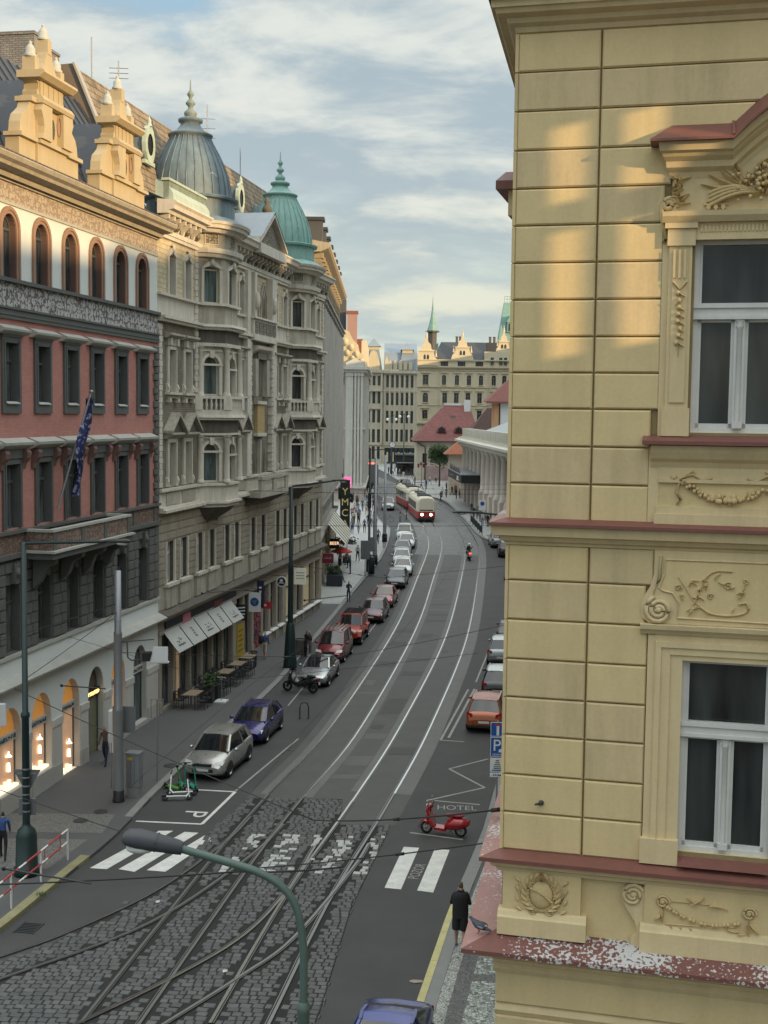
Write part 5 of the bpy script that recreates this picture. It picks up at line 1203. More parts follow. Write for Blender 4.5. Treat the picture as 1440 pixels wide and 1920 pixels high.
gable(3.4, 3.2, 27.9, 7.2, -.1); gable(12.7, 2.9, 29.4, 6.2, .1); gable(23.3, 2.0, 31.4, 5.4, .1)
mb = MB(); mb.box(18.4,29,-.1,6,29.3,31.6); mb.build('attic', m_pal, PL); pane_row(PL, [(c-.4-7,c+.4-7,28.2,30.1) for c in (27.4,29.6,30.8)], -.16, m_glass)
mb = MB(); mb.add([(5,.6,29.3),(19,.6,29.3),(19,5,34.2),(7.4,5,34.2),(5,9,29.3)], [(0,1,2,3),(0,3,4)]); mb.box(7.4,27.5,5,9,29.3,34.2); mb.build('roof', m_slate, PL)
for x in (11.5,12.4,20.2,21.3,23.5): c = MB().box(-.3,.3,-.3,.3,0,1.3); c.lathe([(.4,1.3),(.4,1.5),(0,1.6)], n=6); c.build('chimney', m_gconcd, PL, (x, 5.5, 34.2))
SP = thing('church_spire', 'slim green copper spire behind the cream palace', 'spire', (12.8, 350, 0), 0)
mb = MB(); mb.lathe([(1.2,20),(1.2,37.9),(1.9,38.0),(1.9,38.4)], n=8, mi=1, smooth=False); mb.build('lantern', [m_copg, m_gconcd], SP); mb = MB().lathe([(1.5,38.4),(.95,40.2),(.45,42.6),(.12,46),(.0,48.6)], n=8, smooth=False); mb.build('spire_roof', m_copg, SP); mb = MB().lathe([(2.6,26),(2.2,32),(.2,35)], n=4, smooth=False); mb.build('lower_roof', m_copg, SP, (1.6,0,0))
TW = thing('copper_tower', 'green copper wedge roofed tower rising at the right behind the palace', 'tower', (36.9, 380, 0), 0)
mb = MB(); mb.box(-3.6,3.6,-3.6,3.6,20,35); mb.build('shaft', m_gconc, TW); mb = MB(); mb.add([(-3.7,-3.7,35),(3.7,-3.7,35),(3.7,3.7,35),(-3.7,3.7,35),(-1.7,-.6,49),(1.7,-.6,49),(1.7,.6,49),(-1.7,.6,49)], [(0,1,5,4),(1,2,6,5),(2,3,7,6),(3,0,4,7),(4,5,6,7)]); mb.build('tower_roof', m_copg, TW)
mb = MB(); [mb.beam((-1.6+k*.8,-.6,49),(-1.6+k*.8,-.6,50.8),.1,.1) for k in range(5)]; mb.beam((-1.6,-.6,50.8),(1.6,-.6,50.8),.12,.12); mb.beam((-1.6,-.6,50),(1.6,-.6,50),.1,.1); mb.build('railing', m_copg, TW); mb = MB(); mb.box(-.8,.8,-3.4,0,40,43,0); mb.prism([(-1.1,43),(1.1,43),(0,45)], -3.5, 0); mb.prism([(-.5,40.3),(.5,40.3),(.5,42.3),(0,42.9),(-.5,42.3)], -3.45, -3.4, 'y', 1); mb.build('spire_dormer', [m_copg, m_black], TW)
# red roofed house on the square
m_rtile = brick_mat('red_clay_tiles', (.16,.055,.05), (.20,.075,.065), (.10,.04,.04), .3, .22, .01, .85, 'xy', .4, .2); m_bright = MT('orange_clay_tiles', (.36,.13,.075), .8, .15, 2, 14, .3)
m_tancr = MT('beige_plaster', (.56,.50,.40), .85, .1, .8, 16, .2, streak=.15)
RH = thing('red_roofed_house', 'old house with a big hipped dark red roof and white chimney behind the tree', 'house', (5.6, 236, 0), 0)
mb = MB(); mb.wall(.4, 12.4, 1, 10.6, [(9.2,10.3,7.6,9.2),(1.5,2.3,6.2,8.0)], 0, .3); mb.add([(.4,0,1),(.4,18,1),(.4,18,10.6),(.4,0,10.6)], [(3,2,1,0)]); mb.box(2.2,9.2,-.6,0,2.5,5.6,1); mb.build('wall', [m_tancr, MT('painted_wall', (.36,.26,.25), .85, .4, 1.2, 8, .1)], RH); pane_row(RH, [(9.2,10.3,7.6,9.2),(1.5,2.3,6.2,8.0)], .25, m_glass)
mb = MB(); E_ = [(-.4,-.9,10.3),(12.6,-.9,10.3),(12.6,20,10.3),(-.4,20,10.3)]; mb.add(E_+[(6.0,9.5,17.2),(10.8,9.5,17.2)], [(0,1,5,4),(1,2,5),(2,3,4,5),(3,0,4)]); mb.box(-.4,12.6,-.95,-.8,10.1,10.34,1); mb.box(5.9,9.2,9.2,9.8,17.1,17.5,2); mb.build('roof', [m_rtile, m_iron, m_signw], RH)
c = MB().box(9.7,10.9,7.6,8.8,14.0,18.2); c.build('chimney', m_signw, RH)
for x in (5.1,8.3): d = MB(); d.prism([(x-.9,11.9),(x+.9,11.9),(x+.75,12.7),(x,13.15),(x-.75,12.7)], 1.2, 4.5, 'y', 0); d.prism([(x-.6,12.0),(x+.6,12.0),(x+.5,12.6),(x,12.9),(x-.5,12.6)], 1.15, 1.2, 'y', 1); d.build('eyelid_dormer', [m_rtile, m_black], RH)
sk = MB(); sk.box(6.9,7.9,5.8,6.0,14.6,15.1); sk.build('skylight', m_signgrey, RH); dp = MB().tube([(.4,-.6,10.2),(1.2,-.3,9.6),(2.0,-.1,9.2),(2.0,-.1,2)], .1, 5); dp.build('downpipe', m_iron, RH)
BRH = thing('brown_roofed_house', 'steep dark brown tiled roof between the red roof and the orange wall', 'house', (15.4, 226, 0), 0)
mb = MB(); mb.add([(0,0,12.3),(6,0,12.3),(6,8,12.3),(0,8,12.3),(3.1,3,16.6),(6,3,16.6)], [(0,1,5,4),(1,2,5),(2,3,4,5),(3,0,4)]); mb.build('roof', MT('brown_tiles', (.085,.05,.045), .85, .15, 2, 14, .3), BRH); mb = MB().box(.3,6,.3,8,0,12.3); mb.build('wall', m_signw, BRH)
TWH = thing('orange_white_house', 'tall house with orange and white walls under a dark red roof beside the yellow corner', 'house', (16.4, 202, 0), 0)
mb = MB(); mb.box(1.2,2.1,0,6,0,17.7,0); mb.box(2.1,8,0,6,0,17.7,1); mb.build('wall', [MT('orange_plaster', (.58,.33,.17), .85, .1, 1, 16, .1), m_signw], TWH); mb = MB(); mb.add([(-.3,-1,17.5),(9,-1,17.5),(9,7,17.5),(-.3,7,17.5),(4.3,3,21.8),(9,3,21.8)], [(0,1,5,4),(1,2,5),(2,3,4,5),(3,0,4)]); mb.box(-.3,9,-1,-.9,17.2,17.5); mb.build('roof', MT('dull_red_tiles', (.21,.085,.075), .85, .15, 2, 14, .3), TWH); d = MB().tube([(1.95,-.1,17.4),(1.95,-.1,10)], .1, 5); d.build('downpipe', m_iron, TWH)
# colonnaded theatre on the right
m_thc = MT('warm_grey_theatre_stone', (.56,.50,.44), .8, .1, 1, 16, .15, streak=.15); m_thw = MT('pale_theatre_parapet', (.56,.54,.47), .8, .08, 1, 16, .15, streak=.15)
TH_ = thing('theatre', 'low theatre with a row of tall pale columns and a dark entrance canopy', 'building', (12.55, 199, 0), rad(-87.9))
LT = 70
mb = MB(); mb.wall(0, LT, 0, 11.2, [(3.6+k*5.3, 5.6+k*5.3, 6.2, 9.2) for k in range(12)], .9, .3, 0); mb.box(0,LT,-.1,.9,0,4.9,0); mb.add([(0,-.1,0),(0,14,0),(0,14,12),(0,-.1,12)], [(3,2,1,0)], 0); mb.build('wall', [m_thc], TH_)
pane_row(TH_, [(3.6+k*5.3, 5.6+k*5.3, 6.2, 9.2) for k in range(12)], 1.15, m_glass)
cm = MB().lathe([(.72,4.9),(.72,5.2),(.6,5.35),(.58,6),(.5,9.9),(.6,10.0),(.55,10.1),(.78,10.4),(.78,10.6)], n=12); cm.box(-.85,.85,-.75,.6,1,4.9); c0 = cm.build('column', m_thc, TH_, (1.6, .1, 0)); copies(c0, TH_, [(1.6+k*5.3, .1, 0) for k in range(1, 13)])
mb = MB(); mb.box(-.3,LT,-.9,1,10.6,11.0); mb.prism([(1,11.0),(-.9,11.0),(-1.5,11.2),(-1.5,11.5),(-.4,11.7),(1,11.7)], -.5, LT, 'x'); mb.box(-.2,LT,-.2,.6,11.7,13.2); mb.build('entablature', m_thw, TH_)
f = MB(); f.prism([(-.2,13.25),(-.42,13.25),(-.42,12.0),(-1.2,11.75),(-1.2,11.7),(-.2,11.7)], -.13, .13, 'x'); f0 = f.build('parapet_rib', m_thw, TH_, (1.6,0,0)); copies(f0, TH_, [(1.6+k*1.77, 0, 0) for k in range(1, 37)])
mb = MB(); mb.add([(8,1.5,12.6),(LT,1.5,12.6),(LT,9,15.9),(14,9,15.9),(8,20,12.6)], [(0,1,2,3),(0,3,4)]); mb.add([(0,.4,11.8),(LT,.4,11.8),(LT,16,11.8),(0,16,11.8)], [(0,1,2,3)]); mb.box(22,23,6.5,7,14.7,15.0,1); mb.build('roof', [MT('grey_sheet_roof', (.31,.33,.33), .6, .1, .8, 16, .1), m_red], TH_)
cn = MB(); cn.box(6.5,27,-3.0,0,5.9,7.0,0); cn.box(6.4,27.1,-3.1,0,7.0,7.12,1); [cn.box(9+k*.8,9.5+k*.8,-3.04,-3.0,6.25,6.55,1) for k in range(8)]
cn.box(20.5,23.5,-3.05,-3.0,6.1,6.35,2); cn.box(21,23,-3.05,-3.0,6.4,6.7,2); co = cn.build('entrance_canopy', [m_black, m_signgrey, m_signw], TH_)
lt = MB(); x = 8
while x < 24: h = R.uniform(.5,.9); lt.box(x,x+.12,-2.9,-2.8,7.12,7.12+h); lt.box(x,x+R.uniform(.35,.7),-2.9,-2.8,7.12+h*R.choice((.1,.45,.85)),7.12+h*R.choice((.2,.55,1))); x += R.uniform(.7,1.1)
lt.build('rooftop_letters', m_signgrey, co)
tr = thing('turret', 'little building with an orange tiled cone roof beside the theatre end', 'building', (11.6, 205, 0), 0)
mb = MB(); mb.box(-1.0,2,-1.2,3,0,9.2); mb.build('wall', m_tancr, tr); mb = MB().add([(-1.9,-2,8.9),(2.2,-2,8.9),(2.2,4,8.9),(-1.9,4,8.9),(1.6,1,12.0)], [(0,1,4),(1,2,4),(2,3,4),(3,0,4)]); mb.build('roof', m_bright, tr)
# houses along the right pavement and behind, hidden behind the yellow corner house: they shade the street
m_far = MT('plain_ochre_plaster', (.45,.38,.27), .85, .1, .6, 14, .15)
def unseen_block(y0, y1, h, dep=13, x0=None, label='', side=0):  # builds the hidden street row and the added sun blocks
    xa = (1.41+.18*(y0-14)) if x0 is None else x0; ang = rad(90-10.2) if x0 is None else rad(90)
    t = thing('unseen_building', label, 'building', (xa, y0, 0), ang); L_ = (y1-y0)/math.sin(ang)
    mb = MB(); mb.box(0, L_, -dep, 0, 0, h-1.2); mb.build('wall', m_far, t)
    r = MB(); r.box(-.2,L_+.2,-dep,.5,h-1.2,h-.9); r.prism([(.4,h-.9),(-2.2,h),(-dep+2,h),(-dep,h-.9)], 0, L_, 'x'); r.build('roof', m_slate, t)
    w = MB(); k = 0
    for q in range(int(L_/2.8)):
        for z in [3.5+3.8*i for i in range(int((h-5)/3.8))]: w.box(.9+q*2.8, 2.1+q*2.8, 0, .05, z, z+2.2)
    if w.v: w.build('windows', m_glass, t, kind='stuff')
for y0, y1, h, lab in ((41.2,52,20.8,'directly behind'),(52,63,21.4,'second behind'),(63,75,20.6,'third behind'),(75,88,21.2,'fourth behind'),(88,108,20.8,'fifth behind'),(108,132,21.,'sixth behind')): unseen_block(y0, y1, h, label='ochre street house %s the yellow corner house' % lab)
# unseen blocks added far right, heights shaped to block the low sun
for y0, y1, h, lab in ((-26,-14,40.5,'first'),(-14,-5,41.4,'second'),(-5,1.3,42.0,'third'),(1.3,6,49.6,'fourth'),(6,10.6,44.1,'fifth'),(10.6,18.6,41.7,'sixth'),(18.6,21.6,52.0,'seventh'),(21.6,27,42.8,'eighth'),(27,30.5,36.2,'ninth'),(30.5,83,44.2,'tenth')): unseen_block(y0, y1, h, 14, 80, '%s added unseen sun block far to the right' % lab)
for x0, y0, y1, h, lab in ((58,-52,-13,25.5,'unseen sun block added across the side street'),(34,136,236,31.,'long unseen sun block added behind the theatre'),(38,237,284,34.5,'unseen sun block added behind the red roofed house'),(52,286,322,37.,'tall unseen sun block added beside the cream palace')): unseen_block(y0, y1, h, 14, x0, lab)  # further unseen blocks, added to keep direct sun off
# ------------------------------------------------------------------ the yellow corner house in the foreground
m_yel = MT('yellow_plaster', (.64,.505,.27), .85, .12, 1.1, 26, .22, .006, streak=.10)
m_yelw = MT('worn_yellow_plaster', (.60,.475,.27), .85, .13, 1.6, 22, .25, .006, streak=.2)
m_yelp = MT('pale_yellow_stucco', (.64,.515,.30), .85, .10, 1.4, 26, .2, .006, streak=.14)
m_ydk = MT('dark_groove', (.26,.20,.10), .9, .2, 3, 20, .2)  # darker yellow brown, shows in the joints between courses
m_relief = MT('stucco_relief', (.56,.43,.22), .85, .18, 6., 40, .3, .006)
m_flash = MT('red_brown_flashing', (.18,.07,.055), .55, .14, 2., 16, .12, streak=.12)
m_flashd = MT('fouled_flashing', (.17,.068,.056), .65, .16, 2., 16, .15, speck=.55)
m_flashp = MT('weathered_pink_flashing', (.33,.18,.155), .65, .14, 2., 14, .12, speck=.1)
m_ywf = MT('old_white_window_paint', (.60,.60,.58), .5, .08, 5., 30, .15, streak=.1)
YH = thing('yellow_corner_house', 'yellow rusticated corner house with stucco garlands and red brown ledges', 'building', (1.41, 14.0, 0), rad(-13.8))
SE = 12.0; SL = -.063
W_ = [(1.93, 2.90, 15.14, 17.18), (1.93, 2.90, 10.52, 12.66), (4.6, 5.57, 15.14, 17.18), (4.6, 5.57, 10.52, 12.66)]
mb = MB(); mb.wall(.0, SE, 0, 19.5, W_, 0, .16, 0, 1)
mb.add([(0,0,0),(0,0,21.5),(SL*28,28,21.5),(SL*28,28,0)], [(0,1,2,3)], 0); mb.box(.1, SE, .12, 6, 19.5, 21.5, 0)
mb.build('wall', [m_ydk, m_yelp], YH)
J = [19.43,19.015,18.6,18.183,17.771,17.373,16.969,16.568,16.166,15.773,15.379,14.966,14.551,14.14]
J2 = [13.86,13.463,13.018,12.57,12.132,11.698,11.244,10.807,10.37]
def course(x0, x1, z0, z1, p=.042, m=None, mbx=None):
    b = MB().bevbox(x0+.006, x1-.005, -p, .0, z0+.007, z1-.007, .016); return b.build('stone_course', m or R.choice((m_yel, m_yel, m_yelw)), YH)
for JJ in (J, J2):
    for zt, zb_ in zip(JJ, JJ[1:]):
        x0 = -.0; b = MB()
        b.bevbox(0.0, .885-.004, -.042, 0, zb_+.007, zt-.007, .016); b.box(-.035, .0, -.042, .9, zb_+.007, zt-.007); b.build('quoin_course', R.choice((m_yel, m_yel, m_yelw)), YH)
        if JJ is J: xe = SE if zb_ > 17.9 else 1.66 if zb_ > 17.6 else 1.60 if zb_ > 15.0 else 1.52
        else: xe = 1.55 if zb_ < 12.9 else (1.6 if zb_ > 13.3 else 1.52)
        course(.897, xe, zb_, zt)
# lower storey courses under the fouled ledge
for zt, zb_ in ((8.93,8.56),(8.42,8.0),(7.9,7.5),(7.4,7.0)): course(-.055, SE, zb_, zt, .06)
mb = MB(); mb.prism([(0,8.93),(-.06,8.93),(-.08,8.98),(-.04,9.03),(-.1,9.06),(-.1,9.1),(0,9.1)], -.08, SE, 'x'); mb.prism([(0,8.4),(-.03,8.42),(-.06,8.48),(-.03,8.53),(0,8.58)], -.05, SE, 'x'); mb.build('base_moulding', m_yelp, YH)
def ledge(z, p, pl, th, drop, m, fa, name='ledge', side=True, mould=True, xe=SE, x0=None, mp=None):
    """sheet-covered ledge, wrapping the corner; top slopes down outwards"""
    a = MB(); xs = -pl if x0 is None else x0
    a.add([(0 if x0 is None else xs,0,z+fa),(xe,0,z+fa),(xe,-p,z),(xs,-p,z),(xe,-p,z-th),(xs,-p,z-th),(xs,0,z-th) ,(xe,0,z-th)], [(0,1,2,3)[::-1],(3,2,4,5)[::-1],(5,4,7,6)[::-1]])
    if x0 is not None: a.add([(xs,0,z+fa),(xs,-p,z),(xs,-p,z-th),(xs,0,z-th)], [(0,1,2,3)])
    o = a.build(name, m, YH)
    if side and x0 is None:
        s = MB(); L_ = 28
        s.add([(0,0,z+fa),(-pl,-p,z),(-pl+SL*L_,L_,z),(SL*L_,L_,z+fa),(-pl,-p,z-th),(-pl+SL*L_,L_,z-th),(0,0,z-th),(SL*L_,L_,z-th)], [(0,1,2,3)[::-1],(1,4,5,2)[::-1],(4,6,7,5)[::-1]]); s.build('side_ledge', mp or m_flashp, YH)
    return o
def mould(z0, z1, prof, m, x0, x1=SE, side=True, name='moulding'):
    """profile [(projection, fraction of height)] run along the front and round the corner"""
    a = MB(); P = [(-p, z0+(z1-z0)*t) for p, t in prof]
    n = len(P)
    for (ya, za), (yb, zb_) in zip(P, P[1:]):
        xa = ya if side else 0; xb = yb if side else 0
        a.add([(x0+xa,ya,za),(x1,ya,za),(x1,yb,zb_),(x0+xb,yb,zb_)], [(0,1,2,3)])
        if side: a.add([(x0+xa,ya,za),(x0+xb,yb,zb_),(x0+xb+SL*28,28,zb_),(x0+xa+SL*28,28,za)], [(0,1,2,3)])
    if not side: a.add([(x0,0,z0)]+[(x0,y,z) for y, z in P]+[(x0,0,z1)], [tuple(range(n+2))])
    return a.build(name, m, YH)
mould(19.43, 19.74, [(0,0),(.03,.04),(.05,.2),(.11,.3),(.13,.45),(.22,.55),(.24,.7),(.27,.72),(.28,.98),(0,1.0)], m_yelp, 0, name='top_cornice')
ledge(19.76, .33, .30, .03, .0, m_flash, .1)
mould(13.86, 14.09, [(.03,0),(.04,.12),(.08,.22),(.1,.42),(.17,.5),(.19,.95),(0,1.)], m_yelp, 0, name='string_moulding'); ledge(14.12, .235, .20, .035, 0, m_flash, .055)
mould(10.14, 10.29, [(.10,0),(.12,.3),(.17,.5),(.19,.98),(0,1)], m_yelp, .06, name='string_moulding'); ledge(10.315, .23, .24, .045, 0, m_flash, .07)
mould(9.1, 9.27, [(.08,0),(.1,.2),(.2,.3),(.24,.96),(0,1)], m_yelp, -.06, name='base_cornice'); ledge(9.30, .40, .40, .05, 0, m_flashd, .15)
# balustrade zone between the two lower ledges
mb = MB(); mb.box(0.02, .90, -.10, 0, 9.66, 10.14); mb.build('pedestal', m_yel, YH)
mb = MB(); mb.prism([(0,9.42),(-.16,9.42),(-.16,9.62),(-.14,9.64),(-.12,9.68),(-.1,9.7),(0,9.7)], -.03, .97, 'x'); mb.build('pedestal_foot', m_yelp, YH)
mb = MB(); mb.box(1.60, SE, -.10, 0, 9.66, 10.14); mb.build('pedestal', m_yel, YH)
mb = MB(); mb.prism([(0,9.38),(-.16,9.38),(-.16,9.62),(-.14,9.64),(-.12,9.68),(-.1,9.7),(0,9.7)], 1.56, SE, 'x'); mb.build('pedestal_foot', m_yelp, YH)
mb = MB(); mb.box(.9, 1.6, -.02, 0, 9.40, 10.2); mb.build('parapet_infill', m_yel, YH)
def spiral(cx, cz, r, turns, y, a0=0., sgn=1, th=.02, n=30):
    return [(cx+sgn*r*(1-.86*k/n)*math.cos(a0+turns*2*PI*k/n), y, cz+r*(1-.86*k/n)*math.sin(a0+turns*2*PI*k/n)) for k in range(n+1)]
def relief(name, mbx, par=YH, m=None): return mbx.build(name, m or m_relief, par)
mb = MB(); S_ = [(1.46,9.42),(1.6,9.42),(1.6,10.1),(1.36,10.02),(1.36,9.92),(1.42,9.82),(1.50,9.7),(1.53,9.6),(1.5,9.54),(1.46,9.52)]
mb.prism(S_, -.075, 0); mb.lathe([(0,-.03),(.12,-.03),(.125,0)], n=18); v_ = MB(); v_.prism(S_, -.075, 0); v_.tube(spiral(1.475, 10.0, .125, 2.2, -.085, .5), .022, 5); v_.sph((1.475,-.08,10.0), .03)
dsk = [(1.475+.13*math.cos(2*PI*k/18), 10.0+.13*math.sin(2*PI*k/18)) for k in range(18)]; v_.prism(dsk, -.08, 0); v_.build('scroll_bracket', m_yelp, YH)
def leaf(mbx, p, d, L_, w, y, curl=.0):
    """raised stucco leaf from p in direction angle d"""
    c, s_ = math.cos(d), math.sin(d); n = 5; A = []; B = []
    for k in range(n+1):
        t = k/n; hw = w*math.sin(PI*min(1, t*.9+.08)); a = d+curl*t; px = p[0]+L_*t*math.cos(d+curl*t*.5); pz = p[1]+L_*t*math.sin(d+curl*t*.5)
        A.append((px-hw*math.sin(a), y*.35, pz+hw*math.cos(a))); B.append((px+hw*math.sin(a), y*.35, pz-hw*math.cos(a)))
        A[-1] = A[-1]; mid = (px, y*(1.1-.3*t), pz); A[-1] = (A[-1], mid); B[-1] = B[-1]
    for k in range(n):
        mbx.add([A[k][0], A[k+1][0], A[k+1][1], A[k][1]], [(0,1,2,3)], 0, True); mbx.add([A[k][1], A[k+1][1], B[k+1], B[k]], [(0,1,2,3)], 0, True)
# oval cartouche with laurel frame
mb = MB(); cx, cz = .46, 9.91; Y0 = -.10
mb.sph((cx, Y0, cz-.01), .135, .045, .165, 16, 10)
mb.tube([(cx+.16*math.cos(2*PI*k/28), Y0-.012, cz+.195*math.sin(2*PI*k/28)) for k in range(29)], .016, 6)
for k in range(30): a = 2*PI*k/30; mb.sph((cx+.145*math.cos(a), Y0-.03, cz+.178*math.sin(a)), .0095, None, None, 5, 4)
for k in range(13):
    t = k/12; mb.sph((cx-.11+.23*t, Y0-.05, cz+.07-.14*t+.02*math.sin(t*3)), .016, .012, .012, 6, 4)
for k in range(8):
    for sx in (-1, 1):
        a = -PI/2+.5+k*.31; q = MB(); leaf(q, (.175*math.cos(a), .2*math.sin(a)), a+1.0, .10, .03, -.05, .5)
        mb.add([(cx+sx*x, Y0+y, cz+z) for x, y, z in q.v], q.f, 0, True)
for k in range(5): a = PI/2-.5+k*.25; leaf(mb, (cx+.02*math.cos(a), cz+.16), a, .10, .025, Y0-.06)
for sx in (-1, 1):
    mb.tube(spiral(cx+sx*.10, cz-.2, .045, 1.6, Y0-.02, 2.5, sx), .013, 5)
    mb.tube([(cx+sx*.2, Y0-.01, cz-.12),(cx+sx*.26, Y0-.015, cz-.0),(cx+sx*.25, Y0-.015, cz+.12),(cx+sx*.3, Y0-.01, cz+.16)], .008, 4)
    for (px, pz, d_) in ((.24,.13,.4),(.26,.02,.9),(.25,-.1,.7),(.22,-.2,.2)): q = MB(); leaf(q, (px, pz), d_, .075, .02, -.03, .6); mb.add([(cx+sx*x, Y0+y, cz+z) for x, y, z in q.v], q.f, 0, True)
relief('cartouche', mb)
# chain garland with rosettes on the right pedestal
mb = MB(); G = [(1.83,9.93),(1.95,9.86),(2.1,9.80),(2.3,9.76),(2.5,9.785),(2.68,9.83)]; GS = spline(G, 5)
for i in range(1, 17): x, z = GS[int(i*(len(GS)-1)/17)]; mb.sph((x, Y0-.02, z), .026, .024, .024, 7, 5); mb.tube([(x-.015,Y0-.03,z-.024),(x+.015,Y0-.03,z+.024)], .006, 4)
for x, z in ((1.80,9.97),(2.72,9.93)): mb.tube(spiral(x, z, .075, 1.9, Y0-.02, 0), .016, 5); mb.sph((x,Y0-.02,z), .024)
mb.tube([(1.87,Y0-.01,9.985),(2.1,Y0-.01,9.985),(2.32,Y0-.01,9.985)], .009, 4); leaf(mb, (2.1,9.98), .3, .16, .03, Y0-.06, .5); leaf(mb, (2.3,9.985), .1, .2, .03, Y0-.05, -.6); leaf(mb, (2.14,9.99), 2.4, .1, .025, Y0-.05, .5)
leaf(mb, (1.8,9.9), -1.7, .17, .05, Y0-.06, .3); leaf(mb, (1.78,9.82), -2.2, .1, .04, Y0-.05, -.3); leaf(mb, (2.72,9.84), -1.0, .17, .05, Y0-.06, .3); leaf(mb, (2.7,9.8), -1.5, .16, .035, Y0-.05, .3)
mb.tube([(1.84,Y0-.01,9.72),(2.22,Y0-.01,9.735),(2.22,Y0-.01,9.76),(2.6,Y0-.01,9.76)], .009, 4, smooth=False)
for x in (1.88,1.98,2.09): mb.tube([(x,Y0-.01,9.705),(x+.025,Y0-.02,9.69),(x+.02,Y0-.02,9.665),(x-.005,Y0-.01,9.66)], .009, 4)
leaf(mb, (2.5,9.74), -.5, .14, .03, Y0-.04, .6); leaf(mb, (2.6,9.7), -.3, .12, .025, Y0-.04, .6)
relief('chain_garland', mb)
# lower window: moulded surround, shelf, tapered tablet with scroll
mb = MB()
for x0, x1, zt, p in ((1.555,1.64,12.93,.05),(1.64,1.70,12.86,.075),(1.70,1.80,12.82,.055),(1.80,1.93,12.78,.035)):
    mb.box(x0, x1, -p, 0, 10.45, zt)
for z0, z1, p, xx in ((12.66,12.72,.035,1.93),(12.72,12.80,.055,1.80),(12.80,12.86,.075,1.70),(12.86,12.94,.05,1.64)): mb.box(xx, 3.3, -p-.002, 0, z0, z1)
mb.box(1.53, 1.94, -.10, 0, 10.38, 10.66); mb.build('window_surround', m_yelp, YH)
mb = MB(); mb.prism([(0,12.94),(-.07,12.94),(-.09,12.97),(-.12,13.0),(-.13,13.05),(0,13.06)], 1.47, SE, 'x'); mb.build('window_shelf', m_yelp, YH)
o_ = [(1.60,13.86),(1.60,13.6),(1.56,13.45),(1.5,13.35),(1.47,13.25),(1.48,13.12),(1.56,13.06),(3.42,13.06),(3.1,13.86)]
mb = MB(); mb.prism(o_[::-1], -.065, 0); mb.build('tablet', m_yelp, YH)
i_ = [(1.72,13.76),(1.715,13.6),(1.66,13.45),(1.70,13.42),(1.8,13.4),(1.87,13.3),(1.86,13.13),(3.25,13.11),(3.02,13.76)]
mb = MB(); mb.prism(i_[::-1], -.072, -.05); mb.build('tablet_field', m_yel, YH)
mb = MB(); pts = i_+[i_[0]]; mb.tube([(x, -.07, z) for x, z in pts], .016, 4, smooth=False); mb.build('tablet_moulding', m_yelw, YH)
mb = MB(); sp_ = spiral(1.66, 13.21, .15, 2.3, -.085, 1.9); mb.tube(sp_, .026, 6); mb.sph((1.66,-.09,13.21), .035)
mb.prism([(1.66+.15*math.cos(2*PI*k/20), 13.21+.15*math.sin(2*PI*k/20)) for k in range(20)], -.075, 0); mb.tube([(1.56,-.07,13.3),(1.6,-.07,13.42),(1.66,-.07,13.55),(1.67,-.07,13.8)], .02, 5); mb.build('scroll', m_yelp, YH)
mb = MB(); Y1 = -.068
st = spline([(2.02,13.28),(2.06,13.36),(2.10,13.48),(2.16,13.6),(2.26,13.66),(2.42,13.66)], 4); mb.tube([(x,Y1-.012,z) for x, z in st], .012, 5)
st = spline([(2.1,13.26),(2.2,13.2),(2.35,13.18),(2.52,13.2),(2.6,13.26),(2.57,13.33),(2.5,13.31)], 4); mb.tube([(x,Y1-.012,z) for x, z in st], .014, 5)
st = spline([(2.1,13.26),(2.02,13.34),(1.94,13.46),(1.86,13.58)], 4); mb.tube([(x,Y1-.01,z) for x, z in st], .009, 5)
for k in range(46):
    x = R.uniform(1.82,2.6); z = R.uniform(13.2,13.72)
    if (x-2.25)**2*2+(z-13.42)**2*3 > .26 or (abs(x-2.32) < .12 and abs(z-13.42) < .09): continue
    leaf(mb, (x, z), R.uniform(0,6.28), R.uniform(.05,.1), R.uniform(.012,.024), Y1-.035, R.uniform(-1.3,1.3))
for x, z, s_ in ((1.86,13.46,.04),(2.38,13.5,.045),(2.2,13.38,.035),(2.56,13.56,.03)): mb.tube(spiral(x, z, s_, 1.4, Y1-.015, R.uniform(0,6)), .009, 4)
relief('vine_relief', mb)
# windows: casements with transom; glass sub-parts
def big_window(x0, x1, z0, z1, zt):
    f = MB(); w = x1-x0; m = w/2
    f.box(0,.05,.0,.1,0,z1-z0); f.box(w-.05,w,.0,.1,0,z1-z0); f.box(.05,w-.05,.02,.1,z1-z0-.04,z1-z0); f.box(.05,w-.05,0,.1,0,.05)
    f.box(.0,w,-.03,.1,zt,zt+.14); f.box(-.0,w,-.05,0,zt+.10,zt+.15); f.box(.0,w,-.045,0,zt-.02,zt+.02)
    f.box(m-.055,m+.055,-.02,.1,.05,zt); f.lathe([(.035,.06),(.03,.1),(.03,zt-.12),(.045,zt-.1),(.03,zt-.07),(.05,zt-.03)], m, -.02, 8); f.box(m-.05,m+.05,-.05,0,.05,.12)
    for a, b in ((.05,m-.055),(m+.055,w-.05)):
        f.box(a,a+.035,.02,.1,.05,zt); f.box(b-.035,b,.02,.1,.05,zt); f.box(a,b,.02,.1,.05,.10); f.box(a,b,.02,.1,zt-.05,zt)
    f.box(.05,.08,.03,.1,zt+.14,z1-z0-.04); f.box(w-.08,w-.05,.03,.1,zt+.14,z1-z0-.04)
    o = f.build('window', m_ywf, YH, (x0, .05, z0))
    for a, b, c, d_ in ((.08,m-.09,.1,zt-.05),(m+.09,w-.08,.1,zt-.05),(.08,w-.08,zt+.15,z1-z0-.04)): g = MB().box(a,b,.055,.065,c,d_); g.build('pane', m_glassbig, o)
    return o
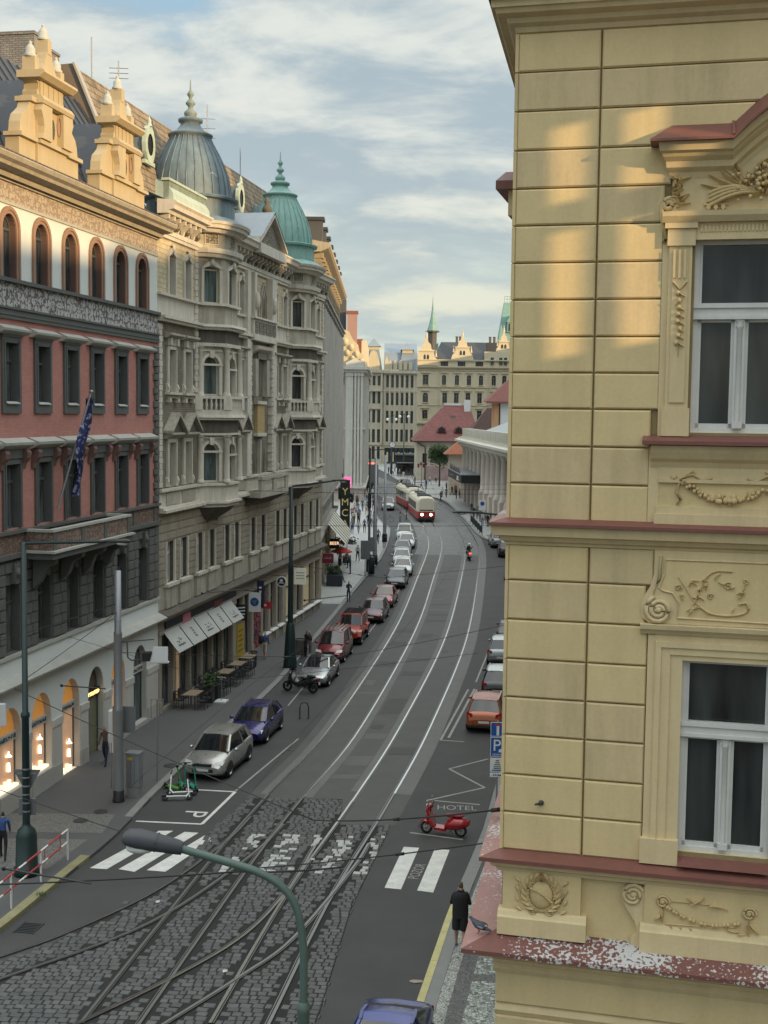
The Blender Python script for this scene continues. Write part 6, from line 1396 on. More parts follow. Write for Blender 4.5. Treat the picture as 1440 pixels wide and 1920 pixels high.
big_window(1.93, 2.90, 10.52, 12.66, 1.31); big_window(1.93, 2.90, 15.14, 17.18, 1.23); big_window(4.6,5.57,10.52,12.66,1.31); big_window(4.6,5.57,15.14,17.18,1.23)
mb = MB(); mb.add([(1.94,.12,10.52),(2.9,.12,10.52),(2.9,-.16,10.40),(1.94,-.16,10.40)], [(3,2,1,0)[::-1]]); mb.build('window_sill', m_flash, YH)
# upper window: pilaster with capital, lintel, sill with garland panel
mb = MB(); mb.box(1.59,1.66,-.04,0,15.1,17.36); mb.box(1.66,1.90,-.075,0,15.4,17.14); mb.box(1.63,1.92,-.085,0,15.1,15.4); mb.box(1.70,1.86,-.09,0,15.46,17.05)
mb.box(1.64,1.93,-.10,0,17.12,17.30); mb.box(1.61,1.95,-.125,0,17.30,17.36); mb.prism([(0,17.36),(-.13,17.36),(-.17,17.42),(-.18,17.47),(0,17.49)], 1.58, SE, 'x'); mb.box(1.93,SE,-.08,0,17.18,17.36)
for q in range(3): mb.box(1.705+q*.055,1.73+q*.055,-.108,-.1,16.78,17.08)
for q in range(24): mb.box(1.98+q*.04,2.0+q*.04,-.092,-.08,17.26,17.33)
mb.build('pilaster', m_yelp, YH)
mb = MB()
for k in range(8): z = 16.62-k*.075; mb.sph((1.78+R.uniform(-.02,.02),-.10,z), .028, .022, .03, 6, 5); leaf(mb, (1.78, z), R.choice((-.7,-2.4)), .07, .022, -.13, .3)
mb.tube([(1.71,-.1,16.74),(1.78,-.1,16.66),(1.85,-.1,16.74)], .012, 4); mb.tube([(1.78,-.1,16.1),(1.785,-.09,15.95)], .008, 4); relief('fruit_drop', mb)
mb = MB(); mb.prism([(0,14.76),(-.05,14.76),(-.08,14.82),(-.12,14.86),(-.16,14.93),(-.18,15.0),(0,15.02)], 1.53, SE, 'x'); mb.box(1.62,SE,-.055,0,14.62,14.76); mb.box(1.62,SE,-.075,0,14.6,14.64); mb.box(1.58,SE,-.10,0,14.14,14.26); mb.box(1.6,SE,-.07,0,14.26,14.34); mb.box(1.51,1.62,-.045,0,14.14,14.98); mb.build('sill_moulding', m_yelp, YH)
mb = MB(); mb.box(1.62,SE,-.04,0,14.34,14.6); mb.build('garland_panel', m_yel, YH)
ledge(15.05, .24, 0, .04, 0, m_flash, .06, 'window_sill', x0=1.44)
mb = MB(); G = spline([(1.86,14.62),(1.98,14.54),(2.15,14.46),(2.35,14.42),(2.55,14.46),(2.75,14.54),(2.86,14.62)], 5)
for i in range(54):
    x, z = G[int(i/54*(len(G)-1))]; t = abs(i/54-.5)*2; r_ = .022+.022*(1-t)
    mb.sph((x+R.uniform(-.02,.02), -.055-R.uniform(0,.03), z+R.uniform(-.9,.9)*r_), r_*R.uniform(.55,.9), None, None, 6, 5)
    if i % 2 == 0: leaf(mb, (x, z), R.uniform(0,6.28), .06, .02, -.08, R.uniform(-1,1))
for sx, x0 in ((1,1.84),(-1,2.88)):
    for k in range(4): leaf(mb, (x0, 14.64), (0 if sx > 0 else PI)+R.uniform(-.6,.6), R.uniform(.08,.2), .025, -.09, R.uniform(-.8,.8))
    mb.sph((x0-sx*.06,-.06,14.66), .035, .03, .035); mb.tube([(x0,-.06,14.6),(x0-sx*.03,-.06,14.5),(x0+sx*.02,-.06,14.42),(x0-sx*.02,-.06,14.36)], .015, 4); mb.tube([(x0+sx*.03,-.06,14.66),(x0+sx*.14,-.07,14.69),(x0+sx*.24,-.06,14.63),(x0+sx*.34,-.06,14.66)], .016, 4)
relief('garland', mb)
# curved hood over the upper window with its relief
def hood_z(x): return 18.13 if x < 2.28 else 18.13+.42*math.sin(min(1, (x-2.28)/.68)*PI/2)
xs = [1.52]+[2.28+.68*k/8 for k in range(9)]+[3.6]
prof = [(.05,-.30),(.07,-.24),(.13,-.20),(.14,-.14),(.2,-.10),(.22,-.07),(.27,-.05),(.29,.02),(.30,.06)]
mb = MB()
for xa, xb in zip(xs, xs[1:]):
    for (p, dz), (q, ez) in zip(prof, prof[1:]): mb.add([(xa+(.3-p)*.5*(xa < 1.6),-p,hood_z(xa)+dz),(xb,-p,hood_z(xb)+dz),(xb,-q,hood_z(xb)+ez),(xa+(.3-q)*.5*(xa < 1.6),-q,hood_z(xa)+ez)], [(0,1,2,3)])
mb.add([(1.52+(.3-p)*.5,-p,18.13+dz) for p, dz in prof]+[(1.52,0,18.19),(1.66,0,17.83)], [tuple(range(len(prof)+2))]); mb.build('hood', m_yelp, YH)
mb = MB()
for xa, xb in zip(xs, xs[1:]):
    ea = -.08 if xa < 1.6 else 0; ia = .16 if xa < 1.6 else 0
    mb.add([(xa+ea,-.36,hood_z(xa)+.06),(xb,-.36,hood_z(xb)+.06),(xb,0,hood_z(xb)+.28),(xa+ia,0,hood_z(xa)+.28),(xa+ea,-.36,hood_z(xa)+.035),(xb,-.36,hood_z(xb)+.035),(xb,-.0,hood_z(xb)+.035),(xa+ea,0,hood_z(xa)+.035)], [(0,1,2,3),(4,5,1,0),(7,6,5,4)])
mb.add([(1.44,-.36,18.19),(1.44,-.36,18.165),(1.44,0,18.165),(1.68,0,18.41)], [(0,1,2,3)]); mb.beam((2.28,-.36,18.2),(2.28,0,18.42),.03,.03); mb.build('hood_flashing', m_flash, YH)
mb = MB(); mb.box(1.90,SE,-.045,0,17.49,18.15); mb.box(2.35,3.6,-.046,0,18.15,18.5); mb.prism([(1.66,17.49),(1.9,17.49),(1.9,17.86),(1.72,17.86),(1.78,17.75),(1.74,17.62)], -.05, 0); mb.build('relief_field', m_yelp, YH)
mb = MB(); mb.tube(spiral(1.64, 17.56, .075, 1.5, -.05, .2), .026, 6); mb.tube([(1.57,-.05,17.55),(1.565,-.05,17.45),(1.6,-.05,17.33),(1.62,-.05,17.2),(1.6,-.05,17.16)], .026, 5)
for k in range(9): leaf(mb, (1.72+.05*math.sin(k*.9), 17.52+k*.035), R.uniform(.3,1.5), .11, .03, -.10, R.uniform(-1.2,.6)); leaf(mb, (1.74, 17.55+k*.033), R.uniform(1.4,2.8), .09, .03, -.10, R.uniform(-.6,1.2))
relief('acanthus_scroll', mb)
mb = MB(); Y2 = -.05
for a in (2.9,2.6,2.3,2.0,3.2,3.5): leaf(mb, (2.42, 17.70), a, R.uniform(.34,.46), .045, Y2-.06, R.uniform(-.5,.3))
for a in (.2,.5,.9,5.9): leaf(mb, (2.6, 17.70), a, .4, .045, Y2-.06, .3)
for k in range(4): st = [(2.05+.5*t, Y2-.02-.05*math.sin(t*PI), 17.53+.02*k+.13*math.sin(t*PI*.6+.2*k)) for t in [i/7 for i in range(8)]]; mb.tube(st, .02, 5)
for k in range(70): mb.sph((2.56+R.gauss(0,.11), Y2-R.uniform(.01,.1), 17.78+R.gauss(0,.09)), R.uniform(.014,.028), None, None, 6, 4)
for k in range(16): leaf(mb, (2.56+R.gauss(0,.1), 17.78+R.gauss(0,.09)), R.uniform(0,6.28), .1, .03, Y2-.1, R.uniform(-1,1))
for k in range(3): mb.box(2.03+k*.075,2.07+k*.075,-.09,-.05,17.5,17.54); mb.sph((2.05+k*.075,-.08,17.495), .016, None, None, 6, 4)
mb.box(2.0,2.26,-.07,-.05,17.54,17.56); relief('fruit_relief', mb)
# hood of the next window round the corner, pipe bracket of the span wire
mb = MB(); mb.prism([(1.2,18.1),(1.2,18.0),(2.8,18.0),(2.8,18.1),(2.0,18.35)], -.42, -.05, 'x', 0); mb.prism([(1.3,17.7),(2.7,17.7),(2.7,18.0),(1.3,18.0)], -.28, -.05, 'x', 1); mb.build('side_hood', [m_flash, m_yelp], YH)
mb = MB().lathe([(0,-.02),(.035,-.01),(.03,.03),(.012,.05)], n=8); mb.tube([(0,0,.04),(-.06,0,.1)], .012, 5); wa = mb.build('wall_anchor', m_iron, YH, (.43,-.03,10.945)); wa.rotation_euler = (PI/2, 0, 0)
# unseen slotted screen added further right: shapes low sun into patches on the wall
mb = MB(); XO = 11.0
vs_ = [(4.08,4.31),(4.44,4.64)]                      # openings, as distance from the wall
ed = [0.]+[e for q in vs_ for e in q]+[5.2]
for a, b in zip(ed[::2], ed[1::2]): mb.box(XO, XO+.12, -b, -a, 0, 24)
for a, b in vs_: mb.box(XO, XO+.12, -b, -a, 0, 17.75); mb.box(XO, XO+.12, -b, -a, 20.25, 24); mb.box(XO, XO+.12, -b, -a, 19.12, 19.42)
mb.box(XO+.12, XO+3, -2.4, 0, 0, 10); mb.build('slotted_sun_screen', m_yel, YH)
# ------------------------------------------------------------------ vehicles
def paint(name, c, metal=.35, rough=.28):
    m, nt, b = new_mat(name); b.inputs['Base Color'].default_value = (*c, 1); b.inputs['Metallic'].default_value = metal; b.inputs['Roughness'].default_value = rough
    b.inputs['Coat Weight'].default_value = .8; b.inputs['Coat Roughness'].default_value = .08
    n = nt.nodes.new('ShaderNodeTexNoise'); n.inputs['Scale'].default_value = 5; g = nt.nodes.new('ShaderNodeNewGeometry'); nt.links.new(g.outputs['Position'], n.inputs['Vector'])
    mr = nt.nodes.new('ShaderNodeMapRange'); mr.inputs[3].default_value = rough-.06; mr.inputs[4].default_value = rough+.1; nt.links.new(n.outputs['Fac'], mr.inputs[0]); nt.links.new(mr.outputs[0], b.inputs['Roughness'])
    return m
m_cglass = MT('car_glass', (.012,.015,.018), .04, 0, bump=0, spec=.9)
m_chrome = MT('chrome_trim', (.6,.61,.62), .2, 0, bump=0, metal=1.)
m_rim = MT('alloy_rim', (.38,.39,.4), .35, 0, bump=0, metal=.8)
m_lens = MT('headlight_lens', (.55,.57,.58), .1, 0, bump=0, spec=.8)
m_tail = MT('tail_light', (.30,.01,.012), .15, 0, bump=0)
m_tailon = MT('lit_tail_light', (1.,.06,.04), .3, 0, bump=0, emit=2.2)
m_headon = MT('lit_headlight', (1.,.93,.78), .3, 0, bump=0, emit=5.)
m_plate = MT('number_plate', (.62,.63,.62), .5, 0, bump=0)
m_trim = MT('dark_trim', (.02,.021,.022), .6, 0, bump=0)
wheel_cache = {}
def wheel_mesh(r, w):
    k = (r, w)
    if k not in wheel_cache:
        t = MB().lathe([(r*.62,-w/2),(r*.92,-w/2),(r,-w*.36),(r,w*.36),(r*.92,w/2),(r*.62,w/2)], n=18)
        m = MB().lathe([(0,w*.40),(r*.12,w*.42),(r*.16,w*.3),(r*.58,w*.3),(r*.64,w*.5),(r*.66,w*.4)], n=18, smooth=False)
        for q in range(5):
            a = 2*PI*q/5; m.beam((r*.1*math.cos(a), r*.1*math.sin(a), w*.40), (r*.6*math.cos(a), r*.6*math.sin(a), w*.40), r*.16, w*.08)
        rot = Matrix.Rotation(-PI/2, 4, 'X'); a = t.mesh('wheel', [m_rubber]); a.transform(rot); b = m.mesh('rim', [m_rim]); b.transform(rot)
        wheel_cache[k] = (a, b)
    return wheel_cache[k]
KIND = {  # L, W, H, shoulder, hood lead z, hood base z, x of: windscreen base, roof front, roof rear, rear glass base (from the front, m); wheel r, wheelbase, front overhang
 'suv':   (4.35,1.80,1.62,1.00,.86,1.04, 1.05,1.80,3.75,4.12,.35,2.63,.90),
 'hatch': (4.1,1.76,1.48,.93,.76,.96, 1.0,1.82,3.45,3.9,.32,2.55,.84),
 'wagon': (4.55,1.78,1.50,.93,.74,.95, 1.25,2.0,4.05,4.4,.32,2.65,.90),
 'sedan': (4.5,1.76,1.42,.90,.70,.92, 1.35,2.12,3.15,3.85,.32,2.7,.80),
 'mpv':   (4.2,1.74,1.82,1.06,.88,1.10, .85,1.55,3.95,4.15,.32,2.7,.82),
 'coupe': (4.2,1.78,1.40,.92,.74,.94, 1.15,2.0,2.75,3.75,.32,2.6,.85),
 'jeep':  (4.4,1.78,1.84,1.12,1.06,1.14, 1.55,1.85,4.2,4.35,.40,2.95,.70)}
mesh_cache = {}
def car_meshes(kind):
    if kind in mesh_cache: return mesh_cache[kind]
    L, W, H, sh, hl, hb, xa, xb, xc, xd, r, wb, fo = KIND[kind]
    h = W/2; out = {}; X = lambda d: L/2-d
    B = MB()
    jeep = kind == 'jeep'
    st = [(0.0,.80,.34,.58,.60),(.06,.90,.26,.62,.66),(.22,.965,.24,.68,hl),(.55,.99,.24,.76,hl+(hb-hl)*.45),(xa,1.,.24,sh-.02,hb),(xa+.6,1.,.24,sh,sh+.02),(L*.55,1.,.24,sh,sh+.02),(xd-.35,1.,.25,sh+.02,sh+.04),(xd,.985,.26,sh+.01,sh+.04),(L-.16,.96,.28,sh-.04,sh+(.0 if L-xd < .5 else -.02)),(L-.04,.9,.30,sh-.14,sh-.08),(L,.80,.36,.62,.66)]
    if jeep: st = [(0.0,.72,.5,.85,.95),(.05,.80,.46,.9,1.02),(.3,.80,.44,.95,hl),(.9,.82,.42,1.0,hl+.03),(xa,.86,.42,sh-.02,hb),(xa+.4,.9,.42,sh,sh+.02),(L*.6,.9,.42,sh,sh+.02),(L-.1,.9,.44,sh,sh+.02),(L-.02,.88,.48,sh-.05,sh),(L,.84,.5,sh-.1,sh-.06)]
    ring = []
    for d, wf, zb, zs, zt in st:
        w = h*wf; zm = zb+(zs-zb)*.55
        half = [(0,zb),(w*.90,zb),(w*.985,zb+.09),(w,zm),(w*.985,zs-.09),(w*.945,zs-.01),(w*.84,zs+(zt-zs)*.55+.02),(w*.45,zt+.03),(0,zt+.045)]
        ring.append([(X(d), y, z) for y, z in half]+[(X(d), -y, z) for y, z in half[-2:0:-1]])
    n = len(ring[0]); vs = [p for rg in ring for p in rg]
    fs = [(i*n+k, i*n+(k+1)%n, (i+1)*n+(k+1)%n, (i+1)*n+k) for i in range(len(ring)-1) for k in range(n)]
    B.add(vs, fs, 0, True); B.add(ring[0], [tuple(range(n))[::-1]], 0, True); B.add(ring[-1], [tuple(range(n))], 0, True)
    out['body'] = B
    if jeep:
        F = MB()
        for sx in (-1, 1):
            for d in (fo, fo+wb):
                P = [(d-.62,.62),(d-.5,.92),(d-.2,1.0),(d+.25,1.0),(d+.55,.9),(d+.7,.6),(d+.55,.6),(d+.4,.82),(d+.2,.9),(d-.18,.9),(d-.4,.82),(d-.5,.6)]
                F.prism([(X(p), z) for p, z in P], sx*h*.72, sx*h*1.04, 'y')
        out['fender'] = F
    # glasshouse: four corner outlines
    zb = sh+.0; zt = H-.06; wbm = h*(.93 if not jeep else .88); wt = h*(.70 if not jeep else .80)
    if kind == 'mpv': wt = h*.78
    A = lambda sx: (X(xa), sx*wbm*.93, hb+.0); Bf = lambda sx: (X(xb), sx*wt*.97, zt); Cr = lambda sx: (X(xc), sx*wt*.95, zt-.02); Dr = lambda sx: (X(xd), sx*wbm*.93, sh+.02)
    G = MB(); nA = (X(xa)+.04, 0, hb+.02); nB = (X(xb)+.05, 0, zt+.03)
    G.add([A(-1), nA, A(1), Bf(1), nB, Bf(-1)], [(0,1,4,5),(1,2,3,4)], 0, True); out['windscreen'] = G
    G = MB(); nD = (X(xd)-.03, 0, sh+.04); nC = (X(xc)-.03, 0, zt+.01); G.add([Dr(1), nD, Dr(-1), Cr(-1), nC, Cr(1)], [(0,1,4,5),(1,2,3,4)], 0, True); out['rear_window'] = G
    for sx, nm in ((1,'side_l'),(-1,'side_r')):
        G = MB(); m1 = (X((xa+xd)/2), sx*wbm, sh+.0); m2 = (X((xb+xc)/2), sx*wt, zt+.02)
        f = [(0,1,4,5),(1,2,3,4)]
        G.add([A(sx), m1, Dr(sx), Cr(sx), m2, Bf(sx)], f if sx < 0 else [q[::-1] for q in f], 0, False); out[nm] = G
    P = MB(); xm = (xb+xc)/2
    for sx in (-1, 1):
        P.beam(A(sx), Bf(sx), .07, .06); mb_ = (X(xm+.1), sx*wbm*1.0, sh); mt_ = (X(xm-.0), sx*wt*1.0, zt+.01); P.beam(mb_, mt_, .09, .05)
        d0, c0 = Vector(Dr(sx)), Vector(Cr(sx)); wq = .34 if kind != 'sedan' else .26
        P.add([d0+Vector((0,sx*.012,0)), d0+Vector((wq*1.15,sx*.02,0)), c0+Vector((wq*.75,sx*.02,0)), c0+Vector((0,sx*.012,0))], [(0,1,2,3),(3,2,1,0)]); P.beam(d0, c0, .06, .06)
        P.beam(Bf(sx), (X(xm), sx*wt, zt+.02), .07, .07); P.beam((X(xm), sx*wt, zt+.02), Cr(sx), .07, .07)
    out['pillars'] = P
    Rf = MB(); sec = []
    for d, z, k in ((xb-.06, zt-.01, .97),(xb+.25, zt+.045, 1.),(xm, zt+.065, 1.),(xc-.25, zt+.045, .99),(xc+.05, zt-.01, .95)):
        sec.append([(X(d), y*wt*k*1.03, z-q) for y, q in ((-1,.03),(-.7,0),(0,-.02),(.7,0),(1,.03))])
    vs = [p for s in sec for p in s]; Rf.add(vs, [(i*5+k, i*5+k+1, (i+1)*5+k+1, (i+1)*5+k) for i in range(4) for k in range(4)], 0, True); out['roof'] = Rf
    T = MB()                                                # dark trim: grille, intakes, sills, arches, under-body
    T.box(X(0)-.1, X(0)+.012, -h*.5, h*.5, .40, .54); T.box(X(.02)-.1, X(.02)+.03, -h*.42, h*.42, hl-.22, hl-.12); T.box(X(L)-.012, X(L)+.1, -h*.7, h*.7, .32, .44)
    T.box(X(L-.3), X(.3), -h*.9, h*.9, .2, .3)
    for sx in (-1, 1):
        T.box(X(L-.7), X(.7), sx*h*.97-.03, sx*h*.97+.035, .25, .34)
        for d in (fo, fo+wb):
            if not jeep: T.prism([(X(d)+(r+.06)*math.cos(PI*q/8), r*.9+(r+.06)*math.sin(PI*q/8)) for q in range(9)], sx*h*1.004-.02, sx*h*1.004+.006, 'y')
    out['trim'] = T
    Hd = MB()
    for sx in (-1, 1):
        if jeep: Hd.sph((X(.02)+.02, sx*h*.52, .9), .05, .1, .1, 8, 6)
        else: Hd.add([(X(.05)+.02, sx*h*.50, hl-.2),(X(.16)+.02, sx*h*.92, hl-.16),(X(.32), sx*h*.96, hl-.02),(X(.16)+.01, sx*h*.56, hl-.05)], [(0,1,2,3),(3,2,1,0)])
    out['headlights'] = Hd
    Tl = MB()
    for sx in (-1, 1):
        if kind in ('mpv','suv'): Tl.add([(X(L)+.10, sx*h*.93, sh-.22),(X(L)-.008, sx*h*.62, sh-.2),(X(L)+.015, sx*h*.62, sh-.03),(X(L)+.16, sx*h*.94, sh+.02)], [(0,1,2,3),(3,2,1,0)])
        else: Tl.add([(X(L)+.14, sx*h*.95, sh-.24),(X(L)-.006, sx*h*.66, sh-.24),(X(L)+.03, sx*h*.66, sh-.09),(X(L)+.16, sx*h*.95, sh-.08)], [(0,1,2,3),(3,2,1,0)])
    out['tail_lights'] = Tl
    Mr = MB()
    for sx in (-1, 1): Mr.sph((X(xa+.28), sx*(h+.10), sh+.08), .08, .11, .075, 8, 6); Mr.beam((X(xa+.28), sx*h*.9, sh+.02), (X(xa+.28), sx*(h+.06), sh+.05), .05, .04)
    out['mirrors'] = Mr
    Pl = MB(); Pl.box(X(0)+.012, X(0)+.022, -.26, .26, .44, .55); Pl.box(X(L)-.024, X(L)-.012, -.26, .26, .52 if kind != 'sedan' else .6, .63 if kind != 'sedan' else .71)
    out['number_plates'] = Pl
    mesh_cache[kind] = out
    return out
def car(kind, lab, x, y, rz, pm, roof=None, rails=0, name='parked_car', group='cars parked along the street', tail=None, slats=0, headon=False, mirror=None):
    L, W, H, sh, hl, hb, xa, xb, xc, xd, r, wb, fo = KIND[kind]
    t = thing(name, lab, 'car', (x, y, zg(y)), rz, group); M_ = car_meshes(kind)
    t.rotation_euler = (0, 0, rz)
    mats = dict(body=pm, fender=m_trim if kind == 'jeep' else pm, windscreen=m_cglass, rear_window=m_cglass, side_l=m_cglass, side_r=m_cglass, pillars=pm, roof=roof or pm, trim=m_trim, headlights=m_headon if headon else m_lens, tail_lights=tail or m_tail, mirrors=mirror or pm, number_plates=m_plate)
    names = dict(side_l='side_window', side_r='side_window', headlights='headlight_pair', tail_lights='tail_light_pair', mirrors='mirror_pair', number_plates='number_plate_pair')
    for k, mbx in M_.items():
        if k == 'fender': mats[k] = pm
        o = mbx.build(names.get(k, k), mats[k], t)
        if k == 'body':
            mod = o.modifiers.new('smooth', 'SUBSURF'); mod.levels = 1; mod.render_levels = 1
    wm, rm = wheel_mesh(r, .22)
    for sx in (-1, 1):
        for d in (fo, fo+wb):
            w = link('wheel', wm, t, (L/2-d, sx*(W/2-.09), r), 0 if sx > 0 else PI); link('rim', rm, w)
    if rails:
        q = MB()
        for sx in (-1, 1): q.beam((L/2-xb-.1, sx*W*.33, H+.03), (L/2-xc+.1, sx*W*.33, H+.03), .035, .035); [q.beam((L/2-d, sx*W*.33, H-.03), (L/2-d, sx*W*.33, H+.03), .03, .04) for d in (xb+.15, xc-.15)]
        q.build('roof_rails', m_chrome if rails == 1 else m_trim, t)
    if slats:
        q = MB()
        if slats == 1: [q.box(L/2-xc+.1, L/2-xb-.25, y_-.035, y_+.035, H+.0, H+.06) for y_ in (-.52,-.26,0,.26,.52)]
        else: [q.box(L/2-d-.03, L/2-d+.03, -.62, .62, H+.02, H+.08) for d in [xb+.3+.32*k for k in range(7)]]; 
        if slats == 2: [q.box(L/2-xc, L/2-xb-.1, y_-.03, y_+.03, H+.0, H+.05) for y_ in (-.62,.62)]
        q.build('roof_bars', m_chrome if slats == 1 else m_trim, t)
    return t
SDN = rad(79.8); FACE = SDN+PI
c_silver = paint('silver_paint', (.40,.40,.385), .6); c_blue = paint('blue_paint', (.018,.016,.13), .35, .25); c_bmw = paint('bright_silver_paint', (.42,.44,.46), .7, .22)
c_maroon = paint('dark_red_paint', (.17,.013,.022), .3); c_jeep = paint('orange_red_paint', (.42,.05,.018), .1); c_mazda = paint('maroon_paint', (.09,.022,.03), .45); c_red = paint('faded_red_paint', (.24,.05,.05), .3)
c_dark = paint('dark_grey_paint', (.045,.05,.055), .5); c_white = paint('white_paint_coat', (.62,.65,.64), .05); c_grey = paint('mid_grey_paint', (.25,.27,.28), .6); c_green = paint('pale_green_paint', (.45,.53,.50), .2); c_orange = paint('burnt_orange_paint', (.36,.085,.02), .35); c_black = paint('black_car_paint', (.012,.013,.016), .2, .2)
car('suv', 'silver crossover car parked nearest the scooters, bonnet towards us', -6.95, 53.05, rad(78.3)+PI, c_silver, mirror=c_bmw)
car('hatch', 'deep blue hatchback parked just behind the silver crossover', -5.95, 58.55, FACE, c_blue, rails=1)
car('sedan', 'bright silver saloon behind the black motor scooter', -3.62, 71.05, rad(81.5)+PI, c_bmw, roof=c_black)
car('mpv', 'dark red van car with silver roof bars behind the silver saloon', -3.0, 77.75, rad(82)+PI, c_maroon, slats=1)
car('jeep', 'orange red off-road car with black roof rack', -2.05, 83.95, rad(82.5)+PI, c_jeep, slats=2)
car('wagon', 'maroon car parked behind the orange red off-road car', -.62, 92.5, rad(82.5)+PI, c_mazda)
car('hatch', 'faded red car half hidden behind the maroon car', .12, 99.2, rad(83)+PI, c_red)
car('wagon', 'dark grey car with black bonnet, first of the pale car row', 1.2, 109.2, rad(84)+PI, c_dark, roof=c_grey)
for x, y, kd, m, lab in ((1.85,116.3,'hatch',c_white,'white hatchback directly behind the dark grey car'),(1.85,123.0,'hatch',c_white,'white car in the middle of the row, third behind the dark grey car'),(2.0,130.0,'wagon',c_grey,'grey estate car between the white cars of the row'),(2.55,136.3,'hatch',c_white,'white car sticking out further to the road than its row'),(2.4,143.2,'mpv',c_green,'pale green tall car at the far end of the row')):
    car(kd, lab, x, y, rad(87)+PI, m)
car('mpv', 'silver van car standing beside the bicycle, far up the street', .55, 178.6, rad(91)+PI, c_grey)
car('suv', 'burnt orange crossover parked by the blue parking sign, seen from behind', 5.3, 61.4, SDN, c_orange)
car('suv', 'black car with a white roof in front of the burnt orange crossover', 6.55, 68.3, SDN, c_black, roof=c_white)
car('suv', 'grey crossover with pale roof parked third from the parking sign', 7.62, 77.6, SDN, c_grey, roof=c_white)
car('hatch', 'dark grey car parked fourth from the parking sign', 8.75, 84.4, SDN, c_dark)
car('hatch', 'light grey car half hidden by the yellow house near the motorcyclist', 12.1, 114.0, SDN, c_grey)
car('suv', 'black crossover parked past the motorcyclist', 12.85, 130.2, rad(86), c_black, roof=c_white)
car('suv', 'pale grey crossover with open roof rails by the bollards', 12.6, 138.0, rad(90), c_grey, roof=c_white, rails=1)
car('coupe', 'royal blue car cut off by the bottom edge of the view', .2, 27.95, FACE, paint('royal_blue_paint', (.02,.035,.20), .35, .22), name='car')
t = car('wagon', 'black taxi with lit red lights driving ahead beside the tram', 3.35, 219, rad(103), c_black, name='car', tail=m_tailon)
car('wagon', 'white car crossing the square at the end of the street', 1.6, 300, rad(5), c_white, name='car'); car('hatch', 'second white car crossing the square behind the first', 5.4, 306, rad(5), c_white, name='car')
for o in list(COL.objects):
    if o.get('group') == 'cars parked along the street' and o.name.startswith('car'): del o['group']
# ------------------------------------------------------------------ tram
def tram_car(t, cx, cy, ang, front, zc):
    M = Matrix.Translation((cx, cy, zc)) @ Matrix.Rotation(ang, 4, 'Z')
    L, W = 14.0, 2.5; h = W/2
    cream = MT('tram_cream', (.58,.53,.42), .4, .08, 2, 20, 0); redp = MT('tram_red', (.30,.028,.024), .35, .08, 2, 20, 0)
    root = t
    def P(name, mbx, mats, par=root, mod=False):
        me = mbx.mesh(name, mats if isinstance(mats, list) else [mats]); me.transform(M); o = link(name, me, par)
        return o
    def section(d, k=1.):   # half profile, tapered nose
        return [(-h*k,.35),(-h*k,1.25),(-h*k,2.45),(-h*.93*k,2.75),(-h*.70*k,3.0),(-h*.3*k,3.08),(h*.3*k,3.08),(h*.70*k,3.0),(h*.93*k,2.75),(h*k,2.45),(h*k,1.25),(h*k,.35)]
    B = MB(); xs = [(L/2+.0,.80,.0),(L/2-.12,.88,0),(L/2-.7,.97,0),(L/2-1.4,1.,0),(-L/2+1.4,1.,0),(-L/2+.6,.95,0),(-L/2,.84,0)]
    ring = [[(x, y, z-(.12 if i in (0, 6) and z > 2.4 else 0)) for y, z in section(0, k)] for i, (x, k, _) in enumerate(xs)]
    n = 12
    for i in range(len(ring)-1):
        for k in range(n-1):
            mi = 1 if k in (0, 10) else 0
            B.add([ring[i][k], ring[i][k+1], ring[i+1][k+1], ring[i+1][k]], [(0,1,2,3)], mi, k not in (0, 10))
    for rg in (ring[0], ring[-1]):
        B.add([rg[0], rg[1], rg[10], rg[11]], [(0,1,2,3)], 1); B.add(rg[1:11], [tuple(range(10))], 0)
    bo = P('body', B, [cream, redp])
    W_ = MB()
    for sx in (-1, 1):
        for k in range(7): x0 = -5.6+k*1.62; W_.box(x0, x0+1.35, sx*(h+.005)-.01, sx*(h+.005)+.01, 1.45, 2.35)
    P('side_windows', W_, m_cglass)
    D = MB()
    for x0 in (-4.9,-.5,3.9): D.box(x0, x0+1.2, h+.012, h+.03, .45, 2.4, 0)
    P('doors', D, MT('tram_door', (.25,.06,.05), .4, 0, bump=0))
    F = MB(); x1 = L/2+.015
    F.add([(x1,-.86,1.35),(x1,.86,1.35),(x1-.1,.82,2.25),(x1-.1,-.82,2.25)], [(0,1,2,3)], 0); wsc = P('windscreen', F, m_cglass)
    F = MB(); F.box(x1-.16,x1-.03,-.62,.62,2.42,2.72,0); F.box(x1-.04,x1-.02,-.5,.5,2.46,2.68,1); P('destination_sign', F, [m_black, MT('sign_glow_green', (.10,.16,.10), .5, 0, bump=0)])
    F = MB(); F.box(x1-.1,x1+.05,-.85,.85,.3,.5); F.box(x1-.2,x1+.02,-1.0,1.0,.34,.42); P('bumper', F, m_trim)
    if front:
        for s_ in (-.58,.58): F = MB().sph((x1+.0, s_, .86), .06, .17, .17, 10, 8); P('headlight', F, m_headon)
    U = MB(); U.box(-L/2+.6, L/2-.5, -h*.86, h*.86, .05, .38); P('undercarriage', U, m_trim)
    Q = MB()
    for x0 in (-3.5,0,3.2): Q.box(x0-1.0, x0+1.0, -.55, .55, 3.05, 3.28)
    Q.beam((-.6,-.5,3.28),(1.0,-.5,3.9),.06,.06); Q.beam((-.6,.5,3.28),(1.0,.5,3.9),.06,.06); Q.beam((1.0,-.5,3.9),(-.4,-.3,4.6),.05,.05); Q.beam((1.0,.5,3.9),(-.4,.3,4.6),.05,.05); Q.beam((-.4,-.8,4.62),(-.4,.8,4.62),.07,.06)
    Q.box(2.4,4.6,-.85,-.7,3.0,3.2); Q.box(2.4,4.6,.7,.85,3.0,3.2)
    P('roof_gear', Q, m_iron)
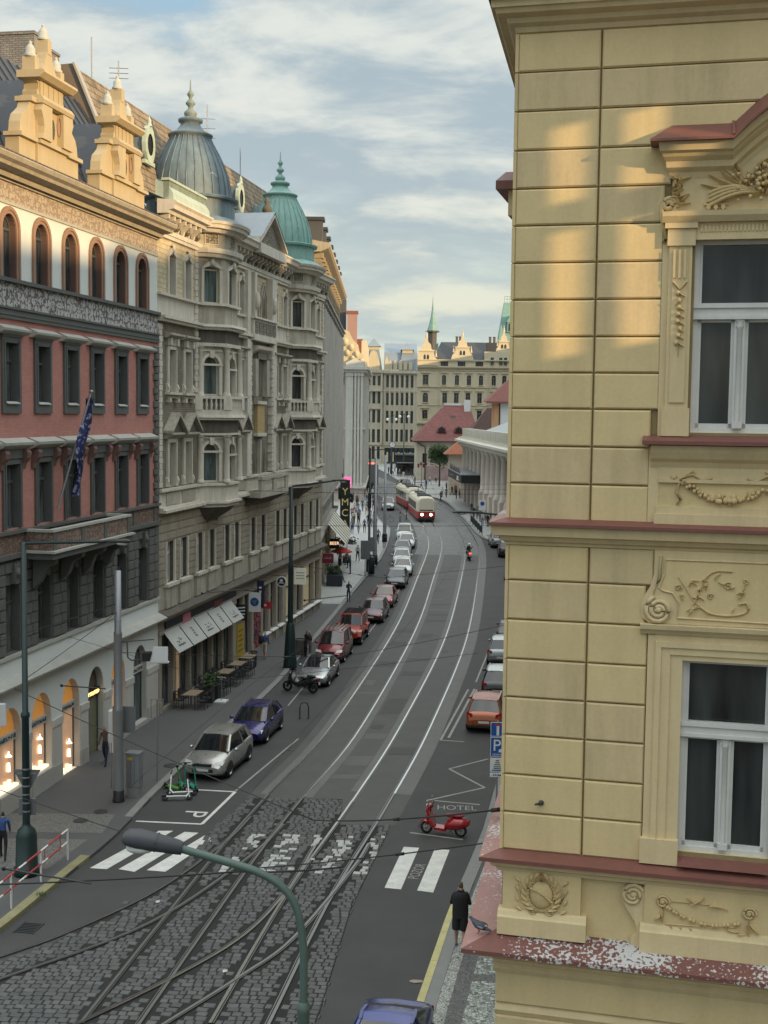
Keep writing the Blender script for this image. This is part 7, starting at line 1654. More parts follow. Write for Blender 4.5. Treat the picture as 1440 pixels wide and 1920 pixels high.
tr_ = thing('tram', 'red and cream two-car tram with lit headlights coming down the middle of the street', 'tram', (5.4, 162, zg(162)))
cA = [( (a[0]+b[0])/2, (a[1]+b[1])/2) for a, b in zip(A1, railpaths[1])]
def on_track(P, y): return (xat(P, y), y)
def tcar(yf, front):
    a = Vector((*on_track(cA, yf+1.5),)); b = Vector((*on_track(cA, yf+12.5),)); d = (a-b).normalized(); c = (a+b)/2
    for o in ():pass
    tmp = thing('tram_unit', '', '', (0,0,0)) if False else None
    M0 = Matrix.Translation((5.4, 162, zg(162))).inverted()
    p = M0 @ Vector((c.x, c.y, zg(c.y)+.02))
    tram_car(tr_, p.x, p.y, math.atan2(d.y, d.x), front, p.z)
tcar(161.8, True); tcar(176.6, False)
# ------------------------------------------------------------------ two-wheelers
m_vespa = paint('glossy_red_paint', (.36,.008,.016), .1, .2)
def tyre(par, x, z, r, w=.1, spokes=True, y=0., rim=m_rim):
    t = MB().lathe([(r*.68,-w/2),(r*.9,-w/2),(r,-w*.25),(r,w*.25),(r*.9,w/2),(r*.68,w/2)], n=18); a = t.mesh('wheel', [m_rubber]); a.transform(Matrix.Rotation(-PI/2, 4, 'X'))
    o = link('wheel', a, par, (x, y, z))
    m = MB().lathe([(.0,-w*.3),(r*.2,-w*.3),(r*.2,w*.3),(0,w*.3)], n=10); m.lathe([(r*.6,-w*.3),(r*.7,-w*.3),(r*.7,w*.3),(r*.6,w*.3)], n=18)
    for k in range(5): a_ = 2*PI*k/5; m.beam((r*.15*math.cos(a_), r*.15*math.sin(a_), 0), (r*.66*math.cos(a_), r*.66*math.sin(a_), 0), r*.12, w*.3)
    b = m.mesh('rim', [rim]); b.transform(Matrix.Rotation(-PI/2, 4, 'X')); link('rim', b, o); return o
VS = thing('motor_scooter', 'glossy red motor scooter standing on the road beside the zebra crossing', 'motor scooter', (2.34, 44.7, 0), math.atan2(.42, -1.33))
tyre(VS, .67, .23, .23, .11); tyre(VS, -.62, .23, .23, .12)
b = MB()
b.prism([(.40,.30),(.46,.30),(.60,.75),(.66,.95),(.58,.97),(.50,.78),(.34,.36)], -.2, .2)                 # leg shield
b.prism([(.34,.22),(.36,.32),(-.05,.30),(-.1,.2)], -.2, .2)                                              # floor board
rear = []
for x, w, z0, z1 in ((-.02,.08,.24,.40),(-.14,.16,.22,.60),(-.34,.20,.22,.70),(-.58,.21,.26,.72),(-.78,.17,.34,.68),(-.92,.10,.44,.60),(-.96,.03,.5,.56)):
    zc = (z0+z1)/2; rear.append([(x, w*math.cos(a), zc+(z1-z0)/2*math.sin(a)) for a in [2*PI*k/12 for k in range(12)]])
vs = [p for r_ in rear for p in r_]; b.add(vs, [(i*12+k, i*12+(k+1)%12, (i+1)*12+(k+1)%12, (i+1)*12+k) for i in range(6) for k in range(12)], 0, True); b.add(rear[0], [tuple(range(12))]); b.add(rear[-1], [tuple(range(12))[::-1]])
fend = []
for k in range(8):
    a = rad(-10+k*25); fend.append([(.67+.30*math.cos(a), y, .23+.30*math.sin(a)-abs(y)*.5) for y in (-.09,-.05,0,.05,.09)])
vs = [p for r_ in fend for p in r_]; b.add(vs, [(i*5+k, i*5+k+1, (i+1)*5+k+1, (i+1)*5+k) for i in range(7) for k in range(4)], 0, True)
b.tube([(.66,0,.34),(.60,0,.7),(.54,0,1.0)], [.07,.07,.06], 8); b.sph((.54,0,1.04), .13, .10, .09, 10, 8)
VB = b.build('body', m_vespa, VS)
s = MB(); s.sph((-.22,0,.76), .2, .13, .075, 12, 8); s.sph((-.50,0,.78), .26, .14, .075, 12, 8); s.build('seat', MT('red_leather', (.30,.012,.02), .5, .1, 4, 30, .1), VS)
h_ = MB(); h_.tube([(.50,-.34,1.06),(.53,-.12,1.06),(.53,.12,1.06),(.50,.34,1.06)], .025, 6); h_.build('handlebar', m_black, VS)
for sy in (-.3,.3): q = MB(); q.tube([(.53,sy,1.07),(.56,sy*1.1,1.26)], .008, 4); q.sph((.56,sy*1.12,1.29), .02, .065, .05, 8, 6); q.build('mirror', m_chrome, VS)
q = MB().sph((.66,0,1.04), .035, .075, .075, 10, 8); q.build('headlight', m_lens, VS); q = MB(); q.sph((-.95,0,.62), .03, .06, .05, 8, 6); q.build('tail_light', m_tail, VS)
q = MB(); q.sph((-.48,-.13,.26), .2, .09, .09, 10, 6); q.tube([(-.3,-.16,.2),(-.7,-.2,.24)], .04, 6); q.build('engine', m_galv, VS); q = MB(); q.tube([(-.75,-.12,.76),(-.92,0,.78),(-.75,.12,.76)], .014, 5); q.tube([(.36,-.2,.3),(.0,-.21,.26)], .012, 4); q.build('chrome_rail', m_chrome, VS)
q = MB(); q.tube([(-.2,-.06,.22),(-.28,-.2,.02)], .015, 5); q.tube([(-.2,.06,.22),(-.28,.2,.02)], .015, 5); q.build('centre_stand', m_iron, VS); q = MB().sph((.35,.0,.72), .02, .08, .05, 6, 5); q.build('glovebox', m_vespa, VS)
def big_scooter(lab, x, y, rz, rider=False):
    t = thing('motorcycle', lab, 'motorcycle', (x, y, zg(y)), rz); m = paint('black_motorcycle_paint', (.014,.015,.017), .2, .25)
    tyre(t, .80, .29, .29, .13, rim=m_trim); tyre(t, -.72, .29, .29, .15, rim=m_trim)
    b = MB(); sec = []
    for px, w, z0, z1 in ((.78,.05,.62,.72),(.66,.19,.55,.98),(.46,.27,.42,1.05),(.30,.22,.32,.8),(.1,.18,.28,.62),(-.12,.21,.3,.74),(-.4,.23,.38,.82),(-.7,.2,.5,.9),(-.98,.10,.68,.9),(-1.08,.03,.76,.86)):
        zc = (z0+z1)/2; sec.append([(px, w*math.cos(a), zc+(z1-z0)/2*math.sin(a)) for a in [2*PI*k/12 for k in range(12)]])
    vs = [p for r_ in sec for p in r_]; b.add(vs, [(i*12+k, i*12+(k+1)%12, (i+1)*12+(k+1)%12, (i+1)*12+k) for i in range(len(sec)-1) for k in range(12)], 0, True); b.add(sec[-1], [tuple(range(12))[::-1]]); b.add(sec[0], [tuple(range(12))])
    b.tube([(.8,.08,.3),(.66,.08,.75)], .04, 6); b.tube([(.8,-.08,.3),(.66,-.08,.75)], .04, 6); b.build('body', m, t)
    s = MB(); s.sph((-.18,0,.82), .26, .17, .07, 10, 6); s.sph((-.62,0,.93), .3, .15, .07, 10, 6); s.build('seat', m_black, t)
    s = MB(); s.tube([(.42,-.38,1.1),(.5,-.12,1.08),(.5,.12,1.08),(.42,.38,1.1)], .022, 6); s.build('handlebar', m_black, t)
    s = MB(); s.add([(.66,-.2,.95),(.66,.2,.95),(.44,.15,1.38),(.44,-.15,1.38),(.6,0,1.2)], [(0,1,4),(1,2,4),(2,3,4),(3,0,4)]); s.build('windshield', m_cglass, t)
    s = MB(); s.tube([(-.2,-.2,.32),(-.8,-.24,.42)], .06, 8); s.build('exhaust', m_chrome, t)
    for sy in (-.4,.4): s = MB(); s.tube([(.46,sy*.8,1.1),(.48,sy,1.28)], .01, 4); s.sph((.48,sy,1.31), .025, .07, .045, 8, 5); s.build('mirror', m_black, t)
    s = MB(); s.box(-1.1,-1.05,-.12,.12,.72,.84); s.build('tail_light', m_tailon if rider else m_tail, t); s = MB().box(-1.12,-1.1,-.09,.09,.5,.64); s.build('number_plate', m_plate, t)
    return t
big_scooter('black motor scooter parked across the bay in front of the silver saloon', -4.45, 67.9, math.atan2(.57,-1.56))
big_scooter('black motorcycle with lit tail light ridden up the right track', 8.66, 126.4, rad(93), True)
def kick_scooter(lab, x, y, rz, m, lean=0., fallen=False):
    t = thing('kick_scooter', lab, 'electric scooter', (x, y, zg(y)), rz, 'hire scooters by the parking bay')
    tyre(t, .48, .12, .12, .06, rim=m_trim); tyre(t, -.48, .12, .12, .06, rim=m_trim)
    b = MB(); b.box(-.42,.32,-.085,.085,.10,.16); b.prism([(.28,.10),(.36,.10),(.48,.30),(.44,.34)], -.05, .05); b.build('deck', m, t)
    b = MB(); b.tube([(.48,0,.13),(.45,0,.34),(.38,0,1.12)], .03, 8); b.build('stem', m, t)
    b = MB(); b.tube([(.34,-.24,1.12),(.38,-.08,1.14),(.38,.08,1.14),(.34,.24,1.12)], .018, 6); b.box(.36,.42,-.05,.05,1.08,1.16); b.build('handlebar', m_black, t)
    b = MB(); b.prism([(-.62,.2),(-.5,.27),(-.36,.2),(-.5,.24)], -.04, .04); b.prism([(.34,.22),(.46,.29),(.62,.2),(.46,.26)], -.04, .04); b.build('mudguard', m_black, t)
    if fallen: t.rotation_euler = (rad(84)*lean, 0, rz); t.location.z += .05
    else: t.rotation_euler = (rad(lean), 0, rz)
    return t
m_tealp = MT('teal_scooter_paint', (.02,.26,.19), .4, 0, bump=0); m_limep = MT('green_scooter_paint', (.08,.28,.04), .4, 0, bump=0); m_wsc = MT('white_scooter_paint', (.6,.62,.62), .4, 0, bump=0)
kick_scooter('teal electric scooter upright nearest the silver crossover', -7.62, 49.9, rad(-62), m_tealp, 6); kick_scooter('teal electric scooter upright nearest the kerb', -8.1, 50.05, rad(-68), m_tealp, -3); kick_scooter('green electric scooter standing behind the white ones', -8.35, 49.7, rad(-40), m_limep, 9)
kick_scooter('white electric scooter fallen with its wheel up, nearest the road', -8.0, 48.3, rad(8), m_wsc, -.72, True); kick_scooter('white electric scooter lying crossed under the other white one', -7.9, 48.85, rad(192), m_wsc, .66, True)
def bicycle(lab, x, y, rz):
    t = thing('bicycle', lab, 'bicycle', (x, y, zg(y)+.126), rz)
    for px in (-.52,.52):
        w = MB().lathe([(.32,-.02),(.345,0),(.32,.02),(.315,0)], n=20); me = w.mesh('wheel', [m_rubber]); me.transform(Matrix.Rotation(PI/2, 4, 'X')); link('wheel', me, t, (px, 0, .34))
    b = MB(); A_, B_, C_, D_, E_ = (-.52,0,.34), (-.1,0,.3), (-.2,0,.82), (.38,0,.82), (.52,0,.34)
    for p, q in ((A_,B_),(A_,C_),(B_,C_),(B_,D_),(C_,D_),(D_,E_)): b.tube([p,q], .02, 5)
    b.build('frame', m_iron, t); b = MB(); b.tube([(.38,0,.82),(.36,0,1.0)], .016, 5); b.tube([(.3,-.26,1.02),(.38,0,1.0),(.3,.26,1.02)], .016, 5); b.build('handlebar', m_black, t); b = MB().sph((-.22,0,.92), .13, .07, .035, 8, 5); b.build('saddle', m_black, t)
    return t
bicycle('dark bicycle leaning by the kerb end in front of the silver van car', .45, 160.5, rad(15))
# ------------------------------------------------------------------ people
m_skin = MT('skin', (.36,.21,.15), .6, 0, bump=0); m_hairs = [MT('dark_hair', (.018,.013,.011), .7, 0, bump=0), MT('brown_hair', (.07,.042,.025), .7, 0, bump=0), MT('fair_hair', (.36,.27,.16), .7, 0, bump=0), MT('grey_hair', (.33,.32,.31), .7, 0, bump=0)]
cloth_cache = {}
CC = dict(black=(.012,.012,.014), navy=(.018,.024,.055), white=(.60,.60,.59), grey=(.17,.175,.18), blue=(.035,.085,.24), red=(.34,.03,.035), teal=(.025,.085,.10), beige=(.42,.35,.26), green=(.06,.10,.055), pink=(.45,.23,.25), brown=(.115,.07,.055), denim=(.06,.085,.14), pale=(.36,.37,.37))
def cloth(c):
    if c not in cloth_cache: cloth_cache[c] = MT(c+'_cloth', CC[c], .85, .12, 8, 60, .15)
    return cloth_cache[c]
def figure(pose, shorts=False, sleeves=.55, coat=False):
    """one skinned body; zones: 0 skin 1 top 2 trousers 3 shoes 4 hair"""
    V = []; E = []; Rr = []; Z = []
    def v(p, r, r2=None): V.append(Vector(p)); Rr.append((r, r2 or r)); return len(V)-1
    def e(a, b, z): E.append((a, b)); Z.append(z)
    lean = pose.get('lean', 0.); sit = pose.get('sit', 0)
    hz = .93 if not sit else .86
    pel = v((0,0,hz), .115, .135); bel = v((.01+lean*.2,0,hz+.16), .11, .135); che = v((.02+lean*.5,0,hz+.38), .12, .165); nb = v((.01+lean*.75,0,hz+.53), .075, .085); nk = v((.03+lean*.85,0,hz+.60), .05); hd = v((.055+lean,0,hz+.69), .09, .08); ht = v((.05+lean,0,hz+.785), .085, .078)
    e(pel, bel, 2 if not coat else 1); e(bel, che, 1); e(che, nb, 1); e(nb, nk, 0); e(nk, hd, 0); e(hd, ht, 4)
    nose = v((.135+lean,0,hz+.685), .014); e(hd, nose, 0)
    def dirv(a, b=0.): return Vector((math.sin(a)*math.cos(b), math.sin(b), -math.cos(a)*math.cos(b)))
    for s, sx in ((0, 1), (1, -1)):
        th, kn = pose['legs'][s]; hip = v((0, sx*.09, hz-.05), .088); k = V[hip]+dirv(th, sx*.03)*.42; kk = v(k, .058); an = k+dirv(th-kn)*.41; aa = v(an, .04); toe = v(an+Vector((.15, 0, -.035)), .034); hl = v(an+Vector((-.04,0,-.035)), .032)
        e(pel, hip, 2); e(hip, kk, 2); mid = None
        e(kk, aa, 0 if shorts else 2); e(aa, toe, 3); e(aa, hl, 3)
        sh, el, out = pose['arms'][s]; so = v(V[nb]+Vector((0, sx*.17, -.07)), .062); e_ = V[so]+dirv(sh, sx*out)*.28; ee = v(e_, .045); wr = e_+dirv(sh+el, sx*pose.get('in', -.05))*.25; ww = v(wr, .032); d2 = dirv(sh+el, 0)
        hp = v(wr+d2*.07, .034, .02); e(nb, so, 1); e(so, ee, 1 if sleeves > .5 else 0); e(ee, ww, 1 if sleeves > .9 else 0); e(ww, hp, 0)
        for q in range(4): f = v(wr+d2*(.145-.012*abs(q-1.4))+Vector((0, (q-1.5)*.018, 0))+Vector((.02,0,0)), .0085); e(hp, f, 0)
        tb = v(wr+d2*.08+Vector((.045, -sx*.01, 0)), .009); e(ww, tb, 0)
    me = bpy.data.meshes.new('person'); me.from_pydata(V, E, [])
    o = bpy.data.objects.new('person_rig', me); COL.objects.link(o)
    sk = o.modifiers.new('skin', 'SKIN'); sk.use_smooth_shade = True; sk.branch_smoothing = .6
    for i, r in enumerate(Rr): me.skin_vertices[0].data[i].radius = r; me.skin_vertices[0].data[i].use_root = (i == 0)
    sb_ = o.modifiers.new('sub', 'SUBSURF'); sb_.levels = 1; sb_.render_levels = 1
    dg = bpy.context.evaluated_depsgraph_get(); out = bpy.data.meshes.new_from_object(o.evaluated_get(dg)); out.name = 'person'
    bpy.data.objects.remove(o)
    out.materials.clear()
    for m in (m_skin, cloth('black'), cloth('black'), m_rubber, m_hairs[0]): out.materials.append(m)
    head = V[hd]
    zs = []
    for p in out.polygons:
        c = p.center; best = 9; z = 1
        for (a, b), zz in zip(E, Z):
            A = V[a]; B = V[b]; t = max(0, min(1, (c-A).dot(B-A)/max((B-A).length_squared, 1e-9))); d = (c-(A+(B-A)*t)).length-(Rr[a][0]*(1-t)+Rr[b][0]*t)
            if d < best: best = d; z = zz; tt = t; ed = (a, b)
        if z in (0, 4) and (c-head).length < .2 and c.z > head.z-.1: z = 4 if (c.z > head.z+.055 or c.x < head.x-.015) and c.z > head.z-.06 else 0
        if shorts and z == 0 and ed[0] == 0: z = 2
        zs.append(z)
    out.polygons.foreach_set('material_index', zs)
    if abs(min(v_.co.z for v_ in out.vertices)) > .001 and not sit:
        dz = min(v_.co.z for v_ in out.vertices); out.transform(Matrix.Translation((0,0,-dz)))
    return out
POSE = dict(
  walk=dict(legs=[(.42,.10),(-.35,.30)], arms=[(-.42,.25,.12),(.38,.35,.12)]),
  walk2=dict(legs=[(-.28,.42),(.34,.05)], arms=[(.35,.3,.12),(-.35,.2,.12)], lean=.02),
  stand=dict(legs=[(.03,.03),(-.03,.02)], arms=[(.05,.15,.1),(.0,.1,.1)]),
  phone=dict(legs=[(.05,.06),(-.05,.04)], arms=[(.35,1.75,.02),(.4,1.7,.02)], lean=.03),
  hold=dict(legs=[(.16,.06),(-.16,.2)], arms=[(.12,1.35,.26),(.16,1.3,.26)]),
  ride=dict(legs=[(1.25,1.1),(1.25,1.1)], arms=[(.95,.25,.2),(.95,.25,.2)], sit=1, lean=.06))
fig_cache = {}
def person(lab, x, y, rz, top, bot, pose='walk', shorts=False, sleeves=.6, hair=0, group=None, h=1.0, z=None, coat=False, shoes=None, skirt=False):
    k = (pose, shorts, sleeves, coat)
    if k not in fig_cache: fig_cache[k] = figure(POSE[pose], shorts, sleeves, coat)
    base = zg(y)+(.126 if z is None else z)
    o = link('person', fig_cache[k], None, (x, y, base), rz); o.scale = (h, h, h)
    for i, m in ((1, cloth(top)), (2, cloth(bot)), (4, m_hairs[hair])) + (((3, shoes),) if shoes else ()):
        o.material_slots[i].link = 'OBJECT'; o.material_slots[i].material = m
    tag(o, lab, 'person', group)
    return o
AW = SDN; TO = SDN+PI
man = person('person in black T-shirt and shorts walking away beside the yellow kerb line', 2.32, 34.75, rad(82), 'black', 'black', 'hold', True, .6, 1, h=1.12, shoes=m_signgrey)
b = MB()                                                # loose hem of T-shirt and wide shorts
for sx in (-1, 1): b.lathe([(.135,.48),(.14,.6),(.125,.86)], .02*sx, sx*.095, 10, sx=1.0, sy=.85)
b.lathe([(.19,.80),(.195,.9),(.19,1.1),(.2,1.3),(.17,1.42),(.10,1.46)], .0, 0, 14, sx=.82, sy=1.08); b.build('loose_clothes', cloth('black'), man)
w = person('person in brown jacket and dark trousers carrying a white bag past the shop windows', -11.85, 52.9, TO+.1, 'brown', 'navy', 'walk', False, 1., 0)
bg_ = MB(); bg_.box(.05,.14,.24,.5,.55,.98); bg_.tube([(.1,.3,.98),(.1,.37,1.12),(.1,.44,.98)], .012, 4); tag(bg_.build('shopping_bag', m_signw, None, (-11.85,52.9,.126), TO+.1), 'white carrier bag held by the person in the brown jacket', 'bag')
p_ = MB(); p_.add([(.28,-.3,1.14),(.46,-.26,1.2),(.44,.02,1.22),(.27,0,1.14)], [(0,1,2,3)]); p_.add([(.28,-.3,1.135),(.46,-.26,1.195),(.44,.02,1.215),(.27,0,1.135)], [(3,2,1,0)]); tag(p_.build('leaflet', m_signw, None, (-11.85,52.9,.126), TO+.1), 'white leaflet held up by the person in the brown jacket', 'leaflet')
person('person in blue T-shirt and beige shorts walking away near the yellow board', -7.25, 76.5, AW, 'blue', 'beige', 'walk', True, .6, 2)
bp_ = MB(); bp_.sph((-.24,.18,1.22), .15, .17, .27, 10, 8); bp_.tube([(-.1,.1,1.42),(.06,.12,1.35),(.02,.13,1.1)], .02, 4); tag(bp_.build('backpack', cloth('black'), None, (-7.25,76.5,.126), AW), 'black backpack on the person in the blue T-shirt', 'backpack')
person('person in black jacket leaning by the litter bin behind the silver saloon', -4.75, 76.9, rad(40), 'black', 'black', 'phone', False, 1., 0); person('person in pink shirt standing close to the one in black jacket by the bin', -4.5, 77.25, rad(215), 'brown', 'grey', 'stand', False, .6, 2, h=.97)
person('person in black seen from behind on the pavement above the orange red off-road car', -2.75, 99.2, AW, 'black', 'navy', 'phone', False, 1., 0)
person('person in pale jacket and dark leggings walking away on the slabs past the planters', -2.55, 123.4, AW, 'pale', 'black', 'walk2', False, 1., 0)
person('person in teal jacket standing side-on near the beer sign', -3.05, 114.8, rad(180), 'teal', 'navy', 'stand', False, 1., 1)
person('person in white shirt striding past the dark planter box', -3.75, 109.9, rad(-20), 'white', 'black', 'walk', False, .6, 0)
person('person in dark coat holding a phone between the poles and the white cars', .05, 134.2, TO, 'black', 'black', 'phone', False, 1., 0)
for i, (x, y, c, bt) in enumerate([(-4.2,119.6,'black','black'),(-3.6,120.8,'white','denim'),(-4.3,122.2,'pink','navy'),(-3.4,118.6,'grey','black'),(-4.1,117.4,'beige','black')]):
    person('person in %s top among the guests under the red parasol' % c, x, y, R.uniform(0,6), c, bt, R.choice(('stand','phone')), False, R.choice((.6,1.)), i % 3, 'guests by the red parasol')
far = [(-3.73,146.9,'grey','denim'),(-2.98,147.3,'pale','denim'),(-2.3,148.4,'blue','navy'),(-3.2,157.4,'brown','black'),(-1.96,155.0,'black','black'),(-1.0,152.0,'black','navy'),(-1.2,160.5,'navy','black'),(-3.0,174.6,'teal','navy'),(-1.5,175.8,'black','black'),(-2.4,170,'grey','beige'),(-4.2,164,'red','navy'),(-2.2,200.9,'black','denim'),(-4.6,211,'red','black'),(-4.2,217,'white','navy'),(-2.9,206,'navy','black'),(-3.7,195,'red','denim'),(-2.6,188,'beige','denim'),(-3.9,184,'pink','black'),(-1.7,190,'black','navy'),(-4.4,226,'navy','denim'),(-3.2,222,'brown','black'),(-.6,138.0,'grey','black')]
far += [(R.uniform(-4.3,-.9), R.uniform(146,232), c, b) for c in ('white','beige','teal','green','pink','pale','blue') for b in ('denim','black','navy','grey')]
for i, (x, y, c, bt) in enumerate(far):
    nth = ('before the black canopy' if y < 150 else 'beside the galvanised poles' if y < 165 else 'level with the tram' if y < 180 else 'further up the left pavement' if y < 200 else 'at the far end of the left pavement')
    person('person in %s top and %s bottoms %s' % (c, bt, nth), x, y, R.choice((AW+.1, TO, TO+.3)), c, bt, R.choice(('walk','walk2','stand')), False, R.choice((.6,1.)), R.randrange(4), 'pedestrians on the left pavement', R.uniform(.93,1.03))
plaza = [(11.0,202.9,'black','black','near the turret'),(9.8,197.8,'green','black','beyond the tram'),(11.6,203.6,'red','denim','near the turret'),(6.3,212.8,'beige','denim','behind the tram roof'),(7.2,215.2,'blue','black','behind the tram roof'),(2.9,244.3,'pale','grey','by the dark shelter'),(1.6,246,'white','denim','by the dark shelter'),(4.7,251,'black','navy','by the dark shelter'),(5.4,222,'black','black','left of the tree'),(8.6,190,'navy','black','stepping off the plaza kerb'),(9.2,199,'white','denim','beyond the tram'),(10.5,211,'pink','black','beside the tree trunk'),(11.2,213,'navy','navy','beside the tree trunk'),(8.2,226,'white','grey','under the tree'),(9.4,229,'beige','black','under the tree'),(3.6,236,'white','white','left of the tree'),(.8,250,'grey','navy','by the dark shelter'),(2.1,255,'white','black','by the dark shelter'),(11.3,196,'black','denim','at the theatre end'),(11.9,197,'grey','black','at the theatre end'),(12.1,207,'black','navy','near the turret')]
for x, y, c, bt, pl_ in plaza: person('person in %s top and %s bottoms %s' % (c, bt, pl_), x, y, R.uniform(0, 6.28), c, bt, R.choice(('walk','walk2','stand')), False, R.choice((.6,1.)), R.randrange(4), 'pedestrians on the square', R.uniform(.93,1.03))
crowd = [(11.9,165.6,'black','navy'),(12.4,166.6,'grey','black'),(12.5,162.5,'navy','denim'),(12.9,169.5,'teal','black'),(13.1,160.2,'beige','grey'),(12.4,157.4,'white','denim'),(13.0,156.2,'black','black'),(13.3,164.4,'white','black'),(13.2,153.2,'white','navy'),(13.7,150.8,'pink','black'),(12.0,171.5,'black','denim'),(13.5,158.2,'brown','black'),(13.9,148.5,'green','grey')]
for i, (x, y, c, bt) in enumerate(crowd): person('person in %s top and %s bottoms waiting at the theatre entrance' % (c, bt), x, y, R.uniform(0, 6.28), c, bt, R.choice(('stand','phone','stand')), False, R.choice((.6,1.)), R.randrange(4), 'people outside the theatre', R.uniform(.93,1.03))
rider = person('rider in dark clothes with pale helmet on the black motorcycle', 8.68, 126.2, rad(93), 'black', 'black', 'ride', False, 1., 0, z=-.02)
hm = MB().sph((.09,0,1.63), .155, .135, .15, 10, 8); hm.build('helmet', m_signw, rider)
person('person in blue jacket half cut off by the left edge of the view', -12.72, 41.3, rad(100), 'blue', 'black', 'walk', False, 1., 0)
# pigeon on the fouled ledge
PG = thing('pigeon', 'grey pigeon perched on the fouled corner of the lower ledge', 'pigeon', (1.41-.24*.971-.12*.2385, 14+.24*.2385-.12*.971, 9.385), rad(155)); PG.scale = (.78,.78,.78)
m_pg = MT('pigeon_feathers', (.055,.062,.08), .6, .35, 18, 60, .2); m_pgl = MT('pale_feathers', (.30,.31,.33), .6, .1, 18, 60, .1)
b = MB(); sec = [(-.19,.012,.07,.015),(-.13,.03,.08,.022),(-.07,.05,.105,.05),(0,.062,.12,.062),(.055,.058,.135,.06),(.095,.04,.165,.042),(.115,.028,.19,.03),(.13,.027,.21,.027),(.15,.02,.215,.02),(.165,.006,.21,.006)]
ring = [[(x, w*math.cos(2*PI*k/10), z+h*math.sin(2*PI*k/10)) for k in range(10)] for x, w, z, h in sec]; vs = [p for r_ in ring for p in r_]
b.add(vs, [(i*10+k, i*10+(k+1)%10, (i+1)*10+(k+1)%10, (i+1)*10+k) for i in range(len(sec)-1) for k in range(10)], 0, True); b.add(ring[0], [tuple(range(10))[::-1]]); b.build('body', m_pg, PG)
for sy in (-1, 1): q = MB(); q.sph((-.03,sy*.05,.118), .09, .018, .045, 10, 6); q.build('wing', m_pg, PG); q = MB(); q.beam((-.08,sy*.068,.11),(.0,sy*.07,.13),.006,.02); q.build('wing_bar', m_pgl, PG); q = MB(); q.tube([(0,sy*.025,.07),(.0,sy*.025,.0),(.03,sy*.025,.0)], .006, 4); q.build('leg', m_red, PG)
q = MB(); q.tube([(.16,0,.212),(.19,0,.202)], .006, 5, r2=.002); q.build('beak', m_iron, PG); q = MB().sph((-.1,.0,.125), .035, .025, .012, 6, 4); q.build('rump', m_pgl, PG)
# ------------------------------------------------------------------ lamps, poles, signs, wires, cafe furniture, tree
def lamp_head(par, p, d, L_=.75, m=m_black, name='lamp_head'):
    """cobra-head lantern from p along direction d"""
    d = Vector(d).normalized(); a = math.atan2(d.y, d.x); b = MB(); sec = [(0,.05,.05),(.12,.09,.07),(L_*.55,.15,.10),(L_*.85,.15,.10),(L_,.08,.05)]
    rg = [[(x, w*math.cos(2*PI*k/10), h*math.sin(2*PI*k/10)*(1 if math.sin(2*PI*k/10) > 0 else .45)) for k in range(10)] for x, w, h in sec]; vs = [q for r_ in rg for q in r_]
    b.add(vs, [(i*10+k, i*10+(k+1)%10, (i+1)*10+(k+1)%10, (i+1)*10+k) for i in range(4) for k in range(10)], 0, True); b.add(rg[0], [tuple(range(10))[::-1]]); b.add(rg[-1], [tuple(range(10))])
    o = b.build(name, m, par, p, a); g = MB().sph((L_*.68,0,-.05), .2, .11, .07, 10, 6); g.build('lens', MT('lamp_lens', (.6,.62,.6), .2, 0, bump=0), o); return o
t = thing('street_lamp', 'dark green street lamp with long straight arm and bulky base at the near left corner', 'street lamp', (-11.55, 40.0, .12), 0, 'arm street lamps')
b = MB().lathe([(.0,0),(.42,0),(.42,.25),(.36,.3),(.34,1.3),(.28,1.5),(.15,1.62),(.13,1.7)], n=14); b.build('base', m_dgreen, t); b = MB(); b.lathe([(.125,1.6),(.12,5.2),(.15,5.25),(.15,5.35),(.10,5.4),(.085,10.9),(0,10.95)], n=12); b.build('pole', m_dgreen, t)
b = MB(); b.tube([(.0,0,10.75),(.06,0,10.9),(2.7,-.1,11.0)], .05, 8); b.build('arm', m_dgreen, t); lamp_head(t, (2.6,-.1,11.0), (1,0,0), .85)
s = thing('road_sign', 'back of a give way triangle on the dark green lamp post', 'road sign', (-11.55, 39.8, 3.2), 0); b = MB().prism([(-.45,.38),(.45,.38),(.02,-.42),(-.02,-.42)], .32, .34); b.build('plate', m_signgrey, s); b = MB().beam((-.3,.31,.25),(.3,.31,.25),.04,.05); b.build('rail', m_galv, s)
s = thing('road_sign', 'small square sign back below the triangle on the lamp post', 'road sign', (-11.55, 39.8, 2.35), 0); b = MB().bevbox(-.28,.28,.30,.33,-.28,.28,.02); b.build('plate', m_signgrey, s)
for k in range(6): b = MB().lathe([(.128,0),(.135,.02),(.128,.05)], n=10); b.build('steel_band', m_galv, t, (0,0,2.1+k*.28))
t = thing('tram_pole', 'thick galvanised tram pole by the grey cabinet', 'pole', (-10.2, 47.8, .12)); b = MB(); b.lathe([(.2,.42),(.2,3.6),(.205,3.62),(.17,3.7),(.165,6.6),(.17,6.62),(.135,6.7),(.13,9.05),(0,9.06)], n=14); b.build('shaft', m_galv, t); b = MB().lathe([(0,0),(.24,0),(.24,.06),(.215,.1),(.215,.45),(.2,.46)], n=14); b.build('black_sleeve', m_black, t)
s = thing('crossing_light', 'black and white crossing light on a bracket of the galvanised pole', 'lamp', (-10.2, 47.8, 5.9)); b = MB(); b.tube([(.1,0,.55),(.35,0,.5),(.38,-.0,-.1),(.5,0,-.2),(1.0,0,-.22)], .03, 6); b.tube([(.1,0,.5),(1.4,0,.62)], .02, 5); b.build('bracket', m_iron, s)
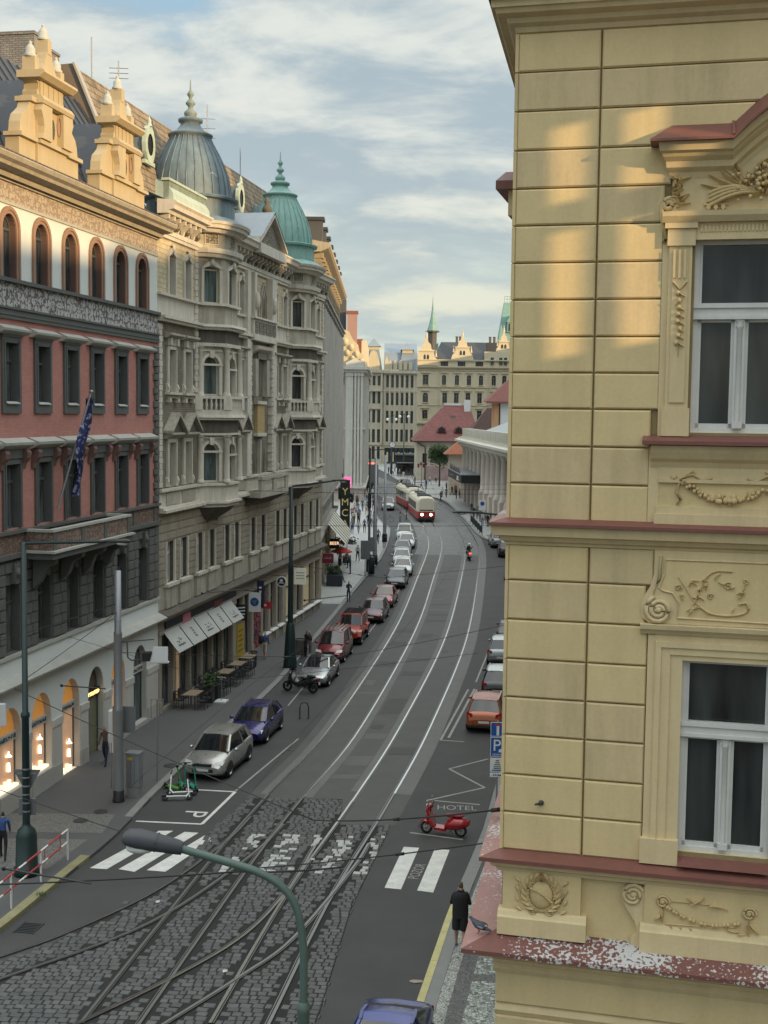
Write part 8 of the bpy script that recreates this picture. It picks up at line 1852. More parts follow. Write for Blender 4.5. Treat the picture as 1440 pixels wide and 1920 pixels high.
b = MB(); b.prism([(.95,.1),(1.35,.12),(1.25,-.2),(.98,-.22)], -.2, .2); b.build('housing', m_black, s); b = MB(); b.prism([(1.4,.36),(1.95,.36),(1.95,-.26),(1.25,-.26)], -.14, -.1); b.box(1.25,1.95,-.1,.2,-.3,-.26); b.build('white_panel', m_signw, s)
s = thing('board_sign', 'grey sign board back on the galvanised pole', 'sign', (-10.2, 48.15, 2.8)); b = MB().bevbox(-.3,.58,0,.05,-.05,1.0,.01); b.build('plate', m_signgrey, s)
s = thing('banner_sign', 'narrow white upright banner between the pole and the shop arcade', 'sign', (-10.85, 49.5, .12)); b = MB().bevbox(-.08,.08,-.2,.2,1.9,3.2,.02); b.build('panel', m_signw, s); b = MB().tube([(0,0,0),(0,0,2)], .02, 5); b.build('post', m_galv, s)
s = thing('banner_sign', 'white sign box cut off by the left edge in front of the shops', 'sign', (-13.55, 43.5, 0)); b = MB().bevbox(-.35,.3,-.06,.06,4.15,4.95,.02); b.build('panel', m_signw, s); b = MB().tube([(-.3,0,.12),(-.3,0,4.3)], .05, 6); b.build('post', m_dgreen, s)
t = thing('cabinet', 'grey street cabinet on a concrete foot beside the galvanised pole', 'cabinet', (-9.72, 48.5, .12), rad(-10)); b = MB().bevbox(-.27,.27,-.22,.22,.42,1.72,.015); b.box(-.3,.3,-.25,.25,1.72,1.78); b.build('body', m_galv, t); b = MB().box(-.25,.25,-.2,.2,0,.43); b.build('foot', m_kerb, t); b = MB(); [b.box(-.24+k*.16,-.235+k*.16,-.23,-.22,.5,1.65) for k in range(1,3)]; b.box(-.2,0,-.235,-.222,1.5,1.62,1); b.build('doors', [m_trim, MT('yellow_sticker', (.45,.38,.03), .6, 0, bump=0)], t)
t = thing('sign_post', 'thin grey post with an empty frame on the left pavement', 'post', (-9.2, 50.6, .12)); b = MB().tube([(0,0,0),(0,0,3.4)], .035, 6); b.build('post', m_galv, t); b = MB(); b.tube([(-.25,0,2.65),(.25,0,2.65),(.25,0,3.4),(-.25,0,3.4),(-.25,0,2.65)], .02, 5); b.build('frame', m_galv, t)
t = thing('guard_rail', 'red and white striped guard rail along the yellow kerb', 'railing', (-10.55, 41.35, .12))
pts = [(0,0),(-.33,-2.1),(-.66,-4.2),(-1.0,-6.3),(-1.35,-8.4)]
for k, (x, y) in enumerate(pts): b = MB().tube([(x,y,0),(x,y,1.05)], .035, 6); b.build('post', m_whitep, t); 
b = MB().tube([(.02,-.05,0),(.02,-.05,1.05)], .03, 6)
for k in range(16):
    a, c = k/16, (k+1)/16; m = m_whitep if k % 3 == 0 else m_red
    for z in (1.05, .62): b = MB().tube([(-1.35*a,-8.4*a,z),(-1.35*c,-8.4*c,z)], .032, 6); b.build('rail_section', m, t)
for k in range(7): a = (k+.5)/7; b = MB().tube([(-1.35*a,-8.4*a,.62),(-1.35*a,-8.4*a,1.05)], .016, 5); b.build('spindle', m_red, t)
t = thing('street_lamp', 'dark street lamp with conical base by the black motor scooter', 'street lamp', (-5.5, 74.0, .12), 0, 'arm street lamps'); b = MB().lathe([(0,0),(.42,0),(.40,.2),(.30,1.9),(.26,2.5),(.17,2.7)], n=14); b.build('base', m_dgreen, t); b = MB().lathe([(.17,2.6),(.15,6),(.17,6.05),(.12,6.2),(.10,10.8),(0,10.85)], n=12); b.build('pole', m_dgreen, t)
b = MB().tube([(0,0,10.7),(.1,0,10.85),(2.6,.2,11.2)], .055, 8); b.build('arm', m_dgreen, t); lamp_head(t, (2.4,.18,11.2), (1,.08,0), 1.0)
t = thing('street_lamp', 'street lamp arm reaching over the right lane from behind the yellow house', 'street lamp', (7.4, 62.0, .12), 0, 'arm street lamps'); b = MB().lathe([(0,0),(.3,0),(.25,1.5),(.13,1.7),(.09,10.2),(0,10.2)], n=12); b.build('pole', m_dgreen, t); b = MB().tube([(0,0,10.1),(-2.6,0,10.35)], .05, 8); b.build('arm', m_dgreen, t); lamp_head(t, (-2.5,0,10.35), (-1,0,0), 1.5)
for x, y, h, lab, m in ((-.85,121.5,10.4,'nearer of the two galvanised poles on the left pavement edge',m_galv),(.1,139.6,9.7,'further galvanised pole by the dark coat person',m_galv)):
    t = thing('tram_pole', lab, 'pole', (x, y, zg(y)+.12)); b = MB().lathe([(.22,.9),(.2,4),(.16,4.1),(.13,h),(0,h+.01)], n=12); b.build('shaft', m, t); b = MB().lathe([(0,0),(.3,0),(.28,.9),(.22,.95)], n=12); b.build('black_sleeve', m_black, t)
t = thing('traffic_mast', 'slim black mast with a horizontal top arm in front of the galvanised poles', 'pole', (-1.35, 116.5, zg(116)+.12)); b = MB().lathe([(0,0),(.28,0),(.26,1.6),(.12,1.7),(.09,11.6),(0,11.6)], n=10); b.build('mast', m_black, t); b = MB().tube([(0,0,11.4),(2.0,0,11.5)], .05, 6); b.build('arm', m_black, t); b = MB().box(-.16,.16,-.12,.12,6.0,7.4); b.build('signal_box', m_black, t)
t = thing('road_sign', 'backs of two grey traffic signs on a post in front of the poles', 'road sign', (-1.65, 112.6, zg(112.6)+.12)); b = MB().tube([(0,0,0),(0,0,3.4)], .04, 6); b.build('post', m_galv, t); b = MB().bevbox(-.42,.42,.04,.07,1.7,3.4,.01); [b.box(-.40,.40,.02,.04,z,z+.05) for z in (1.9,2.4,2.9,3.2)]; b.build('plate', m_signgrey, t); b = MB().bevbox(.42,.85,.1,.13,2.4,3.7,.01); b.build('plate', m_signgrey, t)
t = thing('post_box', 'dark upright bin column beside the traffic sign backs', 'bin', (-1.1, 115.2, zg(115)+.12)); b = MB().lathe([(0,0),(.3,0),(.3,1.5),(.25,1.6),(0,1.7)], n=12); b.build('body', m_dgreen, t); b = MB().lathe([(.31,1.2),(.32,1.25),(.31,1.3)], n=12); b.build('band', m_iron, t)
t = thing('bike_hoop', 'dark bicycle hoop at the road edge near the blue hatchback', 'bike stand', (-3.88, 61.9, 0), rad(10)); b = MB().tube([(-.22,0,0),(-.22,0,.6),(-.15,0,.78),(0,0,.84),(.15,0,.78),(.22,0,.6),(.22,0,0)], .035, 8); b.build('hoop', m_iron, t); b = MB(); [b.lathe([(0,0),(.07,0),(.07,.02),(0,.02)], x, 0, 8) for x in (-.22,.22)]; b.build('foot_plates', m_iron, t)
t = thing('litter_bin', 'round grey brown litter bin behind the dark lamp base', 'bin', (-5.15, 77.9, .12)); b = MB().lathe([(0,0),(.3,0),(.34,.08),(.34,.95),(.36,1.0),(.3,1.02)], n=16); b.build('body', MT('bin_concrete', (.15,.14,.125), .8, .15, 4, 30, .2), t); b = MB().lathe([(.3,1.0),(.28,.9),(0,.9)], n=16); b.build('opening', m_black, t)
# parking sign on the right pavement
t = thing('parking_sign', 'blue dead end and reserved parking signs on one post beside the yellow house', 'road sign', (4.38, 46.3, .12), rad(-4))
b = MB().tube([(0,0,0),(0,0,3.75)], .035, 8); b.build('post', m_galv, t)
def plate(z0, z1, m, w=.27): b = MB(); b.bevbox(-w, w, -.045, -.03, z0, z1, .004); b.bevbox(-w+.02, w-.02, -.049, -.0455, z0+.02, z1-.02, .001, 1); return b.build('plate', [m_signw, m], t)
p1 = plate(3.16, 3.70, m_signblue); p2 = plate(2.38, 3.13, m_signblue); p3 = plate(1.80, 2.33, m_signw); p4 = plate(1.60, 1.76, m_signw)
b = MB().box(-.05,.05,-.055,-.05,3.2,3.56); b.build('symbol', m_signw, p1); b = MB().box(-.1,.1,-.056,-.05,3.56,3.63); b.build('red_bar', m_signred, p1)
me = text_mesh('P', .62, m_signw, 'lettering', .002); o = link('lettering', me, p2, (-.03,-.052,2.80)); o.rotation_euler = (PI/2,0,0)
b = MB().prism([(.04,2.56),(.2,2.56),(.2,2.62),(.16,2.64),(.13,2.68),(.07,2.68),(.04,2.62)], -.056, -.05); b.build('symbol', m_signw, p2)
me = text_mesh('RÉSERVÉ', .1, m_signw, 'lettering', .002); o = link('lettering', me, p2, (0,-.052,2.46)); o.rotation_euler = (PI/2,0,0)
b = MB(); [b.box(-w_, w_, -.053, -.05, z, z+.035) for w_, z in ((.06,2.22),(.08,2.14),(.12,2.06),(.14,1.98),(.14,1.91))]; b.build('print_lines', m_black, p3); b = MB().box(-.2,.2,-.053,-.05,1.84,1.88); b.build('blue_line', m_signblue, p3); b = MB(); [b.box(x, x+.05, -.053, -.05, 1.65, 1.71) for x in (-.15,-.07,.02,.09,.15)]; b.build('print_lines', m_black, p4)
# foreground lamp
t = thing('street_lamp', 'green swan neck street lamp with grey lantern close to the viewer', 'street lamp', (-.86, 14.0, 0)); b = MB(); b.lathe([(.075,0),(.07,8.38),(.078,8.4),(.08,8.47),(.052,8.52)], n=14); P = spline([(0,8.45),(0,8.9),(-.01,9.2),(-.08,9.6),(-.24,9.86),(-.5,10.03),(-.82,10.14),(-1.42,10.31)], 5); b.tube([(x, 0, z) for x, z in P], .046, 12); b.build('pole', m_green, t)
H_ = MB(); A_ = Vector((-1.40,0,10.31)); dd = Vector((-.68,0,.13)).normalized(); uu = Vector((dd.z,0,-dd.x)); uu = Vector((.19,0,.98)); sec = [(0,.07,.075,.07),(.05,.085,.09,.075),(.33,.13,.115,.085),(.52,.145,.125,.085),(.64,.13,.10,.075),(.69,.085,.04,.05),(.70,.02,0,.0)]
rg = []
for d_, w, hu, hd_ in sec:
    c = A_+dd*d_; rg.append([tuple(c+Vector((0,w*math.cos(2*PI*k/16),0))+uu*((hu if math.sin(2*PI*k/16) > 0 else hd_)*math.copysign(abs(math.sin(2*PI*k/16))**.7, math.sin(2*PI*k/16)))) for k in range(16)])
vs = [p for r_ in rg for p in r_]; H_.add(vs, [(i*16+k, i*16+(k+1)%16, (i+1)*16+(k+1)%16, (i+1)*16+k) for i in range(6) for k in range(16)], 0, True); H_.add(rg[0], [tuple(range(16))[::-1]]); lh = H_.build('lantern', MT('lantern_grey', (.045,.048,.058), .55, .15, 8, 40, .08), t)
q = MB(); c = A_+dd*.47-uu*.085; q.sph(tuple(c), .17, .11, .065, 14, 8); q.build('lens', MT('milky_lens', (.62,.64,.60), .25, .06, 6, 20, 0), lh); q = MB(); c = A_+dd*.30; 
q.add([tuple(c+Vector((0,.132*math.cos(2*PI*k/16)*s_,0))+uu*((.118 if math.sin(2*PI*k/16) > 0 else .086)*math.copysign(abs(math.sin(2*PI*k/16))**.7, math.sin(2*PI*k/16))*s_)+dd*d_) for d_, s_ in ((-.008,1.012),(.008,1.03)) for k in range(16)], [(k,(k+1)%16,16+(k+1)%16,16+k) for k in range(16)]); q.build('seam_band', m_iron, lh)
# shop signs projecting from the domed house
def hang(name, lab, u, z, make, v=.35):
    t = thing(name, lab, 'shop sign', lc(u, 0, z), FR); b = MB().tube([(0,0,.0),(0,-v-.6,0)], .018, 5); b.build('bracket', m_iron, t); make(t); return t
def mk_white(t):
    b = MB().bevbox(-.03,.03,-1.05,-.3,-1.3,-.1,.005); b.build('panel', m_signw, t); d = MB(); d.prism([(-.67+.27*math.cos(2*PI*k/16), -.68+.27*math.sin(2*PI*k/16)) for k in range(16)], -.045, -.035, 'x', 0); d.prism([(-.67+.2*math.cos(2*PI*k/3+.3), -.68+.2*math.sin(2*PI*k/3+.3)) for k in range(3)], -.05, -.045, 'x', 1); d.build('round_emblem', [m_signblue, m_signgrey], t)
hang('hanging_sign', 'white hanging sign with a dark blue round emblem', 15.0, 4.35, mk_white)
def mk_round(t):
    for r, x, m in ((.36,-.03,m_signw),(.28,-.04,m_black)): d = MB(); d.prism([(-.66+r*math.cos(2*PI*k/18), -.4+r*math.sin(2*PI*k/18)) for k in range(18)], x, .03, 'x'); d.build('disc', m, t)
    d = MB(); d.prism([(-.66+.12*math.cos(2*PI*k/10), -.33+.1*math.sin(2*PI*k/10)) for k in range(10)], -.05, -.04, 'x'); d.box(-.05,-.04,-.84,-.48,-.52,-.46); d.build('emblem', m_signw, t)
hang('hanging_sign', 'round black hanging sign with a white ring', 21.4, 4.5, mk_round)
def mk_sq(t):
    b = MB().bevbox(-.06,.06,-1.1,-.25,-1.25,-.1,.005); b.build('panel', MT('ivory_sign', (.62,.62,.52), .5, .05, 2, 10, 0, emit=.08), t); d = MB(); [d.box(-.065,-.06,-1.0,-.4,z,z+.05) for z in (-.45,-.65,-.85)]; d.build('print_lines', m_signgrey, t)
hang('hanging_sign', 'square ivory hanging sign beside the dark lamp', 26.4, 4.5, mk_sq)
def mk_red(t): b = MB().bevbox(-.03,.03,-1.0,-.3,-.5,-.05,.004); b.build('panel', m_signred, t); d = MB().box(-.036,-.03,-.7,-.5,-.34,-.2); d.build('print', m_signw, t)
hang('hanging_sign', 'small red hanging sign next to the white emblem sign', 17.6, 3.35, mk_red)
def mk_blk(t):
    b = MB().bevbox(-.03,.03,-.95,-.25,-.95,-.02,.004); b.build('panel', m_black, t); d = MB(); [d.add([(-.036,-.3-.02*k,-.2-.17*k),(-.036,-.85,-.12-.2*k),(-.036,-.85,-.2-.2*k),(-.036,-.3-.02*k,-.27-.17*k)], [(0,1,2,3)]) for k in range(3)]; d.build('white_stripes', m_signw, t); d = MB().box(-.036,-.03,-.85,-.35,-.86,-.78); d.build('red_stripe', m_signred, t)
hang('hanging_sign', 'black hanging sign with white slanting stripes at the end of the awnings', 12.35, 3.9, mk_blk)
def mk_dk(t): b = MB().bevbox(-.03,.03,-.75,-.3,-1.7,-.02,.004); b.build('panel', MT('dark_blue_sign', (.02,.03,.07), .5, 0, bump=0), t); d = MB(); [d.box(-.036,-.03,-.6,-.45,z,z+.12) for z in (-.5,-.75)]; d.build('white_print', m_signw, t)
hang('hanging_sign', 'tall dark blue hanging sign behind the white emblem sign', 16.8, 4.75, mk_dk)
# five awnings over the cafe front
m_awn = MT('awning_canvas', (.42,.43,.41), .85, .06, 2, 20, .1); m_ink = MT('awning_print', (.10,.105,.105), .8, .2, 20, 40, 0)
for k in range(5):
    u0 = .55+k*2.3; u1 = u0+2.16
    t = thing('awning', 'pale grey sloping shop awning, %s of five over the cafe tables' % ('first','second','third','fourth','fifth')[k], 'awning', lc(u0, 0, 0), FR, 'pale awnings over the cafe')
    a = MB(); W_ = u1-u0; a.add([(0,-.12,4.2),(W_,-.12,4.2),(W_,-.92,3.2),(0,-.92,3.2),(0,-.12,4.18),(W_,-.12,4.18),(W_,-.92,3.18),(0,-.92,3.18)], [(3,2,1,0),(4,5,6,7),(0,4,7,3),(1,2,6,5),(3,7,6,2)]); a.build('canvas', m_awn, t)
    pr = MB(); nn = Vector((0,-1.0,.8)).normalized()*.006
    def onaw(s_, f): return Vector((s_*W_, -.12-.8*f, 4.2-1.0*f))+nn
    if k % 2 == 0:
        for q in range(16): s0 = .25+R.uniform(0,.42); f0 = .42+.36*R.random(); a_, b_ = .03+R.random()*.06, .03+R.random()*.03; pr.add([onaw(s0,f0),onaw(s0+a_,f0),onaw(s0+a_,f0+b_),onaw(s0,f0+b_)], [(3,2,1,0)])
        pr.add([onaw(.25,.72),onaw(.72,.72),onaw(.72,.78),onaw(.25,.78)], [(3,2,1,0)])
    else:
        for q in range(4): f0 = .28+q*.125; pr.add([onaw(.44,f0),onaw(.58,f0),onaw(.58,f0+.035),onaw(.44,f0+.035)], [(3,2,1,0)]); pr.add([onaw(.44+.05*(q%2),f0),onaw(.48+.05*(q%2),f0),onaw(.48+.05*(q%2),f0+.10),onaw(.44+.05*(q%2),f0+.10)], [(3,2,1,0)]); pr.add([onaw(.55,f0+.02),onaw(.59,f0+.02),onaw(.59,f0+.09),onaw(.55,f0+.09)], [(3,2,1,0)])
    pr.build('faded_print', m_ink, t); fr_ = MB(); fr_.beam((.02,-.1,4.17),(.02,-.9,3.17),.03,.03); fr_.beam((W_-.02,-.1,4.17),(W_-.02,-.9,3.17),.03,.03); fr_.beam((0,-.9,3.17),(W_,-.9,3.17),.03,.03); fr_.build('frame', m_black, t)
# cafe furniture
m_wood = MT('table_wood', (.24,.185,.125), .6, .2, 3, 30, .1); m_wick = MT('dark_chair_weave', (.022,.022,.024), .7, .3, 12, 60, .3)
def table(u, v, lab, w=1.3):
    t = thing('cafe_table', lab, 'table', lc(u, v, .12), FR, 'cafe tables on the left pavement'); b = MB().box(-w/2,w/2,-.36,.36,.72,.76); b.build('tabletop', m_wood, t)
    for sx in (-1,1):
        for sy in (-1,1): b = MB().box(sx*(w/2-.08)-.025,sx*(w/2-.08)+.025,sy*.3-.025,sy*.3+.025,0,.72); b.build('leg', m_iron, t)
    return t
def chair_build(lab, u, v, rz):
    t = thing('cafe_chair', lab, 'chair', lc(u, v, .12), FR+rz, 'dark cafe chairs'); b = MB().box(-.23,.23,-.22,.22,.42,.47); b.build('seat', m_wick, t)
    b = MB(); b.tube([(-.22,-.22,.68),(-.24,.15,.78),(-.2,.24,.84),(0,.27,.86),(.2,.24,.84),(.24,.15,.78),(.22,-.22,.68)], .025, 5); [b.beam((x,.25,.46),(x,.26,.84),.05,.02) for x in (-.16,-.08,0,.08,.16)]; b.build('backrest', m_wick, t)
    for sx in (-.2,.2):
        for sy in (-.19,.2): b = MB().tube([(sx,sy,0),(sx,sy,.45 if sy > 0 else .68)], .018, 5); b.build('leg', m_iron, t)
    return t
first = None
for i, (u, v) in enumerate([(2.0,1.15),(5.1,1.2),(7.6,1.15),(9.9,1.15),(12.0,1.15)]):
    nm = ('nearest us','beyond the planters','third along','fourth along','by the yellow board')[i]
    table(u, v, 'wooden cafe table on the pavement, %s' % nm)
    for du, dv, rz in ((-.35,.62,PI),(.35,.62,PI),(-.35,-.62,0),(.35,-.62,0)) if i < 4 else ((-.95,0,PI/2),(.95,0,-PI/2)):
        lb = 'dark cafe chair, %s of the table %s' % (('wall side','street side')[dv > 0]+(', near end',', far end')[du > 0] if i < 4 else ('near end','far end')[du > 0], nm)
        if first is None: first = chair_build(lb, u+du, v+dv, rz)
        else: dup(first, lc(u+du, v+dv, .12), FR+rz, lb, 'dark cafe chairs')
m_leaf = [MT('leaf_green', (.045,.085,.03), .6, .3, 6, 20, .1), MT('leaf_light_green', (.075,.13,.04), .6, .3, 6, 20, .1), MT('leaf_dark_green', (.022,.045,.02), .6, .3, 6, 20, .1)]
def foliage(mb, c, rx, ry, rz, n, s, rnd, mats=3):
    """many small leaf faces spread through an uneven crown"""
    lobes = [(Vector((rnd.uniform(-.55,.55)*rx, rnd.uniform(-.55,.55)*ry, rnd.uniform(-.55,.6)*rz)), rnd.uniform(.35,.62)) for _ in range(14)]
    for i in range(n):
        lo, k = lobes[i % 14]; d = Vector((rnd.gauss(0,1), rnd.gauss(0,1), rnd.gauss(0,1))).normalized()*(rnd.random()**.4)
        p = Vector(c)+lo+Vector((d.x*rx*k, d.y*ry*k, d.z*rz*k)); a = Vector((rnd.gauss(0,1), rnd.gauss(0,1), rnd.gauss(0,.6))).normalized()*s*rnd.uniform(.6,1.2); b = a.cross(Vector((rnd.gauss(0,1), rnd.gauss(0,1), rnd.gauss(0,1)))).normalized()*s*.55
        mb.add([p-a, p+b, p+a, p-b], [(0,1,2,3)], (i % 14 + i // 97) % mats)
for u, v, r, lab in ((3.3,1.5,.42,'round green bush in a black planter between the first two tables'),(4.05,1.62,.36,'taller bush in a black planter beside the round one')):
    t = thing('planter', lab, 'planter', lc(u, v, .12), FR); b = MB(); b.prism([(-.3,0),(.3,0),(.36,.78),(-.36,.78)], -.33, .33); b.build('tub', m_trim, t); f = MB(); foliage(f, (0,0,1.12), r, r, r*1.1, 420, .07, R); f.build('bush', m_leaf, t)
t = thing('sign_stand', 'thin white-footed menu stand by the cafe planters', 'stand', lc(3.5, 2.2, .12), FR); b = MB().box(-.35,.35,-.3,.3,0,.07); b.build('foot', m_signw, t); b = MB().tube([(0,0,.07),(0,0,1.35)], .02, 5); b.build('post', m_galv, t); b = MB().beam((-.3,0,1.38),(.25,0,1.22),.3,.02); b.build('sloping_board', m_signw, t)
# signs, parasol and planters in front of the pilastered bank
t = thing('beer_sign', 'black box sign reading BEER with warm letters', 'sign', (-4.45, 113.0, zg(113)+.12)); b = MB().bevbox(-.45,.45,-.1,.1,2.6,3.5,.01); b.build('box', m_black, t); me = text_mesh('BEER', .40, MT('warm_letters', (1.,.62,.38), .5, 0, bump=0, emit=.75), 'lettering', .01); o = link('lettering', me, t, (0,-.115,3.07)); o.rotation_euler = (PI/2,0,0); b = MB().tube([(-.45,0,3.2),(-.9,0,3.2)], .03, 5); b.build('bracket', m_iron, t)
t = thing('red_sign', 'dark red projecting sign below the beer sign', 'sign', (-4.6, 102.6, zg(102)+.12)); b = MB().bevbox(-.45,.5,-.05,.05,2.7,3.5,.01); b.build('panel', MT('wine_red_sign', (.16,.01,.03), .5, .05, 2, 10, 0), t); b = MB(); [b.box(x, x+.07, -.06, -.05, 3.06, 3.14+.05*(i%3)) for i, x in enumerate((-.32,-.18,-.08,.02,.12,.22,.3))]; b.build('print', MT('grey_print', (.3,.2,.2), .6, 0, bump=0), t)
t = thing('parasol', 'red parasol over the guests by the bank front', 'parasol', (-3.9, 116.2, zg(116)+.12)); b = MB().tube([(0,0,0),(0,0,2.3)], .025, 6); b.build('pole', m_iron, t); b = MB().lathe([(1.0,1.85),(.98,1.95),(.5,2.2),(0,2.4)], n=8, smooth=False); b.build('canopy', MT('red_canvas', (.42,.05,.035), .8, .1, 4, 20, .1), t)
t = thing('planter', 'big dark planter box with low hedge beside the striding person', 'planter', (-4.15, 108.4, zg(108)+.12)); b = MB().box(-.75,.6,-1.0,1.0,0,.95); b.build('tub', MT('slate_planter', (.02,.026,.04), .6, .1, 2, 20, 0), t); f = MB(); foliage(f, (-.1,0,1.35), .75, 1.0, .5, 700, .1, R); f.build('hedge', m_leaf[::-1], t)
t = thing('planter', 'leafy tree tub behind the beer sign', 'planter', (-3.6, 122.5, zg(122)+.12)); b = MB().box(-.4,.4,-.4,.4,0,.7); b.build('tub', m_trim, t); b = MB().tube([(0,0,.7),(0,0,1.8)], .04, 5); b.build('trunk', m_iron, t); f = MB(); foliage(f, (0,0,2.1), 1.25, 1.0, .5, 650, .11, R); f.build('crown', [m_leaf[0], m_leaf[2], m_leaf[2]], t)
t = thing('striped_awning', 'cream and black striped awning on the bank front', 'awning', (-4.95, 108.5, 0), rad(90)); 
for k in range(7):
    a = MB(); x0 = k*2.1; a.add([(x0,-.1,5.7),(x0+1.35,-.1,5.7),(x0+1.35,-1.7,3.9),(x0,-1.7,3.9)], [(3,2,1,0)]); a.add([(x0+1.35,-.1,5.7),(x0+2.1,-.1,5.7),(x0+2.1,-1.7,3.9),(x0+1.35,-1.7,3.9)], [(3,2,1,0)], 1); a.add([(x0,-1.7,3.9),(x0+1.35,-1.7,3.9),(x0+1.35,-1.72,3.55),(x0,-1.72,3.55)], [(3,2,1,0)]); a.build('stripe', [MT('cream_canvas', (.62,.60,.50), .8, .05, 2, 20, 0), m_trim] if k == 0 else [bpy.data.materials['cream_canvas'], m_trim], t)
t = thing('vertical_sign', 'tall dark sign with gold letters YMCA down the bank front', 'sign', (-3.95, 126.5, 0)); b = MB().bevbox(-.5,.5,0,.15,3.6,8.6,.02); b.build('board', MT('dark_green_board', (.02,.03,.028), .5, .1, 2, 10, 0), t); mgl = MT('gold_letters', (.62,.50,.20), .4, .05, 3, 10, 0, emit=.12)
for k, ch_ in enumerate('YMCA'): me = text_mesh(ch_, 1.0, mgl, 'lettering', .02); o = link('lettering', me, t, (0,-.02,7.4-k*1.08)); o.rotation_euler = (PI/2,0,0)
b = MB().box(-1.1,-.5,.03,.1,4.5,4.6); b.box(-1.1,-.5,.03,.1,7.5,7.6); b.build('bracket', m_iron, t)
t = thing('entrance_canopy', 'black flat entrance canopy beyond the gold letter sign', 'canopy', (-5.0, 136.0, 0)); b = MB(); b.prism([(0,6.0),(1.6,5.6),(1.6,6.5),(0,7.3)], 0, 5, 'y'); b.build('roof', m_black, t); b = MB(); [b.box(.4+k*.22, .54+k*.22, -.03, 0, 6.0, 6.25) for k in range(5)]; b.build('print', m_signgrey, t)
t = thing('neon_sign', 'small pink and violet neon sign above the black canopy', 'sign', (-4.2, 142, 0)); b = MB().bevbox(-.35,.4,0,.1,6.9,8.1,.02); b.build('panel', MT('pink_neon', (1.,.08,.25), .5, 0, bump=0, emit=1.1), t); b = MB().box(-.3,.35,-.02,0,7.35,7.6); b.build('violet_band', MT('violet_neon', (.55,.4,1.), .5, 0, bump=0, emit=1.4), t)
t = thing('shop_banner', 'long thin red lit strip over a grey kiosk front in the distance', 'sign', (-2.4, 225, zg(225))); b = MB().bevbox(-1.3,1.3,0,2.2,0,3.6,.05); b.build('kiosk', m_signgrey, t); b = MB().box(-.9,.9,-.05,0,3.7,3.95); b.build('lit_strip', MT('red_lit_strip', (1.,.16,.10), .5, 0, bump=0, emit=1.3), t)
# foliage and hedges further up the left pavement
for x, y, rx, rz, z, lab in ((-4.5,214,1.3,2.0,3.6,'dark drooping plant over the far left pavement'),(-2.7,205,1.2,.5,1.2,'low green hedge on the far left pavement')):
    t = thing('bush', lab, 'plant', (x, y, zg(y)+.12)); f = MB(); foliage(f, (0,0,z), rx, rx, rz, 700, .16, R); f.build('foliage', [m_leaf[2], MT('brown_leaf', (.06,.045,.03), .8, .2, 4, 20, .1), m_leaf[2]] if z > 2 else m_leaf, t); b = MB().tube([(0,0,0),(0,0,z)], .06, 5); b.build('stem', m_iron, t)
# street tree on the square
t = thing('tree', 'round bright green street tree in front of the red roofed house', 'tree', (9.7, 221, zg(221)+.12)); b = MB(); b.tube([(0,0,0),(.03,0,1.8),(0,0,3.6)], .16, 8, r2=.11)
for k in range(9): a = 2*PI*k/9; rr = 1.2 if k % 2 else .7; b.tube([(0,0,3.1+.12*k),(rr*.5*math.cos(a),rr*.5*math.sin(a),4.2+.1*k),(rr*math.cos(a),rr*math.sin(a),5.0+.22*k)], .06, 5, r2=.02)
b.build('trunk', MT('bark', (.06,.05,.04), .9, .2, 5, 30, .4), t)
for k, (m, cz, n) in enumerate(((m_leaf[0],5.3,2600),(m_leaf[1],5.9,2200))): f = MB(); foliage(f, (0,0,cz), 2.2, 2.0, 1.9 if k == 0 else 1.7, n, .15, random.Random(5+k)); f.build('crown', [m, MT('leaf_bright', (.10,.16,.045), .6, .3, 4, 20, .1) if k else m_leaf[2], m_leaf[0]], t)
# lamps with white globes on the square, shelter, clock
for x, y, h, lab in ((-6.1,250,18.0,'double globe lamp post left of the corner house'),(1.35,252,17.4,'double globe lamp post in the middle of the square'),(3.85,254,18.0,'double globe lamp post right of the middle one')):
    t = thing('globe_lamp', lab, 'street lamp', (x, y, zg(y)), 0, 'double globe lamps on the square'); z0 = zg(y); b = MB().lathe([(0,0),(.28,0),(.22,2),(.12,2.2),(.09,h-z0-2.6),(0,h-z0-2.6)], n=10); b.build('post', m_dgreen, t); b = MB(); [b.tube([(0,0,h-z0-2.9),(s*.5,0,h-z0-2.3),(s*.85,0,h-z0-2.9)], .05, 5) for s in (-1,1)]; b.build('arms', m_dgreen, t)
    for s in (-1,1): b = MB().sph((s*.85,0,h-z0-3.2), .28, None, None, 10, 8); b.build('globe', MT('white_globe', (.7,.7,.66), .3, 0, bump=0, emit=.12), t)
t = thing('street_clock', 'round white street clock on a post at the end of the street', 'clock', (1.5, 248, zg(248))); b = MB().tube([(0,0,0),(0,0,5.8)], .08, 6); b.build('post', m_dgreen, t); b = MB(); b.prism([(.5*math.cos(2*PI*k/18), 6.2+.5*math.sin(2*PI*k/18)) for k in range(18)], -.1, .1); b.prism([(.58*math.cos(2*PI*k/18), 6.2+.58*math.sin(2*PI*k/18)) for k in range(18)], -.08, .08, 'y', 1); b.box(-.02,.02,-.12,-.1,6.2,6.55,1); b.box(0,.25,-.12,-.1,6.18,6.22,1); b.build('dial', [m_signw, m_black], t)
